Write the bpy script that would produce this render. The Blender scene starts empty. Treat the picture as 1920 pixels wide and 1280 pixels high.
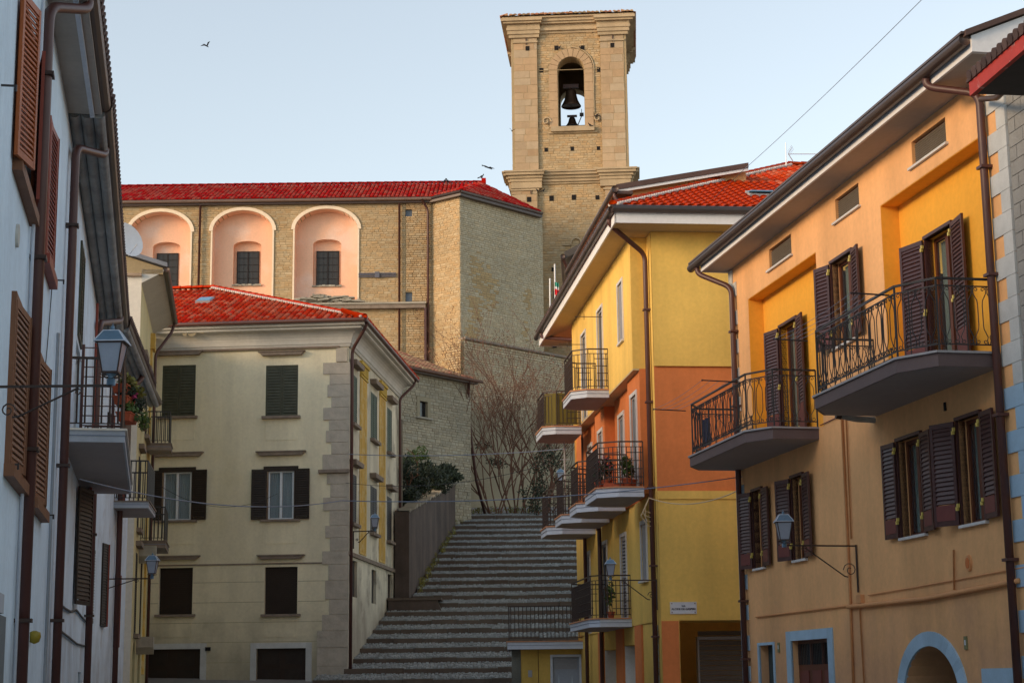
import bpy, math, random
from mathutils import Vector, Matrix
random.seed(11)
R = math.radians
SC = bpy.context.scene
COL = SC.collection

# ------------------------------------------------------------------ camera
FPX = 3270.0                       # focal length in pixels of the 1920 px wide photograph
CAM = Vector((0, 0, 1.6))
PITCH, ROLL = R(11.07), R(-0.67)
cd = bpy.data.cameras.new('camera')
cam = bpy.data.objects.new('camera', cd)
COL.objects.link(cam)
CM = Matrix.Rotation(math.pi/2+PITCH, 3, 'X') @ Matrix.Rotation(ROLL, 3, 'Z')
cam.matrix_world = Matrix.Translation(CAM) @ CM.to_4x4()
cd.lens = 36*FPX/1920
cd.sensor_width = 36
cd.clip_start = .1
cd.clip_end = 5000
SC.camera = cam

# ------------------------------------------------------------------ sky and sun
SUN_EL, SUN_AZ = R(13), R(62)      # azimuth measured from straight behind the camera towards the left
sdir = Vector((-math.sin(SUN_AZ)*math.cos(SUN_EL), -math.cos(SUN_AZ)*math.cos(SUN_EL), math.sin(SUN_EL)))
w = bpy.data.worlds.new('World')
SC.world = w
w.use_nodes = True
nt = w.node_tree
sky = nt.nodes.new('ShaderNodeTexSky')
sky.sky_type = 'NISHITA'
sky.sun_disc = False
sky.sun_elevation = SUN_EL
sky.sun_rotation = math.atan2(sdir.x, sdir.y)
sky.altitude = 800
sky.air_density = 1.5
sky.dust_density = 0.5
sky.ozone_density = 2.6
bg = nt.nodes['Background']
bg.inputs['Strength'].default_value = 0.132
hs = nt.nodes.new('ShaderNodeHueSaturation')       # a thin high veil takes some of the blue out of the air
hs.inputs['Saturation'].default_value = .46
nt.links.new(sky.outputs[0], hs.inputs['Color'])
nt.links.new(hs.outputs[0], bg.inputs[0])
sl = bpy.data.lights.new('sun', 'SUN')
sl.energy = 1.35
sl.angle = R(18)
sl.color = (1.0, .68, .38)
so = bpy.data.objects.new('sun', sl)
COL.objects.link(so)
so.rotation_euler = (-sdir).to_track_quat('-Z', 'Y').to_euler()
so.location = (-30, -30, 60)
SC.view_settings.view_transform = 'Standard'
SC.view_settings.look = 'None'
SC.view_settings.gamma = 1
SC.view_settings.exposure = 1.12
SC.view_settings.use_curve_mapping = False

# ------------------------------------------------------------------ materials
MC = {}
def nd(t, k, **kw):
    n = t.nodes.new('ShaderNode'+k)
    for a, b in kw.items(): setattr(n, a, b)
    return n
def mat(name, col, rough=.85, var=.10, vs=.8, bump=.15, bs=25, metal=0, streak=0.0, island=0.0, spec=.3,
        col2=None, mix2=.5, s2=.5, fine=.05, alpha=1, hue=0.0, dirt=None, dz=(0, 1), stretch=(1, 1, 1)):
    if name in MC: return MC[name]
    m = bpy.data.materials.new(name)
    m.use_nodes = True
    t = m.node_tree
    L = t.links.new
    b = t.nodes['Principled BSDF']
    b.inputs['Roughness'].default_value = rough
    b.inputs['Metallic'].default_value = metal
    b.inputs['Specular IOR Level'].default_value = spec
    g = nd(t, 'NewGeometry')
    mp = nd(t, 'Mapping'); mp.inputs['Scale'].default_value = stretch
    L(g.outputs['Position'], mp.inputs['Vector'])
    pos = mp.outputs[0]
    def noise(scale, detail=4, vec=pos, rough=.6):
        n = nd(t, 'TexNoise'); n.inputs['Scale'].default_value = scale
        n.inputs['Detail'].default_value = detail; n.inputs['Roughness'].default_value = rough
        L(vec, n.inputs['Vector']); return n.outputs['Fac']
    def mr(x, a, bb, lo=.3, hi=.7):
        r = nd(t, 'MapRange'); r.inputs['From Min'].default_value = lo; r.inputs['From Max'].default_value = hi
        r.inputs['To Min'].default_value = a; r.inputs['To Max'].default_value = bb
        L(x, r.inputs['Value']); return r.outputs['Result']
    def mul(x, y):
        r = nd(t, 'Math', operation='MULTIPLY'); L(x, r.inputs[0])
        if isinstance(y, float): r.inputs[1].default_value = y
        else: L(y, r.inputs[1])
        return r.outputs[0]
    rgb = nd(t, 'RGB'); rgb.outputs[0].default_value = (*col, 1)
    c = rgb.outputs[0]
    if col2:
        mx = nd(t, 'MixRGB'); mx.inputs['Color2'].default_value = (*col2, 1)
        L(c, mx.inputs['Color1']); L(mr(noise(s2, 6), 0, 1, mix2, mix2+.12), mx.inputs['Fac']); c = mx.outputs[0]
    f = mr(noise(vs, 5), 1-var, 1+var)
    f = mul(f, mr(noise(vs*14, 3), 1-fine, 1+fine))
    if streak:
        m2 = nd(t, 'Mapping'); m2.inputs['Scale'].default_value = (.55, .55, .06)
        L(g.outputs['Position'], m2.inputs['Vector'])
        f = mul(f, mr(noise(1.6, 5, m2.outputs[0]), 1-streak, 1+streak*.3, .35, .65))
    if island:
        f = mul(f, mr(g.outputs['Random Per Island'], 1-island, 1+island, 0, 1))
    if dirt:      # weathering that rises from the foot of the wall
        sp = nd(t, 'SeparateXYZ'); L(g.outputs['Position'], sp.inputs[0])
        ad = nd(t, 'Math', operation='MULTIPLY_ADD'); L(noise(.9, 5), ad.inputs[0]); ad.inputs[1].default_value = -(dz[1]-dz[0])*1.6
        L(sp.outputs['Z'], ad.inputs[2])
        mx = nd(t, 'MixRGB'); mx.inputs['Color2'].default_value = (*dirt, 1)
        L(c, mx.inputs['Color1']); L(mr(ad.outputs[0], .75, 0, dz[0]-(dz[1]-dz[0])*.8, dz[1]-(dz[1]-dz[0])*.8), mx.inputs['Fac']); c = mx.outputs[0]
    hv = nd(t, 'HueSaturation'); L(c, hv.inputs['Color']); L(f, hv.inputs['Value'])
    if hue:
        a = nd(t, 'Math', operation='MULTIPLY'); L(g.outputs['Random Per Island'], a.inputs[0]); a.inputs[1].default_value = 7.31
        fr = nd(t, 'Math', operation='FRACT'); L(a.outputs[0], fr.inputs[0])
        L(mr(fr.outputs[0], .5-hue, .5+hue, 0, 1), hv.inputs['Hue'])
        L(mr(fr.outputs[0], 1.12, .88, 0, 1), hv.inputs['Saturation'])
    L(hv.outputs[0], b.inputs['Base Color'])
    if bump:
        bp = nd(t, 'Bump'); bp.inputs['Strength'].default_value = bump; bp.inputs['Distance'].default_value = .02
        L(noise(bs, 5), bp.inputs['Height']); L(bp.outputs[0], b.inputs['Normal'])
    b.inputs['Alpha'].default_value = alpha
    MC[name] = m
    return m

M = dict(
    orange=mat('orange render', (.86, .46, .20), var=.07, streak=.17, dirt=(.52, .29, .18), dz=(1.0, 2.9)),
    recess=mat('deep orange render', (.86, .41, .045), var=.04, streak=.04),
    yellow=mat('yellow render', (.80, .515, .125), var=.07, streak=.18, dirt=(.5, .33, .08), dz=(1.0, 3.2)),
    terra=mat('terracotta render', (.68, .21, .065), var=.08, streak=.16),
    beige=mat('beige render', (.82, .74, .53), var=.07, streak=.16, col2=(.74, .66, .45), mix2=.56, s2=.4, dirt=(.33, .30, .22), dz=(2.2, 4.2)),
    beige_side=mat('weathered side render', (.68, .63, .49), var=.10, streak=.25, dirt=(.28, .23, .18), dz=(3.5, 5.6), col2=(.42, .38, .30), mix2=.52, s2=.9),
    ochre=mat('ochre painted pilaster', (.62, .40, .10), var=.10, streak=.2, col2=(.66, .50, .22), mix2=.5, s2=3),
    cornice=mat('grey white cornice plaster', (.56, .54, .49), var=.08, streak=.10, col2=(.36, .35, .33), mix2=.66, s2=1.6),
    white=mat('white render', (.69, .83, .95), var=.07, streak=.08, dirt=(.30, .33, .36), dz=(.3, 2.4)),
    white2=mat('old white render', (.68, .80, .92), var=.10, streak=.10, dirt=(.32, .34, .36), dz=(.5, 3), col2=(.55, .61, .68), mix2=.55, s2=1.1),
    cream=mat('cream render', (.80, .73, .62), var=.06, streak=.10, col2=(.66, .54, .38), mix2=.60, s2=.6),
    pink=mat('pink niche plaster', (.86, .52, .35), var=.05, streak=.04, col2=(.82, .58, .46), mix2=.5, s2=.4),
    trim=mat('pale plaster trim', (.86, .70, .52), var=.05),
    soffit=mat('grey soffit', (.42, .37, .33), var=.08),
    soffit_y=mat('soffit boards', (.55, .42, .24), var=.06),
    corr=mat('grey corrugated soffit', (.34, .35, .35), var=.25, vs=2.2, streak=.2),
    fascia=mat('white fascia', (.72, .71, .72), var=.04, rough=.6),
    bluestone=mat('blue grey stone trim', (.36, .50, .62), var=.09, vs=3, island=.14),
    quoin=mat('grey quoin stone', (.50, .51, .50), var=.10, vs=3, island=.16),
    quoin_b=mat('weathered quoin stone', (.44, .40, .33), var=.16, vs=3, island=.18, hue=.02, bump=.5, bs=12),
    sill=mat('dark stone sill', (.24, .19, .15), var=.2, vs=4, bump=.4),
    marble=mat('pale marble sill', (.62, .60, .58), rough=.5),
    brown=mat('brown painted metal', (.085, .032, .026), rough=.45, spec=.5, var=.10, vs=3, bump=.03),
    gutter=mat('dark brown gutter', (.075, .045, .035), rough=.42, spec=.5, var=.14, vs=2, bump=.03),
    iron=mat('black wrought iron', (.022, .020, .022), rough=.5, spec=.5, bump=.05),
    iron_br=mat('brown iron', (.045, .028, .022), rough=.55, spec=.4, bump=.05),
    shut_r=mat('dark wine shutter paint', (.062, .022, .019), rough=.42, spec=.5, var=.08, vs=4, bump=.05),
    shut_rp=mat('wine red shutter panel', (.15, .034, .028), rough=.45, spec=.5, var=.08, vs=4),
    shut_o=mat('orange brown shutter wood', (.36, .095, .025), rough=.5, var=.15, vs=5, stretch=(1, 1, .2)),
    shut_r2=mat('red brown shutter wood', (.26, .05, .03), rough=.5, var=.15, vs=5, stretch=(1, 1, .2)),
    shut_t=mat('tan shutter wood', (.20, .088, .045), rough=.6, var=.18, vs=5, stretch=(1, 1, .2)),
    shut_g=mat('dark green shutter paint', (.060, .062, .040), rough=.55, var=.2, vs=4),
    shut_g2=mat('faded green shutter paint', (.055, .085, .050), rough=.6, var=.25, vs=4),
    shut_k=mat('dark brown shutter paint', (.028, .019, .014), rough=.55, var=.2, vs=4),
    doork=mat('dark brown door', (.032, .019, .013), rough=.6, var=.15, vs=2),
    wood=mat('varnished window wood', (.12, .038, .02), rough=.4, var=.12, vs=6),
    whitewood=mat('white window paint', (.66, .70, .74), rough=.5, var=.03),
    grey_al=mat('grey aluminium', (.34, .33, .34), rough=.45, var=.05),
    brass=mat('brass hinge', (.80, .62, .16), rough=.35, metal=.3, var=.1),
    curtain=mat('net curtain', (.50, .60, .64), var=.10, vs=6, stretch=(1, 1, .05)),
    curtain_g=mat('greenish curtain', (.30, .36, .30), var=.2, vs=8, stretch=(1, 1, .05)),
    dark=mat('dark interior', (.012, .010, .010), var=.1, bump=0),
    slab_w=mat('blue grey slab edge', (.56, .60, .68), var=.06, rough=.6),
    slab_l=mat('balcony concrete', (.44, .47, .52), var=.10, streak=.1),
    under=mat('balcony underside', (.34, .30, .29), var=.08),
    slab_r=mat('brown slab stone', (.13, .092, .09), var=.10, vs=2, rough=.6),
    terratile=mat('terracotta tile edge', (.55, .26, .14), var=.12, vs=4),
    stone=mat('church stone', (.46, .33, .185), var=.16, vs=.35, island=.10, hue=.006, bump=.7, bs=9, fine=.10),
    stone_g=mat('shaded apse stone', (.48, .40, .27), var=.12, vs=.35, island=.09, hue=.005, bump=.7, bs=9, fine=.10, col2=(.46, .27, .08), mix2=.66, s2=.28),  # greyer copy of the church stone, the turned face's shade put into its colour
    ashlar=mat('tower ashlar', (.47, .335, .205), var=.10, vs=.3, island=.09, hue=.006, bump=.4, bs=6, streak=.08, fine=.06),
    moulding=mat('tower cornice stone', (.47, .355, .22), var=.16, vs=.7, island=.08, bump=.5, bs=6, streak=.18),
    rubble=mat('annex rubble stone', (.36, .315, .23), var=.16, vs=.5, island=.12, hue=.006, bump=.9, bs=8, fine=.12),
    mortar=mat('old mortar', (.38, .285, .16), var=.10, bump=.6, bs=14),
    mortar_g=mat('grey mortar', (.30, .255, .17), var=.10, bump=.6, bs=14),
    plasterwall=mat('brown stained retaining wall', (.105, .075, .06), var=.25, vs=.8, streak=.35, bump=.5),
    slate=mat('thin stone slabs', (.34, .31, .25), var=.15, island=.25, bump=.5, hue=.01),
    tile_c=mat('deep red roof tile', (.38, .034, .022), spec=.08, rough=.8, var=.10, vs=.6, island=.16, hue=.008, fine=.1),
    tile_y=mat('orange red roof tile', (.52, .072, .018), spec=.12, rough=.7, var=.08, vs=.8, island=.14, hue=.008),
    tile_b=mat('red roof tile', (.46, .055, .018), spec=.08, rough=.8, var=.10, vs=.7, island=.18, hue=.01, fine=.1),
    tile_o=mat('old mixed roof tile', (.40, .22, .12), rough=.8, var=.2, vs=2, island=.42, hue=.03),
    tile_d=mat('dark weathered tile', (.085, .052, .045), rough=.75, var=.2, vs=2, island=.3),
    mort_l=mat('pale ridge mortar', (.62, .55, .50), var=.2, vs=6, bump=.8),
    tread=mat('cobble grey', (.27, .28, .27), var=.12, vs=.8, island=.25, bump=.6, bs=18),
    kerb=mat('brown kerb stone', (.115, .085, .065), var=.2, vs=1.5, island=.25, bump=.5),
    tbed=mat('step bed', (.15, .15, .13), var=.2, vs=2, bump=.6, col2=(.10, .105, .055), mix2=.58, s2=1.2),
    asphalt=mat('stone paving', (.24, .23, .215), var=.15, vs=.5, bump=.6, bs=40),
    stain=mat('ochre stained stone', (.46, .32, .155), var=.15, vs=.5, island=.10, bump=.7, bs=9),
    soil=mat('garden soil', (.07, .055, .035), var=.3, vs=1, bump=.8),
    block=mat('grey concrete block', (.27, .265, .25), var=.10, vs=4, island=.12, bump=.8, bs=30),
    redpaint=mat('peeling red paint', (.48, .045, .03), var=.1, vs=4, col2=(.55, .50, .46), mix2=.60, s2=5, rough=.6),
    greydark=mat('dark grey planks', (.075, .065, .06), var=.15, vs=3),
    signw=mat('enamel sign', (.62, .63, .66), rough=.35, var=.05),
    signk=mat('sign lettering', (.02, .02, .04), rough=.5, var=0, bump=0),
    lampb=mat('lamp green blue metal', (.14, .22, .30), rough=.35, metal=.4, var=.1, vs=8),
    lampk=mat('lamp dark metal', (.05, .030, .024), rough=.45, var=.1, vs=8),
    frost=mat('frosted lamp glass', (.30, .33, .40), rough=.25, var=.05, spec=.5),
    bell=mat('bronze bell', (.10, .065, .045), rough=.5, metal=.6, var=.15),
    bird=mat('black feathers', (.02, .02, .025), rough=.7, bump=0),
    pot=mat('terracotta pot', (.46, .10, .045), var=.1, vs=6),
    leaf=mat('green leaf', (.075, .115, .025), rough=.6, var=.2, island=.45, hue=.03, bump=0),
    leafd=mat('dark green leaf', (.024, .034, .014), rough=.6, var=.2, island=.45, hue=.03, bump=0),
    leafo=mat('olive leaf', (.17, .15, .03), rough=.7, var=.2, island=.4, hue=.03, bump=0),
    leafr=mat('dry red brown leaf', (.20, .085, .04), rough=.8, var=.2, island=.4, hue=.02, bump=0),
    flower=mat('pink flower', (.42, .05, .14), rough=.7, island=.4, bump=0),
    bark=mat('red brown bark', (.17, .085, .055), var=.2, vs=6, bump=.6),
    cable=mat('grey blue cable', (.20, .24, .32), rough=.5, bump=0),
    cablek=mat('dark cable', (.035, .035, .04), rough=.5, bump=0),
    cablec=mat('cream conduit', (.55, .42, .26), rough=.6),
    conduit=mat('orange painted conduit', (.66, .31, .13), rough=.6, var=.06),
    ywl=mat('yellow plastic', (.26, .20, .02), rough=.4),
    vent=mat('grey beige flue', (.34, .30, .25), rough=.5, var=.1),
    fred=mat('flag red', (.65, .02, .03), bump=0), fwhite=mat('flag white', (.7, .7, .72), bump=0), fgreen=mat('flag green', (.05, .30, .22), bump=0),
    steel=mat('pale galvanised steel', (.5, .5, .52), rough=.4, metal=.5),
)
def glassmat(name, col, alpha, rough=.08):
    m = bpy.data.materials.new(name); m.use_nodes = True
    b = m.node_tree.nodes['Principled BSDF']
    b.inputs['Base Color'].default_value = (*col, 1); b.inputs['Roughness'].default_value = rough
    b.inputs['Specular IOR Level'].default_value = .6; b.inputs['Alpha'].default_value = alpha
    return m
M['glass'] = glassmat('window glass', (.02, .022, .025), 1)
M['glass_c'] = glassmat('clear window glass', (.05, .07, .09), .22)
M['glass_old'] = glassmat('old leaded glass', (.03, .024, .018), 1, .45)
M['glass_sky'] = glassmat('sky reflection blue glass', (.12, .30, .48), 1, .3)  # bright blue base colour stands in for the sky's reflection

# ------------------------------------------------------------------ pixel rays, facade frames
def ray(px, py): return CM @ Vector(((px-960)/FPX, (640-py)/FPX, -1))
def at(px, py, Y):
    d = ray(px, py); return CAM + d*(Y/d.y)
def vdir(vx):
    lo, hi = 1100., 1500.
    for _ in range(40):
        m = (lo+hi)/2
        if ray(vx, m).z < 0: hi = m
        else: lo = m
    d = ray(vx, lo); d.z = 0
    return d.normalized()
Z = Vector((0, 0, 1))
class Fr:
    """facade frame: u along the wall, w out of it, z up"""
    def __init__(s, P, d, n): s.P = Vector((P[0], P[1], 0)); s.d = d; s.n = n
    def pt(s, u, w, z): return s.P + s.d*u + s.n*w + Z*z
    def uz(s, px, py, w=0):
        d = ray(px, py); t = ((s.P+s.n*w-CAM) @ s.n)/(d @ s.n); q = CAM+d*t
        return (q-s.P) @ s.d, q.z
    def uw(s, px, py, z):
        d = ray(px, py); t = (z-CAM.z)/d.z; q = CAM+d*t
        return (q-s.P) @ s.d, (q-s.P) @ s.n
    def sub(s, u, w, ang):
        P = s.pt(u, w, 0); c, k = math.cos(ang), math.sin(ang)
        return Fr(P, s.d*c+s.n*k, s.n*c-s.d*k)
def facade(P, vx, left):
    d = vdir(vx)
    n = Vector((-d.y, d.x, 0)) if left else Vector((d.y, -d.x, 0))
    return Fr(P, d, n)
W0 = Fr((0, 0), Vector((1, 0, 0)), Vector((0, -1, 0)))

# ------------------------------------------------------------------ mesh builder
class MB:
    def __init__(s): s.v = []; s.f = []; s.m = []; s.mi = 0
    def poly(s, pts):
        i = len(s.v); s.v += [Vector(p) for p in pts]; s.f.append(tuple(range(i, i+len(pts)))); s.m.append(s.mi); return s
    def hexa(s, p):      # p: 4 bottom, 4 top
        i = len(s.v); s.v += [Vector(q) for q in p]
        for f in ((0, 1, 2, 3), (4, 5, 6, 7), (0, 1, 5, 4), (1, 2, 6, 5), (2, 3, 7, 6), (3, 0, 4, 7)):
            s.f.append(tuple(i+k for k in f)); s.m.append(s.mi)
        return s
    def box(s, F, u0, u1, w0, w1, z0, z1):
        p = F.pt
        return s.hexa([p(u0, w0, z0), p(u1, w0, z0), p(u1, w1, z0), p(u0, w1, z0), p(u0, w0, z1), p(u1, w0, z1), p(u1, w1, z1), p(u0, w1, z1)])
    def wbox(s, x0, x1, y0, y1, z0, z1): return s.box(W0, x0, x1, -y1, -y0, z0, z1)
    def extr(s, a, b):   # two matching loops
        n = len(a); i = len(s.v); s.v += [Vector(q) for q in a]+[Vector(q) for q in b]
        s.f.append(tuple(range(i, i+n))); s.f.append(tuple(range(i+n, i+2*n))); s.m += [s.mi]*2
        for k in range(n):
            l = (k+1) % n; s.f.append((i+k, i+l, i+n+l, i+n+k)); s.m.append(s.mi)
        return s
    def prism(s, F, pts, w0, w1):      # pts (u,z)
        return s.extr([F.pt(u, w0, z) for u, z in pts], [F.pt(u, w1, z) for u, z in pts])
    def slab(s, F, pts, z0, z1):       # pts (u,w)
        return s.extr([F.pt(u, w, z0) for u, w in pts], [F.pt(u, w, z1) for u, w in pts])
    def prof(s, F, pts, u0, u1):       # profile (w,z) along u
        return s.extr([F.pt(u0, w, z) for w, z in pts], [F.pt(u1, w, z) for w, z in pts])
    def tube(s, pts, r, n=6, r2=None):
        pts = [Vector(p) for p in pts]; i0 = len(s.v); N = len(pts)
        up = None
        for k, p in enumerate(pts):
            t = (pts[min(k+1, N-1)]-pts[max(k-1, 0)]).normalized()
            if up is None:
                up = Vector((0, 0, 1)) if abs(t.z) < .9 else Vector((1, 0, 0))
            a = (up - t*(up @ t))
            if a.length < 1e-4: a = t.orthogonal()
            a.normalize(); up = a; b = t.cross(a)
            rr = r if r2 is None else r+(r2-r)*k/(N-1)
            for j in range(n):
                q = 2*math.pi*(j+.5)/n; s.v.append(p+a*math.cos(q)*rr+b*math.sin(q)*rr)
        for k in range(N-1):
            for j in range(n):
                a0 = i0+k*n+j; a1 = i0+k*n+(j+1) % n
                s.f.append((a0, a1, a1+n, a0+n)); s.m.append(s.mi)
        s.f.append(tuple(range(i0, i0+n))); s.f.append(tuple(range(i0+(N-1)*n, i0+N*n))); s.m += [s.mi]*2
        return s
    def bar(s, a, b, r): return s.tube([a, b], r, 4)
    def lathe(s, c, prof, n=12):
        i0 = len(s.v); c = Vector(c)
        for r, z in prof:
            for j in range(n):
                q = 2*math.pi*(j+.5)/n; s.v.append(c+Vector((r*math.cos(q), r*math.sin(q), z)))
        for k in range(len(prof)-1):
            for j in range(n):
                a0 = i0+k*n+j; a1 = i0+k*n+(j+1) % n
                s.f.append((a0, a1, a1+n, a0+n)); s.m.append(s.mi)
        s.f.append(tuple(range(i0, i0+n))); s.f.append(tuple(range(i0+(len(prof)-1)*n, i0+len(prof)*n))); s.m += [s.mi]*2
        return s
    def mesh(s, name, mats, origin, smooth=False):
        me = bpy.data.meshes.new(name)
        me.from_pydata([v-origin for v in s.v], [], s.f)
        for m in (mats if isinstance(mats, (list, tuple)) else [mats]): me.materials.append(m)
        if any(s.m): me.polygons.foreach_set('material_index', s.m)
        if smooth: me.polygons.foreach_set('use_smooth', [True]*len(s.f))
        me.update()
        return me
WL = {}
def props(o, label=None, cat=None, group=None, kind=None):
    if label: o['label'] = label
    if cat: o['category'] = cat
    if group: o['group'] = group
    if kind: o['kind'] = kind
    return o
def obj(name, mb, mats, parent=None, label=None, cat=None, group=None, kind=None, smooth=False):
    if parent is None:
        xs = [v.x for v in mb.v]; ys = [v.y for v in mb.v]; zs = [v.z for v in mb.v]
        org = Vector(((min(xs)+max(xs))/2, (min(ys)+max(ys))/2, min(zs)))
    else: org = WL[parent.name]
    o = bpy.data.objects.new(name, mb.mesh(name, mats, org, smooth))
    COL.objects.link(o)
    if parent is None: o.location = org
    else: o.parent = parent
    WL[o.name] = org
    return props(o, label, cat, group, kind)
def inst(name, me, loc, parent, kind=None, label=None):
    """place shared mesh data (in world orientation) at a world point under a parent"""
    o = bpy.data.objects.new(name, me); COL.objects.link(o)
    o.parent = parent; o.location = Vector(loc)-WL[parent.name]
    WL[o.name] = Vector(loc)
    return props(o, label, kind=kind)
def thing(name, label, cat, loc, group=None, kind=None):
    o = bpy.data.objects.new(name, None); COL.objects.link(o)
    o.empty_display_size = .3
    o.location = loc; WL[o.name] = Vector(loc)
    return props(o, label, cat, group, kind)

# ------------------------------------------------------------------ wall with openings
def wall(mb, F, u0, u1, z0, z1, w=0, holes=(), back=None):
    """holes: (u0,u1,z0,z1,depth,rise) - front sheet with recessed openings; back = material index of the recess back"""
    hs = [(min(h[0], h[1]), max(h[0], h[1]), min(h[2], h[3]), max(h[2], h[3]), h[4], h[5] if len(h) > 5 else 0) for h in holes]
    us = sorted({u0, u1, *[min(max(h[0], u0), u1) for h in hs], *[min(max(h[1], u0), u1) for h in hs]})
    zs = sorted({z0, z1, *[min(max(h[2], z0), z1) for h in hs], *[min(max(h[3], z0), z1) for h in hs]})
    for a, b in zip(us, us[1:]):
        for c, d in zip(zs, zs[1:]):
            mu, mz = (a+b)/2, (c+d)/2
            if any(h[0] < mu < h[1] and h[2] < mz < h[3] for h in hs): continue
            mb.poly([F.pt(a, w, c), F.pt(b, w, c), F.pt(b, w, d), F.pt(a, w, d)])
    m0 = mb.mi
    for a, b, c, d, dep, rise in hs:
        wb = w-dep; p = F.pt; n = 14
        zs_ = d-rise
        mb.poly([p(a, w, c), p(b, w, c), p(b, wb, c), p(a, wb, c)])
        mb.poly([p(a, w, c), p(a, w, zs_), p(a, wb, zs_), p(a, wb, c)])
        mb.poly([p(b, w, c), p(b, w, zs_), p(b, wb, zs_), p(b, wb, c)])
        if rise:
            cur = []
            for k in range(n+1):
                q = math.pi*k/n; e = .75
                cx = -math.cos(q); sx = math.sin(q)
                cur.append(((a+b)/2+(b-a)/2*cx, zs_+rise*sx))
            for (ua, za), (ub, zb) in zip(cur, cur[1:]):
                mb.poly([p(ua, w, za), p(ub, w, zb), p(ub, w, d), p(ua, w, d)])
                mb.poly([p(ua, w, za), p(ub, w, zb), p(ub, wb, zb), p(ua, wb, za)])
        else:
            mb.poly([p(a, w, d), p(b, w, d), p(b, wb, d), p(a, wb, d)])
        if back is not None:
            mb.mi = back; mb.poly([p(a, wb, c), p(b, wb, c), p(b, wb, d), p(a, wb, d)]); mb.mi = m0
    return mb
def rc(F, p0, p1, w=0):
    """rectangle (u0,u1,z0,z1) of a facade from two opposite corners seen in the photograph"""
    a = F.uz(*p0, w); b = F.uz(*p1, w)
    return (min(a[0], b[0]), max(a[0], b[0]), min(a[1], b[1]), max(a[1], b[1]))
def urange(F, x0, x1, y, w=0):
    a = F.uz(x0, y, w)[0]; b = F.uz(x1, y, w)[0]; return min(a, b), max(a, b)

# ------------------------------------------------------------------ building details
def shutter(F, parent, u0, u1, z0, z1, w, m, pitch=.062, single=False, panel=0, panel_mat=None, th=.035, hinge=None, ang=0):
    if hinge is not None:      # swing the leaf about one of its edges
        if hinge == 0: G = F.sub(u0, w, ang); u1 = u1-u0; u0 = 0
        else: G = F.sub(u1, w, -ang); u0 = u0-u1; u1 = 0
        F = G; w = 0
    b = MB(); st = min(.055, (u1-u0)*.16)
    b.box(F, u0, u0+st, w, w+th, z0, z1); b.box(F, u1-st, u1, w, w+th, z0, z1)
    b.box(F, u0+st, u1-st, w+.002, w+th-.002, z0, z0+.07); b.box(F, u0+st, u1-st, w+.002, w+th-.002, z1-.07, z1)
    o = obj('shutter', b, m, parent)
    zb = z0+.07
    if panel:
        q = MB(); q.box(F, u0+st, u1-st, w+.008, w+th+.004, z0+.07, z0+.07+panel); obj('panel', q, panel_mat or m, o)
        zb += panel
    n = max(2, int((z1-.07-zb)/pitch)); pt = (z1-.07-zb)/n
    def slat(q, z):
        a, c = u0+st, u1-st
        q.hexa([F.pt(a, w+.002, z+pt*.85), F.pt(c, w+.002, z+pt*.85), F.pt(c, w+.010, z+pt*1.0), F.pt(a, w+.010, z+pt*1.0),
                F.pt(a, w+th-.008, z-pt*.20), F.pt(c, w+th-.008, z-pt*.20), F.pt(c, w+th, z-pt*.05), F.pt(a, w+th, z-pt*.05)])
    if single:
        q = MB(); slat(q, 0); me = q.mesh('slat', m, F.pt(0, 0, 0))
        for k in range(n): inst('slat', me, F.pt(0, 0, zb+pt*(k+.35)), o)
    else:
        q = MB()
        for k in range(n): slat(q, zb+pt*(k+.35))
        obj('slats', q, m, o, kind='stuff')
    return o
def window(F, parent, u0, u1, z0, z1, w, m, leaves=2, fr=.05, glass='glass', curtain=None, bars=0, name='window'):
    b = MB(); t = .05
    b.box(F, u0, u0+fr, w-t, w, z0, z1); b.box(F, u1-fr, u1, w-t, w, z0, z1)
    b.box(F, u0+fr, u1-fr, w-t, w-.002, z0, z0+fr); b.box(F, u0+fr, u1-fr, w-t, w-.002, z1-fr, z1)
    for k in range(1, leaves):
        c = u0+(u1-u0)*k/leaves; b.box(F, c-fr*.8, c+fr*.8, w-t+.002, w+.006, z0+fr, z1-fr)
    for k in range(bars):
        c = z0+(z1-z0)*(k+1)/(bars+1); b.box(F, u0+fr, u1-fr, w-t+.004, w-.006, c-.015, c+.015)
    o = obj(name, b, m, parent)
    for k in range(leaves):
        a = u0+(u1-u0)*k/leaves+fr*.8; c = u0+(u1-u0)*(k+1)/leaves-fr*.8
        q = MB(); q.box(F, a, c, w-t*.7, w-t*.55, z0+fr, z1-fr); obj('pane', q, M[glass], o)
        if curtain:
            q = MB(); n = 16; pts = []
            for j in range(n+1):
                uu = a+(c-a)*j/n; pts.append((uu, w-t-.05+.018*math.sin(j*2.1+k)))
            for (ua, wa), (ub, wb) in zip(pts, pts[1:]):
                q.poly([F.pt(ua, wa, z0+fr), F.pt(ub, wb, z0+fr), F.pt(ub, wb, z1-fr), F.pt(ua, wa, z1-fr)])
            obj('curtain', q, M[curtain], o)
    return o
def box_part(name, F, parent, u0, u1, w0, w1, z0, z1, m, **k):
    return obj(name, MB().box(F, u0, u1, w0, w1, z0, z1), m, parent, **k)
def pipe_part(name, pts, r, m, parent, n=8, **k):
    """pipe through corner points with softened elbows"""
    pts = [Vector(p) for p in pts]; out = [pts[0]]
    for a, b, c in zip(pts, pts[1:], pts[2:]):
        d1 = min((b-a).length*.45, r*3); d2 = min((c-b).length*.45, r*3)
        p0 = b+(a-b).normalized()*d1; p2 = b+(c-b).normalized()*d2
        for k_ in range(5):
            t = k_/4; out.append(p0*(1-t)**2+b*2*t*(1-t)+p2*t*t)
    out.append(pts[-1])
    return obj(name, MB().tube(out, r, n), m, parent, smooth=True, **k)
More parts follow.
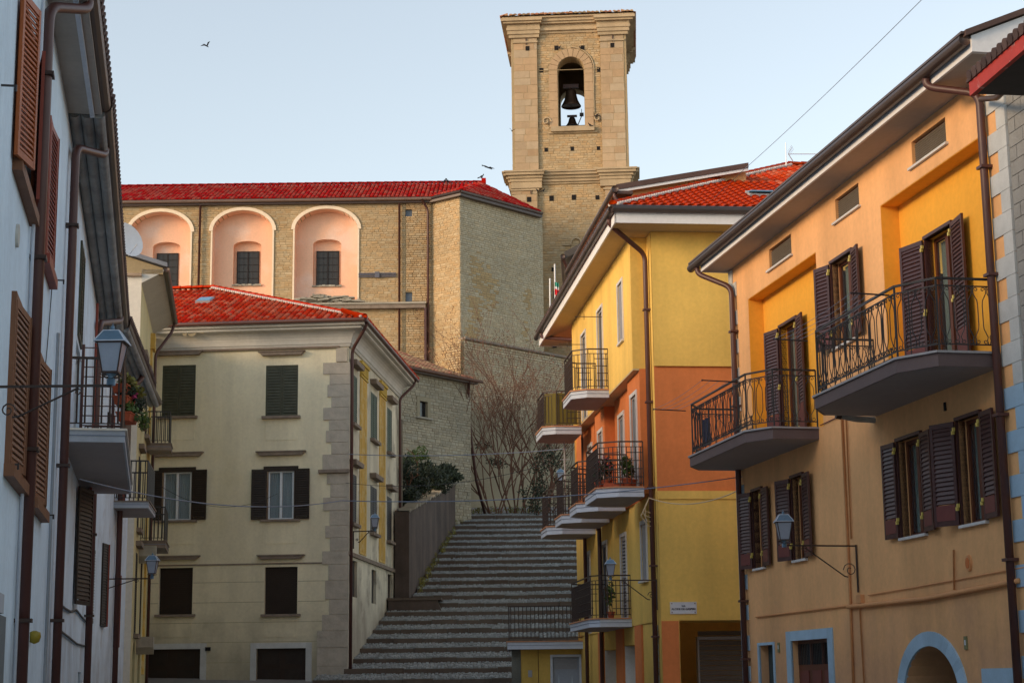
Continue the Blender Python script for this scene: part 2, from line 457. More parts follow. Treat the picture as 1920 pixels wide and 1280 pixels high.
def brackets(F, parent, u, w, zs, r, m):
    b = MB()
    for z in zs: b.box(F, u-r*1.5, u+r*1.5, w-r*1.6, w+r*1.35, z-.02, z+.02)
    return obj('pipe_clip', b, m, parent, kind='stuff')
def gutter(pts, r, m, parent, depth=.0):
    """half round gutter trough along a polyline"""
    b = MB(); b.tube(pts, r, 10)
    return obj('gutter', b, m, parent, smooth=True)
def cable(name, a, b, sag, r, m, label, cat='cable', n=24, group=None):
    a = Vector(a); b = Vector(b)
    pts = [a.lerp(b, k/n)-Z*sag*4*(k/n)*(1-k/n) for k in range(n+1)]
    return obj(name, MB().tube(pts, r, 5), m, None, label, cat, group)
def inpoly(x, y, P):
    c = False; j = len(P)-1
    for i in range(len(P)):
        if (P[i][1] > y) != (P[j][1] > y) and x < (P[j][0]-P[i][0])*(y-P[i][1])/(P[j][1]-P[i][1]+1e-12)+P[i][0]: c = not c
        j = i
    return c
def roof_tiles(parent, O, s, t, poly, m, pw=.2, rl=.33, hh=.055, limit=0, name='roof_tile', view=None, seg=4):
    """curved tiles on the plane O + s*a + t*b inside a polygon of (a,b); the `limit` nearest ones are separate parts"""
    s = s.normalized(); t = t.normalized(); n = s.cross(t)
    if n.z < 0: n = -n
    def tile(q, o):
        pr = []
        for k in range(seg+1):
            a = math.pi*k/seg; pr.append((-math.cos(a)*pw*.40, math.sin(a)*hh))
        lo = [o+s*(x*1.08)+n*(h*1.1+.022) for x, h in pr]; hi = [o+t*(rl*1.12)+s*(x*.92)+n*(h*.9+.004) for x, h in pr]
        i = len(q.v); q.v += lo+hi+[lo[0]-n*.02, lo[-1]-n*.02]
        for k in range(seg): q.f.append((i+k, i+k+1, i+seg+2+k, i+seg+1+k)); q.m.append(0)
        q.f.append(tuple(range(i, i+seg+1))); q.m.append(0)
    xs = [p[0] for p in poly]; ys = [p[1] for p in poly]; cells = []
    b = min(ys); r = 0
    while b < max(ys):
        a = min(xs)
        while a < max(xs):
            if inpoly(a+pw/2, b+rl*.5, poly): cells.append(O+s*(a+pw/2)+t*b)
            a += pw
        b += rl; r += 1
    if view is not None: cells.sort(key=lambda c: view(c))
    else: cells.sort(key=lambda c: (c-CAM).length)
    if limit:
        q = MB(); tile(q, Vector((0, 0, 0))); me = q.mesh(name, m, Vector((0, 0, 0)), True)
        for c in cells[:limit]: inst(name, me, c, parent)
    rest = cells[limit:]
    if rest:
        q = MB()
        for c in rest: tile(q, c)
        obj('tile_field', q, m, parent, kind='stuff')
    # bedding sheet below the tiles
    q = MB(); q.poly([O+s*a+t*b_-n*.012 for a, b_ in poly]); obj('roof_bed', q, m, parent)
def ridge_tiles(parent, a, b, m, r=.09, ln=.38, mortar=None):
    a = Vector(a); b = Vector(b); d = (b-a); n = max(1, int(d.length/ln)); d.normalize()
    side = d.cross(Z).normalized(); up = side.cross(d).normalized()
    st = (b-a).length/n; q = MB(); seg = 5
    pr = [(-math.cos(math.pi*k/seg)*r, math.sin(math.pi*k/seg)*r*.9) for k in range(seg+1)]
    lo = [side*(x*1.12)+up*(h*1.12) for x, h in pr]; hi = [d*st*1.06+side*(x*.92)+up*(h*.92) for x, h in pr]
    q.v += lo+hi
    for k in range(seg): q.f.append((k, k+1, seg+2+k, seg+1+k)); q.m.append(0)
    q.f.append(tuple(range(seg+1))); q.m.append(0)
    me = q.mesh('ridge_tile', m, Vector((0, 0, 0)), True)
    for k in range(n): inst('ridge_tile', me, a+d*st*k, parent)
    if mortar:
        q = MB()
        for k in range(n*3):
            p = a+d*(st*n*(k+.5)/(n*3)); rr = r*random.uniform(.55, .85)
            for sgn in (1,-1):
                c = p+side*r*1.15*sgn-up*.01
                q.lathe(c, [(rr*.7, -.04), (rr, .0), (rr*.5, .035)], 6)
        obj('ridge_mortar', q, mortar, parent, kind='stuff')
def stones(F, parent, u0, u1, z0, z1, w, m, ch=(.10, .15), ln=(.16, .42), out=(.006, .024), holes=(), test=None, name='stone_courses', gap=.012, own=False):
    b = MB(); z = z0
    hs = [(min(h[0], h[1]), max(h[0], h[1]), min(h[2], h[3]), max(h[2], h[3])) for h in holes]
    while z < z1-.02:
        h = min(random.uniform(*ch), z1-z)
        u = u0+random.uniform(-.2, 0)
        while u < u1:
            l = random.uniform(*ln); a, c = max(u, u0)+gap/2, min(u+l, u1)-gap/2; u += l
            if c-a < .03: continue
            mz = z+h/2; segs = [(a, c)]
            for k in hs:
                if k[2]-.02 < mz < k[3]+.02:
                    ns = []
                    for x, y in segs:
                        if y <= k[0] or x >= k[1]: ns.append((x, y)); continue
                        if x < k[0]-.04: ns.append((x, k[0]))
                        if y > k[1]+.04: ns.append((k[1], y))
                    segs = ns
            for a2, c2 in segs:
                o = w+random.uniform(*out); j = [random.uniform(-.006, .006) for _ in range(4)]
                if test and not test((a2+c2)/2, mz): continue
                p = F.pt; za, zb = z+gap/2, z+h-gap/2; e = min(.012, (zb-za)*.2)
                i = len(b.v)
                b.v += [p(a2, w-.01, za), p(c2, w-.01, za), p(c2, w-.01, zb), p(a2, w-.01, zb),
                        p(a2+e, o+j[0], za+e), p(c2-e, o+j[1], za+e), p(c2-e, o+j[2], zb-e), p(a2+e, o+j[3], zb-e)]
                for f in ((4, 5, 6, 7), (0, 1, 5, 4), (1, 2, 6, 5), (2, 3, 7, 6), (3, 0, 4, 7)): b.f.append(tuple(i+k for k in f)); b.m.append(0)
        z += h
    return obj(name, b, m, parent, kind='stuff')
def leaves(b, c, r, n, size, flat=1.0):
    c = Vector(c)
    for _ in range(n):
        d = Vector((random.gauss(0, 1), random.gauss(0, 1), random.gauss(0, 1))).normalized()*(random.random()**.45)
        p = c+Vector((d.x*r[0], d.y*r[1], d.z*r[2]))
        a = Vector((random.gauss(0, 1), random.gauss(0, 1), random.gauss(0, 1)*flat)).normalized(); q = a.orthogonal().normalized()
        s = size*random.uniform(.6, 1.4); e = a.cross(q)
        b.poly([p-a*s, p+q*s*.5, p+a*s, p-q*s*.5+e*s*.2])
def branchy(b, p, d, ln, r, depth, spread=.5, leafs=None, lsize=.05):
    pts = [p]; q = Vector(p); dd = Vector(d)
    for k in range(4):
        dd = (dd+Vector((random.gauss(0, .12), random.gauss(0, .12), random.gauss(0, .05)))).normalized(); q = q+dd*ln/4; pts.append(q.copy())
    b.tube(pts, r, 4 if depth < 3 else 6, r*.62)
    if depth > 0:
        for k in range(random.choice((2, 3, 3))):
            s = pts[random.choice((2, 3, 4))]
            nd_ = (dd+Vector((random.gauss(0, spread), random.gauss(0, spread), random.gauss(0, spread*.5)+.12))).normalized()
            branchy(b, s, nd_, ln*random.uniform(.6, .85), r*.6, depth-1, spread, leafs, lsize)
    elif leafs is not None:
        leafs.append(q)
# ================================================================== GROUND
g = MB()
def gz(x, y):
    if y < 20: return 0
    if y < 53.5: return 1.0*(y-20)/33.5
    if y < 90: return 1.0+.27*(y-53.5)-.5*min(1, (y-53.5)/3)
    return 10.5+min(8, (y-90)*.02)
ys = [-60, -20, 0, 10, 20, 30, 40, 50, 53.4, 54, 57, 60, 70, 80, 90, 95, 110, 200, 600, 2500]
xs = [-2500, -400, -60, -30, -12, -8, -4, 0, 4, 8, 12, 30, 60, 400, 2500]
for a, b in zip(ys, ys[1:]):
    for c, d in zip(xs, xs[1:]):
        g.poly([(c, a, gz(c, a)), (d, a, gz(d, a)), (d, b, gz(d, b)), (c, b, gz(c, b))])
obj('ground', g, M['asphalt'], kind='structure')

# ================================================================== balcony railings
def railpath(F, pts, z): return [F.pt(u, w, z) for u, w in pts]
def railing(F, parent, pts, z0, z1, style, mtl, posts=True, r=.012):
    """pts: (u,w) corners; top rail, lower rails and balusters, each baluster its own sub-part"""
    def rail(z, rr, nm):
        b = MB()
        P = railpath(F, pts, z)
        for a, c in zip(P, P[1:]): b.bar(a, c, rr)
        obj(nm, b, mtl, parent)
    rail(z1, .022 if style != 'bars' else .025, 'handrail')
    if style == 'scroll':
        rail(z1-.10, .012, 'upper_rail'); rail(z0+.10, .012, 'lower_rail')
        lo, hi, mod = z0+.10, z1-.10, .23
    elif style == 'rungs':
        rail(z1-.12, .012, 'upper_rail'); rail(z0+.08, .012, 'lower_rail')
        lo, hi, mod = z0+.08, z1-.12, .115
    else:
        rail(z0+.08, .013, 'lower_rail'); lo, hi, mod = z0+.08, z1, .12
    for (ua, wa), (ub, wb) in zip(pts, pts[1:]):
        A = F.pt(ua, wa, 0); B = F.pt(ub, wb, 0); L = (B-A).length; d = (B-A)/L
        n = max(1, round(L/mod)); st = L/n; h = hi-lo
        q = MB()
        if style == 'scroll':
            k = st/2
            prof = [(.10*k, 0), (.25*k, .08*h), (.12*k, .13*h), (.62*k, .27*h), (.68*k, .35*h), (.68*k, .68*h), (.60*k, .76*h), (.10*k, .88*h), (.10*k, h)]
            for sg in (1, -1):
                q.tube([d*(x*sg)+Z*z for x, z in prof], .0075, 4)
                for zc, sz in ((.055*h, -1), (.945*h, 1)):
                    cx = .50*k
                    q.tube([d*((cx-math.cos(t*.9)*(.34-.035*t)*k)*sg)+Z*(zc+sz*math.sin(t*.9)*(.34-.035*t)*k) for t in range(8)], .0065, 4)
        elif style == 'rungs':
            q.bar(Vector((0, 0, 0)), Z*h, .014)
        else:
            q.bar(Vector((0, 0, 0)), Z*h, .017)
        me = q.mesh('baluster', mtl, Vector((0, 0, 0)))
        for j in range(n):
            inst('baluster', me, A+d*st*(j+.5)+Z*lo, parent)
        if style == 'scroll':   # plain uprights between the patterns
            q = MB(); q.bar(Z*-.10, Z*h, .010); me = q.mesh('upright', mtl, Vector((0, 0, 0)))
            for j in range(0, n+1, 2): inst('upright', me, A+d*st*j+Z*lo, parent)
        if style == 'rungs' and L > .5:
            for zz, f0, f1 in ((.22, .0, .62), (.40, .0, .55), (.58, .05, .8), (.76, .0, .7)):
                b = MB(); b.bar(A+d*L*f0+Z*(z0+zz*(z1-z0)), A+d*L*f1+Z*(z0+zz*(z1-z0)), .013); obj('rung', b, mtl, parent)
    if posts:
        q = MB(); q.bar(Vector((0, 0, 0)), Z*(z1-z0), .018); me = q.mesh('post', mtl, Vector((0, 0, 0)))
        for u, w in pts: inst('post', me, F.pt(u, w, z0), parent)
def balcony(F, parent, un, uf, w0, wc, wf, c, z, th, m_edge, m_top, style, m_rail, rail=1.0, lip=.03, edge_h=None, soff=None, one=None):
    pts = [(un, w0), (un, wc), (un+c, wf), (uf-c, wf), (uf, wc), (uf, w0)] if c else [(un, w0), (un, wf), (uf, wf), (uf, w0)]
    b = MB(); b.slab(F, pts, z-th, z-.03)
    s = obj('balcony', b, m_edge, parent)
    cu = (un+uf)/2
    big = [(cu+(u-cu)*1.0+(lip if u > cu else -lip), w+(lip if w > w0+.01 else 0)) for u, w in pts]
    b = MB(); b.slab(F, big, z-.03, z); obj('slab_top', b, m_top, s)
    sm = [(u+(-.03 if u > cu else .03), w-(.03 if w > w0+.01 else 0)) for u, w in pts]
    b = MB(); b.slab(F, sm, z-th-.004, z-th+.01); obj('underside', b, soff or M['under'], s)
    if style == 'rungs' or style == 'bars':
        b = MB()
        P = [F.pt(u, w, z-th*.52) for u, w in [(u+(.006 if u > cu else -.006), w+(.006 if w > w0+.01 else 0)) for u, w in pts]]
        for a, e in zip(P, P[1:]): b.bar(a, e, .008)
        obj('groove_line', b, M['cable'], s)
    ip = [(u+(-.05 if u > cu else .05), w-(.05 if w > w0+.01 else 0)) for u, w in pts]
    railing(F, s, ip, z, z+rail, style, m_rail)
    return s

# ================================================================== ORANGE HOUSE (right)
RP = at(1885, 900, 23)
FR = facade(RP, 358, True)
hR = thing('orange_house', 'orange rendered house on the right with two curved iron balconies and wine coloured shutters', 'house', FR.pt(5.5, -4, 0))
UN, UF, ZT = -.72, 11.6, 9.72
att = [rc(FR, (1707, 240), (1776, 290)), rc(FR, (1565, 362), (1612, 398)), rc(FR, (1441, 455), (1485, 490))]
att = [(a, b, 9.16, 9.55) for a, b, c, d in att]
REC = .30
recs = [(.0-.12, 3.69, 5.85, 8.92), (6.64, 10.46, 5.85, 8.90)]
cwin = rc(FR, (1560, 488), (1605, 600)); cwin = (cwin[0], cwin[1], 7.05, 8.50)
lw = [rc(FR, (1413, 940), (1435, 1060)), rc(FR, (1486, 905), (1513, 1040)), rc(FR, (1685, 840), (1738, 1000)), rc(FR, (1797, 800), (1852, 980))]
lw = [(a, b, 3.68, 5.14) for a, b, c, d in lw]
sd = rc(FR, (1424, 1209), (1453, 1280)); sd = (sd[0], sd[1], -.2, 2.24)
gr = rc(FR, (1484, 1198), (1557, 1280)); gr = (gr[0], gr[1], -.2, 2.28)
ar = (1.76, 3.72, -.2, 2.06)
holes = [(a, b, c, d, .14) for a, b, c, d in att]+[(a, b, c, d, REC) for a, b, c, d in recs]
holes += [(*cwin, .18)]+[(*k, .18) for k in lw]+[(*sd, .25), (*gr, .2), (*ar, .9, .75)]
b = MB()
wall(b, FR, UN, UF, -.3, ZT+.1, 0, holes)
b.poly([FR.pt(UN, 0, -.3), FR.pt(UN, -9, -.3), FR.pt(UN, -9, ZT+.1), FR.pt(UN, 0, ZT+.1)])
b.poly([FR.pt(UF, 0, -.3), FR.pt(UF, -9, -.3), FR.pt(UF, -9, ZT+.1), FR.pt(UF, 0, ZT+.1)])
b.poly([FR.pt(UN, -9, -.3), FR.pt(UF, -9, -.3), FR.pt(UF, -9, ZT+.1), FR.pt(UN, -9, ZT+.1)])
obj('wall', b, M['orange'], hR)
# recess backs with door openings
dn = rc(FR, (1735, 420), (1799, 640), -REC); dn = (dn[0], dn[1], 5.87, 8.13)
df = rc(FR, (1463, 590), (1503, 780), -REC); df = (df[0], df[1], 5.87, 8.13)
for k, (rcs, dd) in enumerate(zip(recs, (dn, df))):
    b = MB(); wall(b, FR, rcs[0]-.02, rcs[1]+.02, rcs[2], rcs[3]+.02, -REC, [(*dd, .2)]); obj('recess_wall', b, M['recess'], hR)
for a, bb, c, d in recs:      # painted reveals, a touch proud of the render
    b = MB(); b.box(FR, a+.002, a+.01, -REC+.002, -.004, c, d-.002); b.box(FR, bb-.01, bb-.002, -REC+.002, -.004, c, d-.002)
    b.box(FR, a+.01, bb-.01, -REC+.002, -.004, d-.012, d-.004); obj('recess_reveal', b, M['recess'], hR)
# attic windows
for a, bb, c, d in att:
    aw = window(FR, hR, a, bb, c, d, -.07, M['wood'], leaves=1, fr=.035, glass='glass', name='attic_window')
    q = MB()
    for j in range(9):
        zz = c+.04+(d-c-.08)*j/9; q.hexa([FR.pt(a+.035, -.07, zz+.02), FR.pt(bb-.035, -.07, zz+.02), FR.pt(bb-.035, -.05, zz+.04), FR.pt(a+.035, -.05, zz+.04), FR.pt(a+.035, -.04, zz), FR.pt(bb-.035, -.04, zz), FR.pt(bb-.035, -.03, zz+.012), FR.pt(a+.035, -.03, zz+.012)])
    obj('louvres', q, mat('grey brown louvre', (.16, .13, .10)), aw, kind='stuff')
    box_part('sill', FR, hR, a-.07, bb+.09, -.10, .05, c-.035, c, M['marble'])
# balcony doors and windows with shutters
def rwin(u0, u1, z0, z1, w, single, depth=.12, curtain='curtain_g', near_ang=8, far_ang=5, lw_=None, panel=.0):
    window(FR, hR, u0, u1, z0, z1, w-depth, M['wood'], leaves=2, fr=.06, glass='glass_c', curtain=curtain)
    hw = lw_ or (u1-u0)*.5
    b = MB(); b.box(FR, u0-.04, u1+.04, w-.05, w+.05, z1, z1+.05); b.box(FR, u0-.04, u0, w-.1, w+.03, z0, z1); b.box(FR, u1, u1+.04, w-.1, w+.03, z0, z1)
    obj('shutter_frame', b, M['shut_r'], hR)
    s1 = shutter(FR, hR, u0-.05-hw, u0-.05, z0+.01, z1, w+.03, M['shut_r'], single=single, panel=.22 if not panel else panel, panel_mat=M['shut_rp'], hinge=1, ang=R(near_ang))
    s2 = shutter(FR, hR, u1+.05, u1+.05+hw, z0+.01, z1, w+.03, M['shut_r'], single=single, panel=.22 if not panel else panel, panel_mat=M['shut_rp'], hinge=0, ang=R(far_ang))
    for uu in (u0-.03, u1+.03):
        for zz in ((z0+.25, z1-.14) if z1-z0 < 1.8 else (z0+.2, (z0+z1)/2, z1-.14)):
            b = MB(); b.box(FR, uu-.03, uu+.005, w+.05, w+.085, zz, zz+.05); b.box(FR, uu-.005, uu+.035, w+.052, w+.088, zz-.045, zz+.005)
            obj('hinge', b, M['brass'], hR)
rwin(*dn, -REC, True, panel=.55, lw_=.56, far_ang=14)
rwin(*df, -REC, False, panel=.55, lw_=.50, far_ang=12)
rwin(*cwin, 0, True, lw_=.42, far_ang=16)
for k, q in enumerate(lw):
    rwin(*q, 0, k >= 2, curtain='curtain' if k < 2 else 'curtain_g', lw_=.46 if k != 0 else .44, far_ang=(14, 14, 3, 22)[k], near_ang=(3, 6, 6, 4)[k])
    box_part('sill', FR, hR, q[0]-.05, q[1]+.07, -.15, .06, q[2]-.04, q[2], M['marble'])
box_part('sill', FR, hR, cwin[0]-.05, cwin[1]+.07, -.15, .06, cwin[2]-.04, cwin[2], M['marble'])
# ground floor openings
a, bb, c, d = sd
b = MB(); b.box(FR, a-.08, a, -.02, .02, c, d+.05); b.box(FR, bb, bb+.08, -.02, .02, c, d+.05); b.box(FR, a, bb, -.02, .018, d, d+.05)
o = obj('door_frame', b, M['bluestone'], hR)
box_part('door', FR, hR, a, bb, -.22, -.17, c, d, mat('dark teal door', (.05, .065, .065)))
a, bb, c, d = gr
b = MB(); b.box(FR, a-.24, a, -.02, .025, c, d+.17); b.box(FR, bb, bb+.24, -.02, .025, c, d+.17); b.box(FR, a, bb, -.02, .022, d, d+.17)
obj('stone_surround', b, M['bluestone'], hR)
b = MB(); b.box(FR, a, bb, -.17, -.12, c, d-.42); b.box(FR, a, bb, -.17, -.12, d-.06, d)
for k in range(4): u = a+(bb-a)*k/3; b.box(FR, max(a, u-.04), min(bb, u+.04), -.168, -.118, d-.42, d-.06)
dr = obj('door', b, M['wood'], hR)
box_part('pane', FR, dr, a+.05, bb-.05, -.16, -.15, d-.42, d-.06, M['glass'])
q = MB(); q.bar(Vector((0, 0, 0)), Z*.36, .007); me = q.mesh('grille_bar', M['iron'], Vector((0, 0, 0)))
for k in range(22): inst('grille_bar', me, FR.pt(a+.06+(bb-a-.12)*k/21, -.10, d-.42), dr)
for k in range(3):
    u = a+(bb-a)*(k+.5)/3; box_part('door_panel', FR, dr, u-.22, u+.22, -.121, -.105, c+.9, d-.52, M['shut_rp'])
# arched entrance: surround built as separate voussoir ring
a, bb, c, d = ar
b = MB(); n = 20; rise = .75; tw = .26; out = []; inn = []
for k in range(n+1):
    t = math.pi*k/n
    inn.append(((a+bb)/2-(bb-a)/2*math.cos(t), d-rise+rise*math.sin(t)))
    out.append(((a+bb)/2-((bb-a)/2+tw)*math.cos(t), d-rise+(rise+tw*.8)*math.sin(t)))
inn = [(a, c)]+inn+[(bb, c)]; out = [(a-tw, c)]+out+[(bb+tw, c)]
for k in range(len(inn)-1):
    b.prism(FR, [inn[k], inn[k+1], out[k+1], out[k]], -.02, .03)
obj('arch_surround', b, M['bluestone'], hR)
b = MB(); b.box(FR, a, bb, -.86, -.80, c, d+.02); o = obj('door', b, M['doork'], hR)
for k in range(4):
    u = a+(bb-a)*(k+.5)/4; box_part('door_panel', FR, o, u-.18, u+.18, -.80, -.78, c+.7, c+1.7, M['shut_k'])
box_part('side_panel', FR, hR, bb-.02, bb+.0, -.85, 0, c, d-rise, M['bluestone'])
box_part('plinth_block', FR, hR, -.05, .98, .0, .05, -.3, 1.72, M['bluestone'])
# quoins
for s, pieces in (('n', [(z, UN) for z in [1.0+.29*k for k in range(-4, 30)]]), ('f', [(z, UF) for z in [1.0+.29*k for k in range(-4, 30)]])):
    for k, (z, u) in enumerate(pieces):
        if z+.28 > ZT: break
        long = k % 2 == 0
        if s == 'n': u0, u1 = u-.004, u+(.56 if long else .26)
        else: u0, u1 = u-(.46 if long else .24), u+.004
        box_part('quoin', FR, hR, u0, u1, -.25, .022, z+.003, z+.287, M['quoin'] if z > 5.2 else M['bluestone'])
# eaves: soffit, fascia, gutter, tiles above
OV = .52
b = MB(); b.box(FR, UN-.2, UF+.1, -.3, OV, ZT, ZT+.04); obj('soffit', b, M['soffit'], hR)
b = MB(); b.box(FR, UN-.2, UF+.1, OV, OV+.04, ZT-.0, ZT+.17); b.box(FR, UF+.1, UF+.14, -.3, OV+.04, ZT, ZT+.17)
# verge at the near end: triangular cheek below the roof slope
b.prism(FR.sub(0, 0, 0), [(UN-.2, ZT), (UN-.2, ZT+.17), (UN-.24, ZT+.17), (UN-.24, ZT)], -.3, OV+.04)
sl_ = .42
pr = [(OV+.04, ZT+.001), (OV+.04, ZT+.22), (-4, ZT+.22+4.5*sl_), (-4, ZT+.001)]
b.extr([FR.pt(UN-.245, w_, z_) for w_, z_ in pr], [FR.pt(UN-.28, w_, z_) for w_, z_ in pr])
obj('fascia', b, M['fascia'], hR)
b = MB(); pr = [(OV+.14, ZT+.20), (OV+.14, ZT+.28), (-4, ZT+.28+4.6*sl_), (-9, ZT+.0), (-9, ZT-.1), (-4, ZT+.2+4.6*sl_)]
b.extr([FR.pt(UN-.34, w_, z_) for w_, z_ in pr], [FR.pt(UF+.16, w_, z_) for w_, z_ in pr]); obj('roof', b, M['tile_d'], hR)
gutter([FR.pt(UN-.25, OV+.12, ZT+.17), FR.pt(UF+.55, OV+.12, ZT+.17)], .085, M['gutter'], hR)
b = MB()
for k in range(40):
    u = UN-.3+k*(UF-UN+.7)/39; b.lathe(FR.pt(u, OV+.20, ZT+.27), [(.04, -.02), (.04, .0), (.02, .012)], 6)
b = None
box_part('gutter_board', FR, hR, UN-.3, UF+.5, OV+.02, OV+.19, ZT+.235, ZT+.27, M['gutter'])
# down pipes
def drop(F, parent, u, w, ztop, zbot, gw, gz_, gu=None, r=.05, m=None):
    gu = u if gu is None else gu
    return pipe_part('drainpipe', [F.pt(gu, gw, gz_), F.pt(gu, gw, gz_-.17), F.pt(u, w, ztop), F.pt(u, w, zbot)], r, m or M['brown'], parent)
drop(FR, hR, -.16, .09, 9.45, -.2, OV+.10, ZT+.14, gu=.35, r=.055)
drop(FR, hR, 11.2, .09, 9.30, -.2, OV+.10, ZT+.14, gu=11.75, r=.055)
brackets(FR, hR, -.16, .09, (8.4, 6.9, 5.0, 3.1), .055, M['brown'])
brackets(FR, hR, 11.2, .09, (8.4, 6.9, 3.1, 2.0), .055, M['brown'])
# painted conduits and pipes on the wall
def onw(F, pts, w=.03): return [F.pt(*(lambda a: (a[0], w, a[1]))(F.uz(x, y, w))) for x, y in pts]
pipe_part('gas_pipe', onw(FR, [(1418, 1156), (1590, 1135)], .025), .015, M['conduit'], hR)
pipe_part('gas_pipe', onw(FR, [(1590, 1137), (1735, 1122), (1910, 1088)], .045), .035, M['conduit'], hR)
pipe_part('wall_conduit', onw(FR, [(1578, 776), (1592, 1080), (1600, 1280)]), .022, M['conduit'], hR)
pipe_part('wall_conduit', onw(FR, [(1586, 776), (1596, 1010)]), .014, M['conduit'], hR)
pipe_part('wall_conduit', onw(FR, [(1612, 1140), (1620, 1280)]), .014, M['conduit'], hR)
pipe_part('wall_conduit', onw(FR, [(1788, 1030), (1789, 1105)]), .014, M['conduit'], hR)
pipe_part('wall_cable', onw(FR, [(1628, 1115), (1700, 1103), (1800, 1085), (1920, 1063)], .02), .009, M['conduit'], hR)
pipe_part('wall_cable', onw(FR, [(1538, 797), (1585, 775), (1612, 766)], .02), .009, M['shut_rp'], hR)
u, z = FR.uz(1617, 1122); box_part('junction_box', FR, hR, u-.09, u+.09, 0, .07, z-.07, z+.06, M['conduit'])
for (x, y, w_, rr) in ((1818, 1055, 0, .11), (1674, 440, -REC, .10)):
    u, z = FR.uz(x, y, w_); pts = [FR.pt(u+rr*.75*math.cos(t*math.pi/8), w_, z+rr*math.sin(t*math.pi/8)) for t in range(16)]
    b = MB(); b.extr(pts, [p+FR.n*.03 for p in pts]); o = obj('vent_cover', b, M['conduit'] if w_ == 0 else M['recess'], hR)
    pts = [FR.pt(u+rr*.5*math.cos(t*math.pi/8), w_+.031, z+rr*.68*math.sin(t*math.pi/8)) for t in range(16)]
    b = MB(); b.extr(pts, [p+FR.n*.01 for p in pts]); obj('vent_disc', b, M['terra'], o)
u, z = FR.uz(1773, 762); box_part('spout_hole', FR, hR, u-.03, u+.03, 0, .02, z-.06, z+.06, M['dark'])
for x in (1812, 1461):
    u, z = FR.uz(x, 1203 if x == 1812 else 1212)
    o = box_part('number_plate', FR, hR, u-.045, u+.045, 0, .02, z-.10, z+.08, mat('olive plate', (.20, .20, .10)))
    box_part('plate_mark', FR, o, u-.02, u+.02, .02, .023, z-.04, z+.03, M['signw'])
u, z = FR.uz(1640, 787)
b = MB(); b.tube([FR.pt(u, .0, z), FR.pt(u, .30, z+.01), FR.pt(u+.02, .55, z+.06)], .05, 10); o = obj('boiler_flue', b, M['vent'], hR, smooth=True)
b = MB(); b.tube([FR.pt(u+.02, .55, z+.06), FR.pt(u+.025, .63, z+.075)], .062, 10); obj('flue_cap', b, M['lampk'], o)
# balconies
bal1 = balcony(FR, hR, -.06, 4.30, 0, .87, 1.22, .58, 5.87, .21, M['slab_r'], M['grey_al'], 'scroll', M['iron'], rail=1.0)
bal2 = balcony(FR, hR, 6.88, 11.42, 0, .83, 1.15, .52, 5.86, .21, M['slab_r'], M['grey_al'], 'scroll', M['iron'], rail=1.0)
# clothes drying arms and racks on the balconies: things hung on the rails
def airer(F, u0, u1, w0, w1, z, label, wires=4):
    t = thing('drying_rack', label, 'clothes rack', F.pt((u0+u1)/2, w1, z), 'drying racks hung on the balcony rails')
    for u in (u0, u1):
        b = MB(); b.tube([F.pt(u, w0, z), F.pt(u, w1, z+.02)], .012, 6); b.lathe(F.pt(u, w1, z+.02), [(.004, -.02), (.018, 0), (.004, .02)], 6); obj('arm', b, M['iron'], t)
    for k in range(wires):
        w_ = w0+(w1-w0)*(k+1)/wires; b = MB()
        b.tube([F.pt(u0+(u1-u0)*j/8, w_, z+.02-.05*math.sin(math.pi*j/8)) for j in range(9)], .003, 4); obj('line', b, M['cable'], t)
    return t
airer(FR, 11.25, 7.9, 1.1, 1.75, 6.80, 'drying rack with pointed arms beyond the far orange house balcony')
airer(FR, 4.1, .8, 1.15, 1.70, 6.80, 'drying rack with thin lines on the balcony nearest the brick pier of the orange house')
def folded_rack(F, u, w, z0, z1, label):
    t = thing('folding_rack', label, 'clothes rack', F.pt(u, w, z0), 'folded drying racks standing on balconies')
    for s in (0, .9):
        b = MB(); b.bar(F.pt(u+s, w, z0), F.pt(u+s, w+.06, z1), .014); obj('leg', b, M['iron'], t)
    for k in range(5):
        z = z0+(z1-z0)*(.45+.55*k/4); b = MB(); b.bar(F.pt(u, w+.03, z), F.pt(u+.9, w+.03, z), .008); obj('rung', b, M['iron'], t)
folded_rack(FR, 9.3, .35, 5.88, 6.42, 'low folded rack on the far balcony of the orange house')
folded_rack(FR, 2.6, .35, 5.88, 6.42, 'low folded rack behind the railing of the near orange house balcony')
# dark cloth hanging inside the far balcony
b = MB(); n = 14
for k in range(n):
    ua, ub = 10.3+.6*k/n, 10.3+.6*(k+1)/n; wa, wb = .9+.03*math.sin(k*1.3), .9+.03*math.sin((k+1)*1.3)
    b.poly([FR.pt(ua, wa, 6.02), FR.pt(ub, wb, 6.02), FR.pt(ub, wb, 6.55), FR.pt(ua, wa, 6.55)])
obj('hanging_cloth', b, mat('dark blue cloth', (.045, .05, .09)), None, 'dark blue cloth hung behind the far balcony railing of the orange house', 'laundry')

# ------------------------------------------------------------------ neighbour at the right edge
nP = FR.pt(UN-.01, 0, 0)
hN = thing('block_house', 'grey concrete block house at the right edge with peeling red eaves board', 'house', FR.pt(-4, -3, 0))
b = MB(); b.box(FR, -8, UN-.012, -8, -.05, -.3, 9.3); obj('wall', b, M['mortar_g'], hN)
q = MB(); q.box(FR, 0, .38, 0, .045, 0, .185); me = q.mesh('block', M['block'], FR.pt(0, 0, 0))
cnt = 0
q = MB(); q.box(FR, 0, .185, 0, .045, 0, .185); hme = q.mesh('half_block', M['block'], FR.pt(0, 0, 0))
for r_ in range(46):
    z = .3+r_*.195
    for k in range(4):
        u = UN-.02-.39*(k+1)-(.195 if r_ % 2 else 0)
        inst('block', me, FR.pt(u, -.05, z), hN); cnt += 1
    if r_ % 2: inst('half_block', hme, FR.pt(UN-.02-.19, -.05, z), hN)
ez = FR.uz(1820, 170, 1.0)
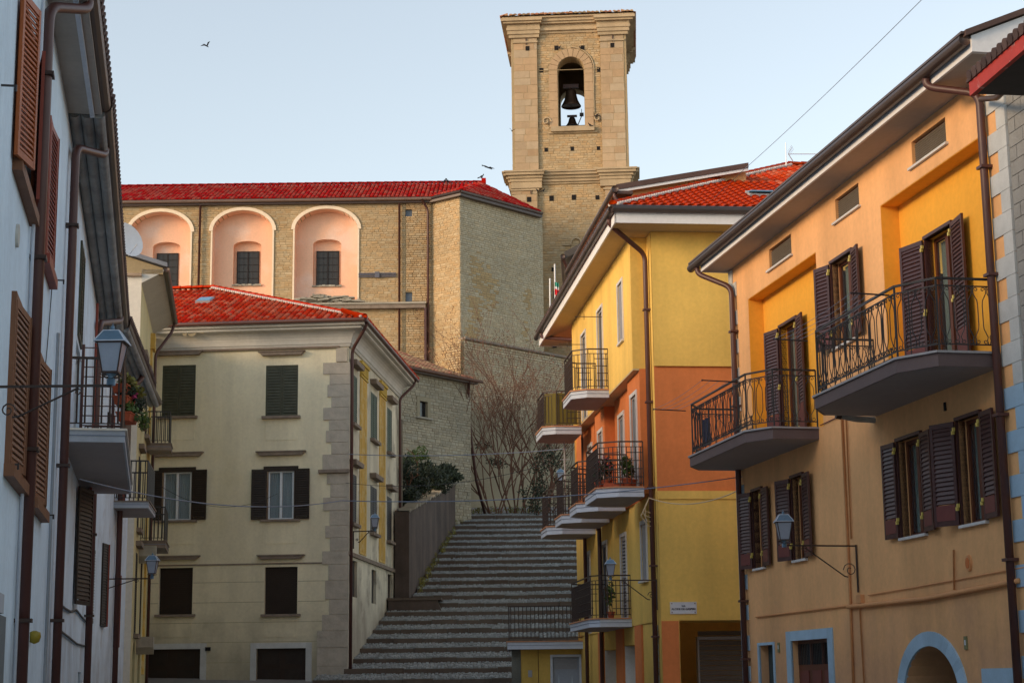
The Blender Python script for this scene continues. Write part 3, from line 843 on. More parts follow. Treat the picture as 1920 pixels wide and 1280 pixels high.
Ee = [at(1822, 167, 19.8), at(1990, 62, 17.4)]
dE = (Ee[1]-Ee[0]); dE.z = 0; dE.normalize()
FE = Fr((Ee[0].x, Ee[0].y), -dE, Vector((-dE.y, dE.x, 0)) if True else None)
if FE.n.x > 0: FE.n = -FE.n
zE = Ee[0].z
box_part('eaves_board', FE, hN, -5, 0, -.03, .03, zE-.09, zE+.08, M['redpaint'])
b = MB(); b.box(FE, -5, -.02, -2.5, -.03, zE-.07, zE-.03); obj('soffit', b, M['greydark'], hN)
b = MB(); b.slab(FE, [(-5, .05), (.03, .05), (.03, -2.6), (-5, -2.6)], zE+.081, zE+.12); obj('roof', b, M['tile_d'], hN)
b = MB()
for k in range(26): b.tube([FE.pt(-.1-k*.15, .07, zE+.13), FE.pt(-.1-k*.15, -2.5, zE+.72)], .062, 12)
obj('tile_field', b, M['tile_d'], hN, kind='stuff')
box_part('beam', FE, hN, -5, -.3, -1.2, -1.05, zE-.30, zE-.072, M['greydark'])
pA = FR.pt(-.20, .12, 9.35)
pipe_part('drainpipe', [FR.pt(-.35, .16, 9.30), FR.pt(-1.2, .35, 9.02), FR.pt(-2.2, .6, 8.9)], .04, M['gutter'], hN)
# ================================================================== YELLOW HOUSE
YP = at(1240, 1200, 40)
FY = facade(YP, 623, True)                    # street side
FF = Fr((YP.x, YP.y), -FY.n, -FY.d)           # gable front facing the square (u to the right)
hY = thing('yellow_house', 'yellow and terracotta house with stacked side balconies and red tiled roof behind the orange house', 'house', FY.pt(7, -3, 0))
ZE = 12.02; UE = 13.6; UL = 9.0
def mk_wall(nm, F, u0, u1, z0, z1, w, holes, m, par):
    b = MB(); wall(b, F, u0, u1, z0, z1, w, holes); return obj(nm, b, m, par)
wb = .40; wm = .25
# --- window rectangles, street side
upw = rc(FY, (1158, 590), (1169, 590), wb)
top = [(1.72, 2.42, 9.78, 11.25), (4.95, 5.84, 8.84, 11.30), (8.05, 8.93, 8.84, 11.25)]
mk_wall('upper_wall', FY, .55, 10.9, 8.84, ZE+.05, wb, [(*t, .2) for t in top], M['yellow'], hY)
b = MB()
b.poly([FY.pt(.55, -.2, 8.84), FY.pt(.55, wb, 8.84), FY.pt(.55, wb, ZE+.05), FY.pt(.55, -.2, ZE+.05)])
b.poly([FY.pt(10.9, -.2, 8.84), FY.pt(10.9, wb, 8.84), FY.pt(10.9, wb, ZE+.05), FY.pt(10.9, -.2, ZE+.05)])
obj('bay_cheek', b, M['yellow'], hY, kind='stuff')
b = MB(); b.box(FY, .552, 10.898, -.1, wb-.002, 8.80, 8.84); obj('bay_soffit', b, M['soffit_y'], hY)
for k, t in enumerate(top):
    window(FY, hY, *t, wb-.02, M['grey_al'], leaves=1, glass='glass', fr=.06)
    b = MB(); fw = .07
    b.box(FY, t[0]-fw, t[0], wb-.01, wb+.03, t[2], t[3]+fw); b.box(FY, t[1], t[1]+fw, wb-.01, wb+.03, t[2], t[3]+fw); b.box(FY, t[0], t[1], wb-.01, wb+.028, t[3], t[3]+fw)
    if k == 0: b.box(FY, t[0]-.05, t[1]+.05, wb-.1, wb+.06, t[2]-.05, t[2])
    obj('window_trim', b, M['marble'], hY)
    if k == 0:
        q = MB()
        for j in range(24): z = t[2]+.03+j*(t[3]-t[2]-.05)/24; q.box(FY, t[0]+.01, t[1]-.01, wb-.045, wb-.01, z, z+.045)
        obj('roller_blind', q, M['grey_al'], hY, kind='stuff')
# strip by the corner, and lower yellow storey
mid = [(.75, 1.55, 5.95, 8.30), (4.0, 4.85, 5.95, 8.2), (6.9, 7.6, 5.95, 8.1), (9.2, 9.9, 5.95, 8.1)]
mid = [(1.0, 1.78, 5.92, 8.32), (3.75, 4.55, 5.92, 8.25), (6.35, 7.1, 5.92, 8.2), (9.3, 10.0, 5.92, 8.2)]
low = [(1.50, 2.20, 3.96, 5.30), (4.45, 5.25, 2.98, 5.25), (7.6, 8.5, 2.98, 5.30), (10.8, 11.6, 2.98, 5.25)]
mk_wall('strip_wall', FY, 0, .56, -.2, ZE+.05, 0, [], M['yellow'], hY)
bays = [(.55, 2.25, wm, True), (2.25, 3.1, -.05, False), (3.1, 5.2, .10, True), (5.2, 6.0, -.1, False), (6.0, 7.7, wm, True), (7.7, 8.8, -.05, False), (8.8, 11.2, .1, True), (11.2, UE, -.05, False)]
for a, c, w_, hasdoor in bays:
    hs = [(*t, .2) for t in mid if a < t[0] < c]
    b = MB(); wall(b, FY, a, c, 5.89, 8.84, w_, hs)
    for u in (a, c):
        b.poly([FY.pt(u, -.15, 5.89), FY.pt(u, w_, 5.89), FY.pt(u, w_, 8.84), FY.pt(u, -.15, 8.84)])
    b.poly([FY.pt(a, -.1, 5.89), FY.pt(c, -.1, 5.89), FY.pt(c, w_, 5.89), FY.pt(a, w_, 5.89)])
    obj('bay_wall', b, M['terra'], hY)
    for t in hs:
        t = t[:4]; window(FY, hY, *t, w_-.02, M['grey_al'], leaves=2, glass='glass_c', curtain='curtain_g', fr=.05)
        b = MB(); fw = .09
        b.box(FY, t[0]-fw, t[0], w_-.01, w_+.03, t[2], t[3]+fw); b.box(FY, t[1], t[1]+fw, w_-.01, w_+.03, t[2], t[3]+fw); b.box(FY, t[0], t[1], w_-.01, w_+.028, t[3], t[3]+fw)
        obj('window_trim', b, M['marble'], hY)
mk_wall('lower_wall', FY, .56, UE, 2.95, 5.888, 0.0, [(*t, .2) for t in low], M['yellow'], hY)
for k, t in enumerate(low):
    window(FY, hY, *t, -.02, M['grey_al'], leaves=1, glass='glass', fr=.06)
    b = MB(); fw = .09
    b.box(FY, t[0]-fw, t[0], -.01, .03, t[2], t[3]+fw); b.box(FY, t[1], t[1]+fw, -.01, .03, t[2], t[3]+fw); b.box(FY, t[0], t[1], -.01, .028, t[3], t[3]+fw)
    if k == 0: b.box(FY, t[0]-.1, t[1]+.1, -.1, .10, t[2]-.05, t[2])
    obj('window_trim', b, M['marble'], hY)
    if k in (0, 1):
        q = MB()
        for j in range(26): z = t[2]+.03+j*(t[3]-t[2]-.05)/26; q.box(FY, t[0]+.01, t[1]-.01, -.045, -.01, z, z+.04)
        obj('roller_blind', q, M['grey_al'], hY, kind='stuff')
# ground storey: posts and roller doors
gdo = [(3.45, 5.25, -.2, 2.50), (6.35, 8.6, -.2, 2.45)]
mk_wall('ground_wall', FY, .56, UE, -.2, 2.949, -.03, [(*t, .42) for t in gdo], M['yellow'], hY)
for t in gdo:
    a, c = t[:2]
    o = box_part('garage_door', FY, hY, a, c, -.45, -.42, -.2, 2.5, M['grey_al'])
    s_ = MB(); s_.box(FY, 0, c-a, 0, .02, 0, .105); me = s_.mesh('door_slat', M['grey_al'], FY.pt(0, 0, 0))
    for j in range(23): inst('door_slat', me, FY.pt(a, -.42, -.1+j*.113), o)
    for p_, q_ in ((a, a+.03), (c-.03, c)):
        box_part('door_jamb', FY, hY, p_, q_, -.41, -.035, -.2, 2.49, M['fascia'])
for a, c in ((2.5, 3.44), (5.26, 6.34), (8.61, 9.5)):
    box_part('pier', FY, hY, a, c, -.1, .02, -.2, 2.94, M['terra'])
u0 = .0
b = MB()
for k in range(12): z = 1.2+.14*k; b.box(FY, .35, .545, -.02, random.uniform(.03, .06), z, z+.125)
obj('stone_edging', b, M['quoin'], hY, kind='stuff')
# --- gable front towards the square
FW = 7.2
fr_holes = [(.42, FW-.8, -.2, 2.95, 1.7)]
mk_wall('front_wall', FF, 0, FW, 8.84, ZE+.05, .05, [], M['yellow'], hY)
mk_wall('front_wall', FF, 0, FW, 5.89, 8.838, 0.0, [], M['terra'], hY)
mk_wall('front_wall', FF, 0, FW, -.2, 5.888, .03, fr_holes, M['yellow'], hY)
b = MB(); b.box(FF, 0, FW, -.1, .052, 8.80, 8.84); b.box(FF, 0, FW, -.1, .06, 5.70, 5.885); obj('string_course', b, M['yellow'], hY)
box_part('post', FF, hY, .01, .40, -.05, .05, -.2, 2.94, M['terra'])
b = MB(); b.box(FF, 1.12, 1.16, -1.6, -1.4, -.2, 2.6); b.box(FF, 1.12, 3.1, -1.62, -1.45, 2.55, 2.62); o = obj('garage_door', b, M['grey_al'], hY)
s_ = MB(); s_.box(FF, 0, 1.95, 0, .03, 0, .105); me = s_.mesh('door_slat', mat('grey brown roller slat', (.13, .11, .09), rough=.5), FF.pt(0, 0, 0))
for j in range(24): inst('door_slat', me, FF.pt(1.16, -1.55, .0+j*.115), o)
b = MB()
b.poly([FF.pt(FW, 0, -.2), FF.pt(FW, -UE, -.2), FF.pt(FW, -UE, ZE), FF.pt(FW, 0, ZE)]); b.poly([FF.pt(0, -UE, -.2), FF.pt(FW, -UE, -.2), FF.pt(FW, -UE, ZE), FF.pt(0, -UE, ZE)])
b.poly([FY.pt(.55, -.33, -.2), FY.pt(UE, -.33, -.2), FY.pt(UE, -.33, 8.8), FY.pt(.55, -.33, 8.8)])
obj('back_wall', b, M['yellow'], hY)
mk_wall('rear_strip', FY, 10.9, UE, 8.84, ZE+.04, -.06, [], M['terra'], hY)
# eaves
OY = .95
b = MB(); b.box(FY, -.85, UE+.55, -.3, OY, ZE, ZE+.03); b.box(FF, -.94, FW+.4, .0, .85, ZE+.001, ZE+.031); obj('soffit', b, M['soffit_y'], hY)
b = MB(); b.box(FY, -.89, UE+.6, OY, OY+.04, ZE-.02, ZE+.22); b.box(FF, -.99, FW+.4, .85, .89, ZE-.02, ZE+.25); b.box(FY, UE+.56, UE+.6, -.3, OY, ZE-.02, ZE+.22); obj('fascia', b, M['fascia'], hY)
gutter([FY.pt(-.95, OY+.11, ZE+.28), FY.pt(UE+.75, OY+.11, ZE+.28)], .085, M['gutter'], hY)
gutter([FF.pt(-1.05, .98, ZE+.30), FF.pt(FW+.4, .98, ZE+.30)], .085, M['gutter'], hY)
drop(FY, hY, .28, .09, 11.55, -.2, OY+.08, ZE+.25, gu=-.35, r=.06)
brackets(FY, hY, .28, .09, (10.2, 8.0, 6.0, 4.2, 2.6), .06, M['brown'])
drop(FY, hY, 11.1, .10, 11.6, -.2, OY+.08, ZE+.25, gu=13.2, r=.055)
drop(FY, hY, 8.35, .09, 5.8, -.2, .12, 5.86, gu=8.35, r=.06)
# roof: hipped slope of orange red tiles above the front
PL_ = FF.pt(-1.03, .93, ZE+.36); PR_ = FF.pt(FW+.4, .93, ZE+.36)
sF = (PR_-PL_).normalized(); tF = (-FF.n*math.cos(R(24))+Z*math.sin(R(24))).normalized()
nF = tF.cross(sF); 
def plane_hit(px, py, P, n):
    d = ray(px, py); return CAM+d*(((P-CAM) @ n)/(d @ n))
hipA = PL_; hipB = plane_hit(1478, 312, PL_, nF); hipC = plane_hit(1560, 316, PL_, nF)
def st(p, O, s, t): return ((p-O) @ s, (p-O) @ t)
pA, pB, pC = st(hipA, PL_, sF, tF), st(hipB, PL_, sF, tF), st(hipC, PL_, sF, tF)
W_ = (PR_-PL_).length
poly = [(0, 0), (W_, 0), (W_, pB[1]), (pB[0]+.2, pB[1]), ]

roof_tiles(hY, PL_, sF, tF, poly, M['tile_y'], pw=.215, rl=.34, hh=.06, limit=290, view=lambda c: (c-FF.pt(1.6, .9, ZE)).length)
ridge_tiles(hY, hipA+Z*.05, hipB+Z*.05, M['tile_y'], r=.095, ln=.36, mortar=M['mort_l'])
ridge_tiles(hY, hipB+Z*.05, hipB+sF*3+Z*.05, M['tile_y'], r=.10, ln=.36)
# street slope behind the hip and back body, then the higher dark roofs
b = MB()
n = 60
for k in range(n):
    p = FY.pt(-.45+k*(UE+1.0)/n, OY+.16, ZE+.36); b.tube([p, p-FY.n*.35+Z*.10], .075, 7)
obj('tile_field', b, M['tile_d'], hY, kind='stuff')
# raised rear block with dark verge, its wall standing behind the hip
WR = .25
u0, z0 = FY.uz(1172, 352, WR); u1, z1 = FY.uz(1135, 410, WR)
FB = Fr((FY.pt(u0+1.3, WR-.2, 0).x, FY.pt(u0+1.3, WR-.2, 0).y), -FY.n, -FY.d)
tz0 = FB.uz(1180, 352)[1]; tuv = FB.uz(1395, 318)
sl = (tuv[1]-tz0)/tuv[0]; UX = tuv[0]+.05
b = MB(); b.prism(FB, [(-.05, 11.5), (UX, 11.5), (UX, tz0+sl*UX-.05), (-.05, tz0-.05)], -.02, -8); obj('attic_block', b, M['orange'], hY)
b = MB(); pr = [(-.25, tz0-.10-sl*.25), (UX, tz0+sl*UX-.04), (UX, tz0+sl*UX+.09), (-.25, tz0+.04-sl*.25)]
b.extr([FB.pt(u, .3, z) for u, z in pr], [FB.pt(u, -8, z) for u, z in pr]); obj('roof', b, M['tile_d'], hY)
b = MB(); pr = [(-.2, tz0-.17-sl*.2), (UX, tz0+sl*UX-.12), (UX, tz0+sl*UX-.045), (-.2, tz0-.10-sl*.2)]
b.extr([FB.pt(u, .27, z) for u, z in pr], [FB.pt(u, .22, z) for u, z in pr]); obj('fascia', b, M['fascia'], hY)
gutter([FY.pt(u0, WR+.25, z0-.03), FY.pt(u0+9, WR+.25, z0-.03)], .09, M['gutter'], hY)
b = MB(); b.box(FY, u0+.05, u0+9, WR-.2, WR+.2, z0-.14, z0-.06); obj('rear_eaves', b, M['tile_d'], hY)
b = MB(); b.box(FY, u0+.45, u0+9, -.6, WR-.05, 12.3, z0-.352); obj('rear_side', b, M['terra'], hY)
pipe_part('drainpipe', [FY.pt(u0+.12, WR+.25, z0-.05), FY.pt(u0+.12, WR+.25, z0-.25), FY.pt(u0+.10, WR-.02, z0-.45), FY.pt(u0+.10, WR-.02, z0-1.2)], .045, M['brown'], hY)
# skylight
pk = plane_hit(1428, 368, PL_, nF); 
o = thing('roof_window', 'open skylight with sky reflection coloured into its blue pane, on the orange red tiled roof', 'skylight', pk, 'roof windows')
b = MB(); a0 = pk-sF*.45-tF*.25+nF*.06; 
def quadbox(b, o_, s, t, n, a, c, h): return b.hexa([o_, o_+s*a, o_+s*a+t*c, o_+t*c, o_+n*h, o_+s*a+n*h, o_+s*a+t*c+n*h, o_+t*c+n*h])
if nF.z < 0: nF = -nF
quadbox(b, pk-sF*.36-tF*.3, sF, tF, nF, .72, .55, .10); obj('frame', b, M['grey_al'], o)
tt = (tF*.75-nF*.0+Z*.0).normalized(); tn = (tF*.9-Z*.28).normalized(); nn = sF.cross(tn); nn = nn if nn.z > 0 else -nn
b = MB(); quadbox(b, pk-sF*.36-tF*.28+nF*.16, sF, tn, nn, .78, .62, .03); obj('pane', b, M['glass_sky'], o)
# TV antenna
pt_ = plane_hit(1474, 316, PL_, nF)
o = thing('tv_antenna', 'tall pale antenna on the ridge of the red tiled yellow house', 'antenna', pt_)
tp = at(1473, 268, pt_.y)
b = MB(); b.tube([pt_-Z*.2, tp], .014, 6); obj('mast', b, M['steel'], o)
b = MB(); a_ = at(1478, 289, pt_.y); c_ = at(1540, 289, pt_.y-.3); b.tube([a_, c_], .010, 5)
for k in range(16):
    p = a_.lerp(c_, .08+k/17); b.bar(p+Vector((0, -.10, -.02)), p+Vector((0, .10, .02)), .004)
obj('boom', b, M['steel'], o)
b = MB()
for sgn in (1, -1):
    b.bar(a_, a_+Vector((.12, 0, .22*sgn)), .008)
    for k in range(5): p = a_+Vector((.025*k+.02, 0, (.04*k+.03)*sgn)); b.bar(p+Vector((-.06, -.16, .02)), p+Vector((.06, .16, -.02)), .004)
obj('reflector', b, M['steel'], o)
# balconies on the street side; thin-barred railings
ym, yt, rl_ = M['slab_w'], M['terratile'], M['iron_br']
byb = []
byb.append(balcony(FY, hY, 4.17, 6.35, wb, .97, 1.34, .30, 8.96, .22, ym, yt, 'rungs', rl_, rail=1.05))
byb.append(balcony(FY, hY, 9.27, 11.25, wb, 1.14, 1.49, .22, 8.76, .24, ym, yt, 'rungs', rl_, rail=1.0))
byb.append(balcony(FY, hY, .30, 2.75, wm, .85, 1.32, .28, 6.03, .24, ym, yt, 'rungs', rl_, rail=1.05))
byb.append(balcony(FY, hY, 3.85, 6.0, wm*.4, .80, 1.28, .42, 6.05, .24, ym, yt, 'rungs', rl_, rail=1.05))
byb.append(balcony(FY, hY, 6.45, 8.4, wm*.4, .85, 1.34, .3, 6.00, .24, ym, yt, 'rungs', rl_, rail=1.05))
byb.append(balcony(FY, hY, 9.6, 11.6, 0, .95, 1.36, .3, 5.96, .24, ym, yt, 'rungs', rl_, rail=1.05))
byb.append(balcony(FY, hY, 3.9, 8.1, -.002, .80, 1.02, .30, 3.16, .22, ym, yt, 'rungs', rl_, rail=1.05))
# shade cloths fixed inside the street-facing rails
def screen(F, par, u0, u1, w, z0, z1, m):
    b = MB(); n = 10
    for k in range(n):
        a, c = u0+(u1-u0)*k/n, u0+(u1-u0)*(k+1)/n; wa, wc = w+.012*math.sin(k*2.), w+.012*math.sin((k+1)*2.)
        b.poly([F.pt(a, wa, z0), F.pt(c, wc, z0), F.pt(c, wc, z1), F.pt(a, wa, z1)])
    return obj('screen', b, m, par)
gs = mat('olive shade cloth', (.13, .10, .02), var=.25, vs=4, stretch=(1, 1, .2))
b = MB(); b.poly([FY.pt(9.32, .5, 8.80), FY.pt(9.32, 1.12, 8.80), FY.pt(9.32, 1.12, 9.70), FY.pt(9.32, .5, 9.70)])
b.poly([FY.pt(9.32, 1.12, 8.80), FY.pt(9.54, 1.42, 8.80), FY.pt(9.54, 1.42, 9.70), FY.pt(9.32, 1.12, 9.70)]); obj('screen', b, gs, byb[1])
# posts / cables standing beside
# plants and pots on balconies
def pot_plant(name, label, c, r, h, m_leaf, lsz, n, sp, group, flowers=None, cat='potted plant', stem=True):
    c = Vector(c); t = thing(name, label, cat, c, group)
    b = MB(); b.lathe(c, [(r*.68, 0), (r*.95, r*1.35), (r*1.08, r*1.38), (r*1.08, r*1.62), (r*.9, r*1.62), (r*.9, r*1.5)], 14); obj('pot', b, M['pot'], t)
    top_ = c+Z*(r*1.5)
    if stem:
        b = MB()
        for k in range(5): 
            d = Vector((random.gauss(0, .3), random.gauss(0, .3), 1)).normalized(); b.tube([top_, top_+d*h*.5, top_+d*h*.9+Vector((0, 0, -.02))], .008, 4)
        obj('stem', b, M['bark'], t)
    b = MB(); leaves(b, top_+Z*h*.6, (sp, sp, h*.5), n, lsz); obj('foliage', b, m_leaf, t)
    if flowers:
        b = MB(); leaves(b, top_+Z*h*.75, (sp, sp, h*.4), int(n*.5), lsz*.7); obj('blossom', b, flowers, t)
    return t
def onb(F, x, y, z, w=None): u, ww = F.uw(x, y, z); return F.pt(u, ww, z)
gp = 'pots on the terracotta balcony'
pot_plant('potted_plant', 'leafy green plant in an orange pot at the near end of the terracotta balcony', FY.pt(.52, .62, 6.03), .13, .5, M['leaf'], .06, 160, .16, gp)
pot_plant('potted_plant', 'orange pot with sparse growth next to the leafy plant on the terracotta balcony', FY.pt(.80, .45, 6.03), .13, .35, M['leafd'], .05, 60, .10, gp)
pot_plant('potted_plant', 'pink flowering plant behind the rails of the terracotta balcony', FY.pt(.75, 1.05, 6.03), .12, .55, M['leafd'], .05, 90, .15, gp, M['flower'])
pot_plant('potted_plant', 'dark red flowering plant at the outer corner of the terracotta balcony', FY.pt(1.1, 1.18, 6.03), .11, .45, M['leafd'], .05, 80, .13, gp, M['flower'])
b = MB(); b.box(FY, .42, .54, .72, 1.15, 6.03, 6.12); o = obj('trough', b, M['pot'], None, 'low terracotta trough of green plants on the terracotta balcony', 'planter')
pot_plant('potted_plant', 'climbing plant in a small brown pot on the lowest yellow balcony', FY.pt(4.15, .48, 3.16), .10, .75, M['leaf'], .06, 90, .12, None)
# thin drying arms at the upper yellow doors
for (u, z) in ((4.9, 11.0), (8.2, 10.9)):
    b = MB(); b.bar(FY.pt(u, wb, z), FY.pt(u, wb+.75, z), .012); b.bar(FY.pt(u, wb+.5, z-.08), FY.pt(u, wb+.5, z+.08), .01); obj('wall_arm', b, M['iron_br'], hY)
# pole that stands by the far balconies
pb = FY.pt(11.0, 1.0, 0); p0 = at(1060, 962, pb.y); p1 = at(1058, 825, pb.y)
o = thing('pole', 'thin pale pole with a short cross bar between the far balconies', 'pole', p0)
b = MB(); b.tube([p0-Z*.1, p1+Z*.3], .022, 8); obj('shaft', b, M['steel'], o)
b = MB(); q = at(1059, 861, pb.y); b.bar(q-Vector((.14, 0, 0)), q+Vector((.16, 0, 0)), .012); obj('cross_bar', b, M['steel'], o)
# street sign
u, z = FF.uz(1281.5, 1139, .05)
o = thing('street_sign', 'white enamel street name sign on the yellow gable wall', 'sign', FF.pt(u, .05, z))
b = MB(); b.box(FF, u-.305, u+.305, .03, .05, z-.135, z+.135); obj('plate', b, M['signw'], o)
b = MB()
for s1, s2 in ((1, 0), (-1, 0), (0, 1), (0, -1)):
    if s1: b.box(FF, u+s1*.295-.008, u+s1*.295+.008, .05, .056, z-.13, z+.13)
    else: b.box(FF, u-.286, u+.286, .05, .055, z+s2*.123-.007, z+s2*.123+.007)
obj('rim', b, M['marble'], o)
for s1 in (1, -1):
    for s2 in (1, -1):
        b = MB(); b.lathe(FF.pt(u+s1*.265, .05, z+s2*.10), [(.012, -.012), (.012, .012)], 6); obj('screw', b, M['shut_rp'], o)
def text(s, F, u, w, z, size, m, par, bold=.0, name='lettering'):
    cu = bpy.data.curves.new(name, 'FONT'); cu.body = s; cu.size = size; cu.align_x = 'CENTER'; cu.align_y = 'CENTER'; cu.extrude = .001; cu.offset = bold
    t = bpy.data.objects.new('tmp_text', cu); COL.objects.link(t)
    dg = bpy.context.evaluated_depsgraph_get(); dg.update(); me = bpy.data.meshes.new_from_object(t.evaluated_get(dg))
    bpy.data.objects.remove(t)
    me.materials.clear(); me.materials.append(m); me.name = name
    org = WL[par.name]
    for v in me.vertices:
        x, y, zz = v.co; v.co = F.pt(u+x, w+zz, z+y)-org
    ob = bpy.data.objects.new(name, me); COL.objects.link(ob); ob.parent = par; WL[ob.name] = org
    return ob
text('VIA', FF, u, .053, z+.042, .06, M['signk'], o, .0015)
text('ALCIDE DE GASPERI', FF, u, .053, z-.025, .062, M['signk'], o, .002)

# ================================================================== LOW ANNEX with terrace railing
AZ = 53.2
hA = thing('low_annex', 'low yellow annex with blue grey terrace slab at the foot of the steps', 'house', at(1035, 1270, AZ+2))
a0 = at(958, 1240, AZ); a1 = at(1112, 1240, AZ)
FA = Fr((a0.x, AZ), Vector((1, 0, 0)), Vector((0, -1, 0))); WA = a1.x-a0.x
zs_ = at(1030, 1203, AZ-.45).z
dw = rc(FA, (1036, 1231), (1087, 1300)); dw = (dw[0], dw[1], .0, dw[3])
b = MB(); wall(b, FA, .30, WA, -.1, zs_-.15, 0, [(*dw, .15)]); b.poly([FA.pt(.30, 0, -.1), FA.pt(.3, -3, -.1), FA.pt(.3, -3, zs_-.15), FA.pt(.3, 0, zs_-.15)]); obj('wall', b, M['yellow'], hA)
b = MB(); b.box(FA, .02, .299, -3, .03, -.1, zs_-.15); obj('stone_pier', b, M['tbed'], hA)
b = MB(); b.box(FA, dw[0], dw[1], -.13, -.09, 0, dw[3]); o = obj('door', b, mat('grey blue door', (.33, .36, .42), rough=.5), hA)
q = MB()
for k in range(7): q.box(FA, dw[0]+.06, dw[1]-.06, -.09, -.07, dw[3]-.08-.045*k, dw[3]-.05-.045*k)
obj('louvre', q, M['grey_al'], o, kind='stuff')
for s in (0, 1):
    u = dw[0]+(dw[1]-dw[0])*(.25+.5*s); b = MB(); b.prism(FA, [(u-.02, dw[3]-.5), (u+.14, 0), (u-.14, 0)], -.09, -.075); obj('curtain', b, M['curtain'], o)
b = MB(); b.box(FA, dw[0]-.07, dw[0], -.01, .03, 0, dw[3]+.07); b.box(FA, dw[1], dw[1]+.07, -.01, .03, 0, dw[3]+.07); b.box(FA, dw[0], dw[1], -.01, .028, dw[3], dw[3]+.07); obj('door_frame', b, M['slab_w'], hA)
pipe_part('wall_cable', [FA.pt(.82, .01, 0), FA.pt(.82, .01, zs_-.2)], .008, M['brown'], hA)
u_, z_ = FA.uz(994, 1262); box_part('vent_plate', FA, hA, u_-.06, u_+.06, 0, .02, z_-.1, z_+.1, M['grey_al'])
balcony(FA, hA, -.10, WA+.05, -2.8, 0, .45, 0, zs_+.04, .24, M['slab_w'], M['terratile'], 'bars', M['iron_br'], rail=1.02)
# ================================================================== BEIGE HOUSE (centre)
BP = at(650, 1250, 58)
FBs = facade(BP, 1264, False)                  # side along the steps
FBf = Fr((BP.x, BP.y), -FBs.n, -FBs.d)         # front: u runs to the left, w towards the camera
FBf.n = -FBs.d
hB = thing('beige_house', 'beige corner house with stone quoins, dark shutters and red hipped roof beside the steps', 'house', FBf.pt(3.4, -5, gz(0, 58)))
BW, BL, BZ = 7.4, 10.9, 12.86
up = [(5.27, 6.43, 10.60, 12.36), (1.73, 2.84, 10.52, 12.26)]
md = [(5.20, 6.43, 7.08, 8.82), (1.70, 2.84, 7.04, 8.78)]
lo = [(5.21, 6.35, 3.96, 5.50), (1.67, 2.77, 3.92, 5.47)]
do = [(4.89, 6.85, 1.2, 2.83), (1.36, 3.01, 1.2, 2.81)]
b = MB(); wall(b, FBf, 0, BW, .8, BZ, 0, [(*t, .16) for t in up+md]+[(*t, .2) for t in lo+do]); obj('front_wall', b, M['beige'], hB)
sw = [[(a, c, z0_, z1_) for a, c in ((.45, 1.60), (4.40, 5.75), (8.1, 9.2))] for z0_, z1_ in ((10.32, 12.03), (6.94, 8.62), (4.50, 5.70))]
sw[2] = [(.74, 1.85, 4.50, 5.72), (4.72, 5.70, 4.45, 5.65), (8.32, 9.45, 3.6, 5.70)]
b = MB(); wall(b, FBs, 0, BL, .8, BZ, 0, [(*t, .15) for r_ in sw for t in r_])
b.poly([FBs.pt(BL, 0, .8), FBs.pt(BL, -BW, .8), FBs.pt(BL, -BW, BZ), FBs.pt(BL, 0, BZ)]); b.poly([FBf.pt(BW, 0, .8), FBf.pt(BW, -BL, .8), FBf.pt(BW, -BL, BZ), FBf.pt(BW, 0, BZ)])
obj('side_wall', b, M['beige_side'], hB)
def lintel(F, a, c, z, par, th=.11):
    b = MB(); b.prism(F, [(a-.0, z+th), (c+.0, z+th), (c-.10, z), (a+.10, z)], 0, .16); b.box(F, a-.03, c+.03, 0, .19, z+th, z+th+.035); obj('lintel', b, M['sill'], par)
for t in up:
    for k in (0, 1):
        m_ = (t[0]+t[1])/2; a, c = (t[0], m_-.005) if k == 0 else (m_+.005, t[1])
        shutter(FBf, hB, a, c, t[2]+.02, t[3], -.05, M['shut_g'] , pitch=.095)
    b = MB(); b.box(FBf, t[0]-.1, t[1]+.1, -.1, .14, t[2]-.09, t[2]); obj('sill', b, M['sill'], hB)
    lintel(FBf, t[0]-.22, t[1]+.22, t[3]+.33, hB)
    b = MB(); b.poly([FBf.pt(t[0], -.1, t[2]), FBf.pt(t[1], -.1, t[2]), FBf.pt(t[1], -.1, t[3]), FBf.pt(t[0], -.1, t[3])]); obj('window_back', b, M['dark'], hB)
    b = MB()
    for z_ in (t[2]-.82,): b.box(FBf, t[0]-.0, t[1]+.0, 0, .012, z_, z_+.02)
    for u_ in (t[0], t[1]): b.box(FBf, u_-.008, u_+.008, 0, .012, t[2]-.80, t[2]-.1)
    obj('panel_moulding', b, M['beige'], hB)
for t in md:
    mm = .14
    w_ = window(FBf, hB, t[0]+mm, t[1]-mm, t[2], t[3]-.12, -.04, M['whitewood'], leaves=2, glass='glass_c', curtain='curtain', fr=.05)
    shutter(FBf, hB, t[0]-.42, t[0]+.10, t[2], t[3]-.06, .02, M['shut_k'], pitch=.075, hinge=1, ang=R(6))
    shutter(FBf, hB, t[1]-.10, t[1]+.42, t[2], t[3]-.06, .02, M['shut_k'], pitch=.075, hinge=0, ang=R(6))
    b = MB(); b.box(FBf, t[0]-.02, t[1]+.02, -.03, .05, t[3]-.12, t[3]+.04); obj('shutter_box', b, M['shut_k'], hB)
    b = MB(); b.box(FBf, t[0]-.1, t[1]+.1, -.1, .12, t[2]-.07, t[2]); obj('sill', b, M['sill'], hB)
    lintel(FBf, t[0]-.25, t[1]+.25, t[3]+.40, hB)
    b = MB(); b.box(FBf, t[0], t[1], 0, .012, t[2]-.80, t[2]-.78)
    for u_ in (t[0], t[1]): b.box(FBf, u_-.008, u_+.008, 0, .012, t[2]-.78, t[2]-.1)
    obj('panel_moulding', b, M['beige'], hB)
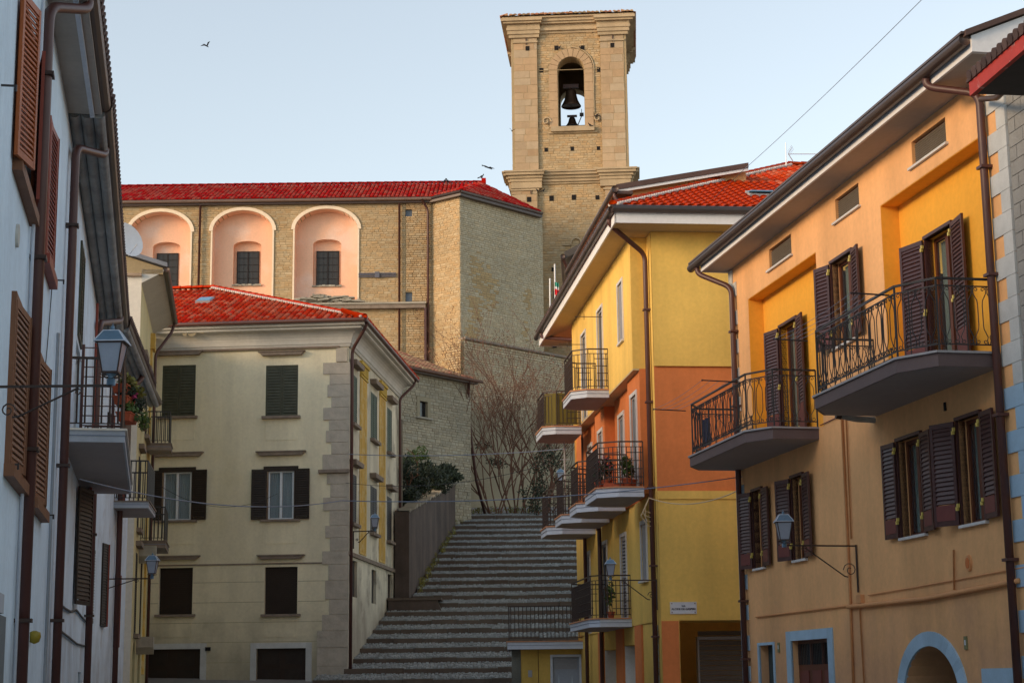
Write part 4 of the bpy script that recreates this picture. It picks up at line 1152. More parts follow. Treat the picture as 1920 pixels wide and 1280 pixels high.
for t in lo:
    o = box_part('shutter', FBf, hB, t[0], t[1], -.16, -.12, t[2], t[3], M['shut_k'])
    q = MB()
    for k in range(22): z_ = t[2]+.05+k*(t[3]-t[2]-.1)/22; q.box(FBf, t[0]+.06, t[1]-.06, -.12, -.108, z_, z_+.04)
    obj('slats', q, M['doork'], o, kind='stuff')
    b = MB(); b.box(FBf, t[0]-.12, t[1]+.1, -.1, .12, t[2]-.08, t[2]); obj('sill', b, M['sill'], hB)
    lintel(FBf, t[0]-.22, t[1]+.22, t[3]+.26, hB, th=.10)
    b = MB(); b.box(FBf, t[0], t[1], 0, .012, t[2]-.74, t[2]-.72)
    for u_ in (t[0], t[1]): b.box(FBf, u_-.008, u_+.008, 0, .012, t[2]-.72, t[2]-.1)
    obj('panel_moulding', b, M['beige'], hB)
for k, t in enumerate(do):
    o = box_part('door', FBf, hB, t[0], t[1], -.2, -.14, t[2], t[3], M['doork'])
    for j in (0, 1):
        for z_ in (1.75, 2.3): b = MB(); u_ = t[0]+(t[1]-t[0])*(.27+.46*j); b.box(FBf, u_-.28, u_+.28, -.14, -.125, z_, z_+.40); obj('door_panel', b, M['shut_k'], o)
    b = MB(); b.box(FBf, t[0]-.2, t[0], -.02, .03, t[2], t[3]+.18); b.box(FBf, t[1], t[1]+.2, -.02, .03, t[2], t[3]+.18); b.box(FBf, t[0], t[1], -.02, .028, t[3], t[3]+.18); obj('stone_surround', b, M['quoin'], hB)
box_part('meter_box', FBf, hB, 4.55, 4.72, 0, .06, 2.76, 2.88, M['dark'])
# rusticated joints, belt course
b = MB(); b.box(FBf, .62, 6.4, 0, .03, 5.555, 5.60); obj('belt_course', b, M['sill'], hB)
b = MB()
for z_ in (4.98, 4.32, 3.66, 3.02, 2.36):
    xs_ = [.7]+sorted([x for t in lo+do if t[2]-.1 < z_ < t[3]+.2 for x in (t[0]-.02, t[1]+.02)])+[BW]
    for a, c in zip(xs_[::2], xs_[1::2]): b.box(FBf, a, c, 0, .004, z_, z_+.018)
obj('joint_lines', b, mat('joint shadow paint', (.40, .36, .24)), hB, kind='stuff')
# quoins on the corner, front side, each a stone
ztop = 12.80; k = 0; z_ = 12.35
hts = [.40, .36, .42, .36, .42, .36, .40, .40, .52, .12, .36, .44, .44, .50, .40, .44, .44, .52, .62, .50, .52, .55, .60, .60]
z_ = 12.30
box_part('quoin', FBf, hB, .04, .42, -.02, .07, 12.32, 12.80, M['quoin_b'])
for k, h in enumerate(hts):
    if z_-h < 1.4: break
    if h == .12: box_part('quoin_band', FBf, hB, -.06, .98, -.02, .16, z_-h+.01, z_, M['sill'])
    else:
        L_ = (.86, .62, .74, .58)[k % 4]*random.uniform(.95, 1.05)
        if z_ < 3.6: L_ = .98
        box_part('quoin', FBf, hB, -.045, L_, -.02, .045+(.02 if z_ < 3.6 else 0), z_-h+.006, z_-.006, M['quoin_b'])
    z_ -= h
# side details
for r_, row in enumerate(sw):
    for t in row:
        mm = M['shut_g2'] if r_ == 0 else M['shut_k']
        m_ = (t[0]+t[1])/2
        if r_ < 2:
            shutter(FBs, hB, t[0], m_-.005, t[2], t[3], -.03, mm, pitch=.08); shutter(FBs, hB, m_+.005, t[1], t[2], t[3], -.03, mm, pitch=.08)
            b = MB(); b.prism(FBs, [(t[0]-.2, t[3]+.42), (t[1]+.2, t[3]+.42), (t[1]+.12, t[3]+.26), (t[0]-.12, t[3]+.26)], 0, .24); obj('lintel', b, M['sill'], hB)
            b = MB(); b.box(FBs, t[0]-.1, t[1]+.1, -.1, .16, t[2]-.1, t[2]); obj('sill', b, M['sill'], hB)
        else:
            box_part('door' if t[2] < 4 else 'shutter', FBs, hB, t[0], t[1], -.14, -.1, t[2], t[3], M['shut_k'])
b = MB()
for r_ in (0, 1):
    for t in sw[r_]: b.poly([FBs.pt(t[0], -.1, t[2]), FBs.pt(t[1], -.1, t[2]), FBs.pt(t[1], -.1, t[3]), FBs.pt(t[0], -.1, t[3])])
obj('window_backs', b, M['dark'], hB, kind='stuff')
for a, c in ((2.15, 3.5), (6.25, 7.6)):
    b = MB(); b.box(FBs, a, c, -.01, .03, 6.02, 12.18); o = obj('pilaster', b, M['ochre'], hB)
    b = MB()
    for k in range(1, 5): u_ = a+(c-a)*k/5; b.box(FBs, u_-.05, u_+.05, .03, .045, 6.1, 12.1)
    obj('flute', b, M['ochre'], o, kind='stuff')
    b = MB(); b.box(FBs, a-.06, c+.06, -.01, .07, 12.18, 12.24); b.box(FBs, a-.0, c+.0, -.01, .05, 12.24, 12.62); b.box(FBs, a-.1, c+.1, -.01, .11, 12.62, 12.74)
    for k in range(5): b.box(FBs, a+.04+.27*k, a+.2+.27*k, .05, .09, 12.28, 12.58)
    obj('capital', b, mat('ochre capital', (.52, .36, .07), var=.15), o)
b = MB(); b.box(FBs, -.03, BL, -.01, .08, 5.82, 5.95); obj('belt_course', b, M['sill'], hB)
# coved cornice
def cove(F, u0, u1, par, ext0=0, ext1=0):
    prof = [(0, BZ-.02), (.05, BZ-.02), (.07, BZ+.03), (.07, BZ+.06)]+[(.10+.34*(1-math.cos(t*math.pi/12)), BZ+.08+.42*math.sin(t*math.pi/12)) for t in range(7)]+[(.50, BZ+.53), (.50, BZ+.60), (.62, BZ+.62), (.62, BZ+.72), (0, BZ+.72)]
    a = [F.pt(u0-(w_ if ext0 else 0), w_, z) for w_, z in prof]; c = [F.pt(u1+(w_ if ext1 else 0), w_, z) for w_, z in prof]
    b = MB(); b.extr(a, c); return obj('cornice', b, M['cornice'], par)
cove(FBf, 0, BW, hB, ext0=1); cove(FBs, 0, BL, hB, ext0=1, ext1=1)
box_part('cornice_moulding', FBf, hB, .30, 6.8, 0, .10, 12.80, 12.86, M['sill'])
gutter([FBf.pt(-.66, .72, BZ+.76), FBf.pt(BW-.7, .72, BZ+.76)], .065, M['brown'], hB)
gutter([FBs.pt(-.72, .68, BZ+.76), FBs.pt(BL+.75, .68, BZ+.76)], .065, M['brown'], hB)
pipe_part('drainpipe', [FBs.pt(-.35, .66, BZ+.72), FBs.pt(-.32, .62, BZ+.55), FBs.pt(.12, .10, BZ-.12), FBs.pt(.12, .10, 1.9)], .06, M['brown'], hB)
pipe_part('drainpipe', [FBs.pt(BL+.2, .66, BZ+.72), FBs.pt(BL+.2, .60, BZ+.5), FBs.pt(BL-.25, .10, BZ-.1), FBs.pt(BL-.25, .10, 4.6)], .055, M['brown'], hB)
pipe_part('drainpipe', [FBf.pt(6.55, .70, BZ+.72), FBf.pt(6.6, .60, BZ+.55), FBf.pt(6.70, .10, BZ-.3), FBf.pt(6.70, .10, 1.4)], .06, M['brown'], hB)
pipe_part('vent_pipe', [FBs.pt(BL+.05, .12, BZ-.9), FBs.pt(BL+.05, .12, 5.0)], .045, M['vent'], hB)
# hipped roof
ER = Vector(FBf.pt(-.66, .66, BZ+.80)); EL = Vector(FBf.pt(BW+.3, .66, BZ+.80)); EB = Vector(FBs.pt(BL+.7, .66, BZ+.80))
sB = (EL-ER).normalized(); tl = R(23); tB = (-FBf.n*math.cos(tl)+Z*math.sin(tl)).normalized(); nB = sB.cross(tB); nB = nB if nB.z > 0 else -nB
apex = plane_hit(402, 543, ER, nB); apL = plane_hit(300, 545, ER, nB)
pa, pl_ = st(apex, ER, sB, tB), st(apL, ER, sB, tB); WB_ = (EL-ER).length
roof_tiles(hB, ER, sB, tB, [(0, 0), (WB_, 0), (WB_, pa[1]), (pa[0], pa[1])], M['tile_b'], pw=.21, rl=.36, hh=.06)
ridge_tiles(hB, ER+Z*.06, apex+Z*.08, M['tile_b'], r=.11, ln=.40, mortar=M['mort_l'])
ridge_tiles(hB, apex+Z*.08, apex+sB*2.6+Z*.08, M['tile_b'], r=.11, ln=.40)
b = MB(); b.poly([ER, EB, EB-FBs.n*4+Z*1.2+FBs.d*0, apex]); obj('roof', b, M['tile_b'], hB)
b = MB(); d_ = (EB-ER); 
for k in range(56): p = ER+d_*(k/55)+Z*.02; b.tube([p+FBs.n*.06, p-FBs.n*.8+Z*.30], .075, 6)
obj('tile_field', b, M['tile_b'], hB, kind='stuff')
pk = plane_hit(384, 567, ER, nB); o = thing('roof_window', 'small flat skylight low on the red roof of the beige house', 'skylight', pk, 'roof windows')
b = MB(); quadbox(b, pk-sB*.27-tB*.3, sB, tB, nB, .54, .7, .12); obj('frame', b, M['grey_al'], o)
b = MB(); quadbox(b, pk-sB*.23-tB*.26+nB*.12, sB, tB, nB, .46, .62, .015); obj('pane', b, M['glass_sky'], o)
# flaked plaster patches in the cornice
b = MB()
for (x, y, rx) in ((375, 622, .30), (347, 626, .10), (325, 620, .12), (360, 628, .16)):
    u_, z_ = FBf.uz(x, y, .44); n_ = 9
    b.poly([FBf.pt(u_+rx*random.uniform(.6, 1.1)*math.cos(k*2*math.pi/n_), .47, z_+.09*random.uniform(.4, 1)*math.sin(k*2*math.pi/n_)) for k in range(n_)])
obj('flaked_patches', b, M['mortar_g'], hB, kind='stuff')

# ================================================================== LEFT ROW
e = vdir(325); nL = Vector((e.y, -e.x, 0))
FL1 = Fr((-nL.x*1.65, -nL.y*1.65), e, nL)
eL1 = 24.17
P2 = FL1.pt(eL1, 0, 0); FL2 = facade(P2, 290, False); LL2 = 15.52
P3 = FL2.pt(LL2, 0, 0); FL3 = facade(P3, 505, False); LL3 = 9.0
ZL = 9.52
def row_house(nm, label, F, u0, u1, ztop, m, holes, dep=8, soff=M['corr'], over=.5, zbase=-.3):
    h = thing(nm, label, 'house', F.pt((u0+u1)/2, -dep/2, 0))
    b = MB(); wall(b, F, u0, u1, zbase, ztop, 0, [(*t, .16) for t in holes])
    b.poly([F.pt(u0, 0, zbase), F.pt(u0, -dep, zbase), F.pt(u0, -dep, ztop), F.pt(u0, 0, ztop)]); b.poly([F.pt(u1, 0, zbase), F.pt(u1, -dep, zbase), F.pt(u1, -dep, ztop), F.pt(u1, 0, ztop)])
    b.poly([F.pt(u0, -dep, zbase), F.pt(u1, -dep, zbase), F.pt(u1, -dep, ztop), F.pt(u0, -dep, ztop)])
    obj('wall', b, m, h)
    b = MB()
    for t in holes: b.poly([F.pt(t[0], -.14, t[2]), F.pt(t[1], -.14, t[2]), F.pt(t[1], -.14, t[3]), F.pt(t[0], -.14, t[3])])
    if holes: obj('window_backs', b, M['dark'], h, kind='stuff')
    b = MB(); pr = [(over+.02, ztop+.10), (over+.1, ztop+.2), (-dep/2, ztop+2.0), (-dep, ztop+.1)]
    b.extr([F.pt(u0, w_, z) for w_, z in pr], [F.pt(u1, w_, z) for w_, z in pr]); obj('roof', b, M['tile_d'], h)
    gutter([F.pt(u0, over, ztop+.14), F.pt(u1, over, ztop+.14)], .10, M['gutter'], h)
    b = MB(); n = int((u1-u0)/.22)
    for k in range(n): u_ = u0+(u1-u0)*k/n; b.tube([F.pt(u_, over+.12, ztop+.25), F.pt(u_, over-.5, ztop+.45)], .07, 6)
    obj('tile_field', b, M['tile_d'], h, kind='stuff')
    return h
W1 = [rc(FL1, (44, 100), (76, 120), .05), rc(FL1, (90, 400), (104, 420), .05), rc(FL1, (22, 800), (50, 820), .05), rc(FL1, (70, 800), (90, 820), .05)]
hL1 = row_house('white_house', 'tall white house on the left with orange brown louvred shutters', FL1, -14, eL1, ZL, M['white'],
    [(*t[:2], 6.62, 8.25) for t in W1[:2]]+[(*t[:2], 3.72, 5.35) for t in W1[2:]]+[(14.6, 17.2, -.2, 2.30)], over=.48)
b = MB(); b.box(FL1, -14, eL1, -.2, .46, ZL, ZL+.04); obj('soffit', b, M['soffit'], hL1)
b = MB(); b.box(FL1, -14, eL1, .30, .36, ZL-.05, ZL-.001); obj('soffit_batten', b, M['slab_w'], hL1)
mats_ = [M['shut_o'], M['shut_r2'], M['shut_t'], M['shut_t']]
for k, t in enumerate(W1):
    z0_, z1_ = (6.62, 8.25) if k < 2 else (3.72, 5.35)
    a, c = t[:2]; m_ = (a+c)/2
    b = MB(); b.box(FL1, a-.07, a, -.05, .05, z0_, z1_+.07); b.box(FL1, c, c+.07, -.05, .05, z0_, z1_+.07); b.box(FL1, a, c, -.05, .048, z1_, z1_+.07); obj('window_frame', b, M['shut_t'] if k > 1 else mats_[k], hL1)
    b = MB(); b.box(FL1, a-.1, c+.1, -.1, .10, z0_-.12, z0_); obj('sill', b, mats_[k] if k != 0 else M['shut_t'], hL1)
    if k == 0:
        s = shutter(FL1, hL1, a-.28, a+.26, z0_-.02, z1_, .03, mats_[0], single=True, hinge=0, ang=R(13), pitch=.055)
        shutter(FL1, hL1, c-.6, c, z0_, z1_, .03, M['shut_r2'], hinge=1, ang=R(8))
        b = MB(); b.bar(FL1.pt(a+.1, .08, z1_+.02), FL1.pt(a+.1, .08, z1_+.25), .01); obj('catch', b, M['iron'], hL1)
    else:
        shutter(FL1, hL1, a, m_-.01, z0_, z1_, .02, mats_[k], hinge=0, ang=R(4)); shutter(FL1, hL1, m_+.01, c, z0_, z1_, .02, mats_[k], hinge=1, ang=R(5))
for (x, y) in ((2, 160), (100, 525), (8, 870), (80, 965)):
    u_, z_ = FL1.uz(x, y); b = MB(); b.bar(FL1.pt(u_, 0, z_), FL1.pt(u_, .13, z_), .012); b.bar(FL1.pt(u_, .13, z_-.05), FL1.pt(u_, .13, z_+.01), .012); obj('shutter_stop', b, M['iron'], hL1)
u_, z_ = FL1.uz(30, 442); pts = [FL1.pt(u_+.09*math.cos(t*math.pi/8), 0, z_+.12*math.sin(t*math.pi/8)) for t in range(16)]
b = MB(); b.extr(pts, [p+nL*.03 for p in pts]); obj('vent_cover', b, M['cornice'], hL1)
b = MB(); b.box(FL1, 14.4, 17.35, -.01, .05, 2.30, 2.48); obj('shop_lintel', b, M['slab_l'], hL1)
b = MB(); b.box(FL1, 17.2, 17.9, -.01, .025, -.2, 2.29); obj('stone_jamb', b, mat('slate grey jamb', (.16, .18, .19)), hL1)
b = MB(); b.box(FL1, 14.6, 17.2, -.16, -.12, -.2, 2.3); obj('shop_door', b, M['wood'], hL1)
u_, z_ = FL1.uz(63, 1193, .04); b = MB(); b.lathe(FL1.pt(u_, .05, z_), [(.01, -.08), (.055, -.06), (.075, 0), (.065, .05), (.02, .07)], 12)
o = obj('wall_light', b, M['ywl'], None, 'round yellow wall light over the shop door of the left white house', 'wall light', smooth=True)
up1 = FL1.uz(62, 731, .09)[0]
drop(FL1, hL1, up1, .09, 9.1, -.3, .46, ZL+.10, gu=up1+.9, r=.065)
brackets(FL1, hL1, up1, .09, (8.3, 6.2, 4.1, 2.3), .065, M['lampk'])
drop(FL1, hL1, up1-.3, .05, 9.3, -.3, .05, 9.35, gu=up1-.3, r=.018, m=M['slab_w'])
pipe_part('gas_pipe', [FL1.pt(23.3, .04, 6.2), FL1.pt(23.3, .04, -.2)], .022, M['slab_l'], hL1)
u_, z_ = FL1.uz(95, 530); pipe_part('wall_cable', [FL1.pt(u_, .02, z_), FL1.pt(u_-.4, .02, z_-.9), FL1.pt(u_-.9, .02, z_-1.7)], .006, M['cablek'], hL1)
# second white house
def wpx(F, x0, x1, z0_, z1_, y): a = urange(F, x0, x1, y); return (*a, z0_, z1_)
h2 = [wpx(FL2, 134, 141, 6.75, 8.5, 420), wpx(FL2, 152, 159, 7.3, 8.9, 430), wpx(FL2, 139, 150, 5.3, 7.2, 760), wpx(FL2, 150, 160, 2.6, 4.7, 1000), wpx(FL2, 176, 182, 3.0, 4.6, 1000), wpx(FL2, 147, 152, .2, 1.9, 1240)]
h2[3] = (6.6, 8.2, 3.1, 4.9); 
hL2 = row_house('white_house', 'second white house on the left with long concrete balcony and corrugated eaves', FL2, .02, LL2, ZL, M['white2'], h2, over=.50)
b = MB(); n = 26
for k in range(3):
    b.tube([FL2.pt(.02, .08+.17*k, ZL+.03), FL2.pt(LL2, .08+.17*k, ZL+.03)], .085, 8)
obj('corrugated_soffit', b, M['corr'], hL2, smooth=True, kind='stuff')
b = MB(); b.box(FL2, .02, .1, -.1, .40, ZL-.0, ZL+.15); obj('soffit_end', b, M['gutter'], hL2)
for k, t in enumerate(h2[:2]+[h2[4]]):
    shutter(FL2, hL2, t[0], (t[0]+t[1])/2, t[2], t[3], .0, M['shut_g']); shutter(FL2, hL2, (t[0]+t[1])/2, t[1], t[2], t[3], .0, M['shut_g'])
t = h2[3]
shutter(FL2, hL2, t[0]-.1, t[0]+.75, t[2]-.1, t[3]+.1, .03, M['shut_k'], hinge=0, ang=R(14), pitch=.07)
shutter(FL2, hL2, t[1]-.6, t[1]+.2, t[2], t[3]+.2, .02, M['shut_r2'], hinge=1, ang=R(12))
t = h2[2]; window(FL2, hL2, t[0], t[1], t[2], t[3], -.05, M['whitewood'], leaves=2, fr=.05)
up2 = FL2.uz(127, 680, .10)[0]; up3 = FL2.uz(176, 905, .10)[0]
drop(FL2, hL2, up2, .10, 9.15, -.3, .46, ZL+.10, gu=up2+1.3, r=.06)
drop(FL2, hL2, up3, .10, 8.9, -.3, .46, ZL+.10, gu=up3+2.4, r=.07)
brackets(FL2, hL2, up2, .10, (8.0, 4.6, 2.5), .06, M['lampk']); brackets(FL2, hL2, up3, .10, (6.5, 4.6, 3.0), .07, M['lampk'])
b = MB(); b.tube([FL2.pt(11.6, .05, 9.3), FL2.pt(11.6, .05, 5.3)], .03, 6); obj('wall_conduit', b, M['shut_r2'], hL2)
balL = balcony(FL2, hL2, 1.77, 8.87, 0, 0, .88, 0, 5.32, .20, M['slab_l'], M['cream'], 'bars', M['iron_br'], rail=1.05)
# ladder-like racks and box on that balcony
t = thing('clothes_rack', 'tall brown slatted rack standing on the left concrete balcony', 'clothes rack', FL2.pt(5.0, .3, 5.32))
for w_ in (.12, .62):
    b = MB(); b.bar(FL2.pt(4.6, w_, 5.33), FL2.pt(4.6, w_, 7.1), .03); obj('post', b, M['brown'], t)
for k in range(11): b = MB(); b.bar(FL2.pt(4.6, .12, 5.45+.16*k), FL2.pt(4.6, .80, 5.45+.16*k), .012); obj('rung', b, M['brown'], t)
b = MB(); b.box(FL2, 6.9, 7.9, .12, .62, 5.33, 5.75); obj('storage_box', b, M['cream'], None, 'pale storage box at the far end of the left concrete balcony', 'box')
# window boxes hung on the balcony rail
for k, (x, y, lab, mm) in enumerate(((232, 733, 'uppermost of the three terracotta boxes hanging in a stack beside the street lantern', 'leafo'), (234, 755, 'middle terracotta box of the hanging stack, with a pink flower', 'leafd'), (239, 785, 'lowest terracotta box of the hanging stack, with yellow green trailers', 'leaf'))):
    u_ = 3.4-.05*k; q = at(x-1, y, FL2.pt(u_, 1.0, 0).y)
    t = thing('window_box', lab, 'flower box', q-Z*.09, 'terracotta boxes hung in a stack')
    b = MB(); b.hexa([q+Vector(v) for v in ((-.09, -.25, -.06), (.09, -.25, -.06), (.09, .25, -.06), (-.09, .25, -.06), (-.11, -.28, .055), (.11, -.28, .055), (.11, .28, .055), (-.11, .28, .055))])
    b.hexa([q+Vector(v) for v in ((-.12, -.29, .055), (.12, -.29, .055), (.12, .29, .055), (-.12, .29, .055), (-.12, -.29, .075), (.12, -.29, .075), (.12, .29, .075), (-.12, .29, .075))]); obj('box', b, M['pot'], t)
    b = MB(); leaves(b, q+Vector((.05, 0, .16)), (.16, .3, .10), 90, .05); leaves(b, q+Vector((.22, .1, -.02)), (.12, .2, .14), 90, .045); obj('foliage', b, M[mm], t)
    if k == 1: b = MB(); leaves(b, q+Vector((.16, 0, .12)), (.04, .05, .06), 30, .03); obj('blossom', b, M['flower'], t)
# third white house, turned to follow the bend
h3 = [(2.0, 3.0, 3.0, 4.9), (2.2, 3.2, 6.2, 8.0), (5.6, 6.6, 6.3, 8.0), (5.6, 6.5, 2.6, 4.4)]
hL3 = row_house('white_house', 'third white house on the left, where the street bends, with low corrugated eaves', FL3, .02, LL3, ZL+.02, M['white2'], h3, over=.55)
b = MB()
for k in range(4): b.tube([FL3.pt(.02, .06+.16*k, ZL+.05), FL3.pt(LL3+2.0, .06+.16*k, ZL+.05)], .08, 8)
obj('corrugated_soffit', b, M['corr'], hL3, smooth=True, kind='stuff')
gutter([FL3.pt(LL3, .55, ZL+.16), FL3.pt(LL3+2.3, .60, ZL+.16)], .10, M['gutter'], hL3)
for t in h3: shutter(FL3, hL3, t[0], (t[0]+t[1])/2, t[2], t[3], .0, M['shut_k'], hinge=0, ang=R(8)); shutter(FL3, hL3, (t[0]+t[1])/2, t[1], t[2], t[3], .0, M['shut_r2'], hinge=1, ang=R(12))
up4 = FL3.uz(225, 960, .10)[0]
drop(FL3, hL3, up4, .10, 8.9, -.3, .5, ZL+.10, gu=up4+.6, r=.07)
balcony(FL3, hL3, 4.6, 7.2, 0, 0, .85, 0, 6.15, .18, M['slab_l'], M['sill'], 'bars', M['iron'], rail=1.0)
# narrow cream house with gabled front in the corner
FL4 = facade(at(262, 640, 49), 440, False)
hL4 = thing('cream_house', 'narrow cream house with slate eaves between the white row and the beige house', 'house', FL4.pt(4, -3, 0))
ZC = FL4.uz(287, 605)[1]; LC = 6.9
zc0 = at(262, 515, 49).z
h4 = [(1.4, 2.4, 9.2, 11.0), (1.2, 2.2, 6.1, 8.2), (4.0, 5.0, 9.2, 11.0), (4.0, 5.0, 2.9, 5.4), (1.2, 2.3, 3.1, 5.4)]
arc = [(1.0, 2.3, .5, 2.9), (3.8, 5.2, .5, 2.9)]
b = MB(); wall(b, FL4, 0, LC+3.3, -.2, zc0, 0, [(*t, .15) for t in h4]+[(*t, .4, .5) for t in arc]); obj('side_wall', b, mat('yellowish render', (.60, .52, .28), var=.08, streak=.15), hL4)  # runs on unseen past the eaves, added to block sun from the beige front
FL4f = Fr((FL4.P.x, FL4.P.y), -FL4.n, -FL4.d)
b = MB(); b.poly([FL4f.pt(0, 0, -.2), FL4f.pt(6, 0, -.2), FL4f.pt(6, 0, zc0+.0), FL4f.pt(0, 0, zc0)]); b.poly([FL4f.pt(0, 0, zc0), FL4f.pt(6, 0, zc0), FL4f.pt(6, 0, zc0+2)]); obj('front_wall', b, M['cream'], hL4)
for t in h4:
    m_ = (t[0]+t[1])/2; shutter(FL4, hL4, t[0], m_, t[2], t[3], -.04, M['shut_k'], hinge=0, ang=R(3)); shutter(FL4, hL4, m_, t[1], t[2], t[3], -.04, M['shut_k'], hinge=1, ang=R(3))
    b = MB(); b.box(FL4, t[0]-.15, t[1]+.15, 0, .16, t[3]+.18, t[3]+.32); obj('lintel', b, M['sill'], hL4)
    b = MB(); b.box(FL4, t[0]-.1, t[1]+.1, 0, .14, t[2]-.12, t[2]); obj('sill', b, M['sill'], hL4)
b = MB()
for t in h4+arc: b.poly([FL4.pt(t[0], -.13 if t in h4 else -.38, t[2]), FL4.pt(t[1], -.13 if t in h4 else -.38, t[2]), FL4.pt(t[1], -.13 if t in h4 else -.38, t[3]), FL4.pt(t[0], -.13 if t in h4 else -.38, t[3])])
obj('window_backs', b, M['dark'], hL4, kind='stuff')
# ochre corner pilaster with capital
b = MB(); b.box(FL4, LC-.9, LC-.4, 0, .06, 2.0, ZC-1.1); o = obj('pilaster', b, M['ochre'], hL4)
b = MB(); b.box(FL4, LC-1.0, LC-.3, 0, .14, ZC-1.1, ZC-.6); obj('capital', b, M['ochre'], o)
# eaves overhang: soffit slopes out to the gutter
OV4 = .62
b = MB(); pr = [(0, zc0-.25), (OV4, zc0+.10), (OV4, zc0+.16), (0, zc0+.16)]
b.extr([FL4.pt(-.02, w_, z) for w_, z in pr], [FL4.pt(LC+.6, w_, z) for w_, z in pr]); obj('soffit', b, M['cornice'], hL4)
gutter([FL4.pt(-.1, OV4+.08, zc0+.16), FL4.pt(LC+.6, OV4+.08, zc0+.16)], .09, M['gutter'], hL4)
gutter([FL4f.pt(0, .06, zc0-.02), FL4f.pt(6, .06, zc0-.02)], .05, M['sill'], hL4)
b = MB(); pr = [(-.72, zc0+.22), (6, zc0+2.25), (6, zc0+2.4), (-.72, zc0+.34)]
b.extr([FL4f.pt(u_, .15, z) for u_, z in pr], [FL4f.pt(u_, -LC-.6, z) for u_, z in pr]); obj('roof', b, mat('blue grey roof sheet', (.22, .23, .26), var=.2), hL4)
b = MB(); pr = [(-.6, zc0+.02), (-.6, zc0+.21), (6, zc0+2.24), (6, zc0)]
b.extr([FL4f.pt(u_, .02, z) for u_, z in pr], [FL4f.pt(u_, -.2, z) for u_, z in pr]); obj('gable', b, M['mortar'], hL4)
b = MB(); q = FL4f.pt(1.4, -.8, zc0+.55); b.wbox(q.x-.45, q.x+.45, q.y-.3, q.y+.3, q.z-.4, q.z+.55); obj('chimney', b, M['mortar'], hL4)
b = MB(); b.box(FL4f, 1.05, 1.35, .02, .08, zc0+.12, zc0+.3); obj('gable_hole', b, M['dark'], hL4)
pipe_part('drainpipe', [FL4.pt(LC+.4, OV4+.06, zc0+.1), FL4.pt(LC+.4, OV4, zc0-.2), FL4.pt(LC+.1, .12, zc0-1.0), FL4.pt(LC+.1, .12, 1)], .05, M['brown'], hL4)
for (ua, ub, z_) in ((3.2, 5.6, 5.9), (5.2, 6.4, 9.1)):
    balcony(FL4, hL4, ua, ub, 0, 0, .75, 0, z_, .22, M['sill'], M['sill'], 'bars', M['iron'], rail=1.0)
b = MB()
for z_ in (3.05, 5.7): b.prism(FL4, [(2.6, z_), (3.0, z_), (3.0, z_-.5), (2.7, z_-.3)], 0, .5)
obj('stone_corbel', b, M['quoin_b'], hL4, kind='stuff')
# satellite dish beyond the gutter
q = at(236, 452, 44)
t = thing('satellite_dish', 'white satellite dish standing out beyond the left gutter in front of the church', 'satellite dish', q)
b = MB(); ax = Vector((.72, -.62, .30)).normalized(); s1 = ax.cross(Z).normalized(); s2 = s1.cross(ax)
rings = []
for k in range(6):
    r_ = .46*k/5; rings.append([q+s1*r_*math.cos(a*math.pi/10)+s2*r_*1.08*math.sin(a*math.pi/10)+ax*(r_*r_*.5) for a in range(20)])
for k in range(5):
    for a in range(20):
        b.poly([rings[k][a], rings[k][(a+1) % 20], rings[k+1][(a+1) % 20], rings[k+1][a]])
obj('dish', b, M['fascia'], t, smooth=True)
b = MB(); b.tube([q-ax*.02, q-ax*.15-Z*.2, q-ax*.15-Z*1.2], .02, 6); obj('mast', b, M['iron_br'], t)
b = MB(); b.bar(q-s2*.44, q+ax*.42-s2*.30, .008); obj('feed_arm', b, M['steel'], t)
# ================================================================== CHURCH
CY = 92.0
FC = Fr((-4.28, CY), Vector((-1, 0, 0)), Vector((0, -1, 0)))      # u runs to the left along the nave
EZ = 27.48
hC = thing('church', 'long stone church with arched pink niches and deep red tiled roof on the hill', 'church', Vector((-14, 98, 10)))
X = lambda x: -4.28-x          # world x -> u
nich = []
for (x0, x1, x2, x3, zt, zb, zw0, zw1, it) in ((-20.75, -17.42, -19.45, -18.24, 27.02, 20.9, 23.0, 24.95, 25.5), (-16.22, -12.96, -15.04, -13.80, 27.05, 20.9, 23.1, 25.0, 25.5), (-11.75, -8.33, -10.68, -9.42, 27.08, 21.9, 23.0, 24.97, 25.55)):
    nich.append((X(x1), X(x0), zb, zt, X(x3), X(x2), zw0, zw1, it))
smallw = [(X(-5.36), X(-5.74), 26.60, 27.0), (X(-5.36), X(-5.73), 21.72, 22.38)]
b = MB()
NR = 1.15
wall(b, FC, -.02, 20, 8, EZ, 0, [(n_[0], n_[1], n_[2], n_[3], .70, NR) for n_ in nich]+[(*t, .2) for t in smallw])
b.poly([FC.pt(20, 0, 8), FC.pt(20, -12, 8), FC.pt(20, -12, EZ), FC.pt(20, 0, EZ)]); b.poly([FC.pt(20, -12, 8), FC.pt(-6, -12, 8), FC.pt(-6, -12, EZ), FC.pt(20, -12, EZ)])
obj('wall', b, M['mortar'], hC)
holes = [(n_[0]-.12, n_[1]+.12, n_[2]-.1, n_[3]-NR, 0) for n_ in nich]+[(*t, 0) for t in smallw]
def notarch(u, z):
    for n_ in nich:
        c = (n_[0]+n_[1])/2; a = (n_[1]-n_[0])/2+.10; h = NR+.10
        if z > n_[3]-NR-.05 and abs(u-c) < a and ((u-c)/a)**2+((z-(n_[3]-NR))/h)**2 < 1: return False
    return True
stones(FC, hC, .02, 1.42, 15, EZ-.1, .05, M['stone'], ch=(.10, .15), ln=(.18, .45), holes=holes, test=notarch)
stones(FC, hC, 1.44, 20, 15, EZ-.1, 0, M['stone'], ch=(.10, .15), ln=(.18, .45), holes=holes, test=notarch)
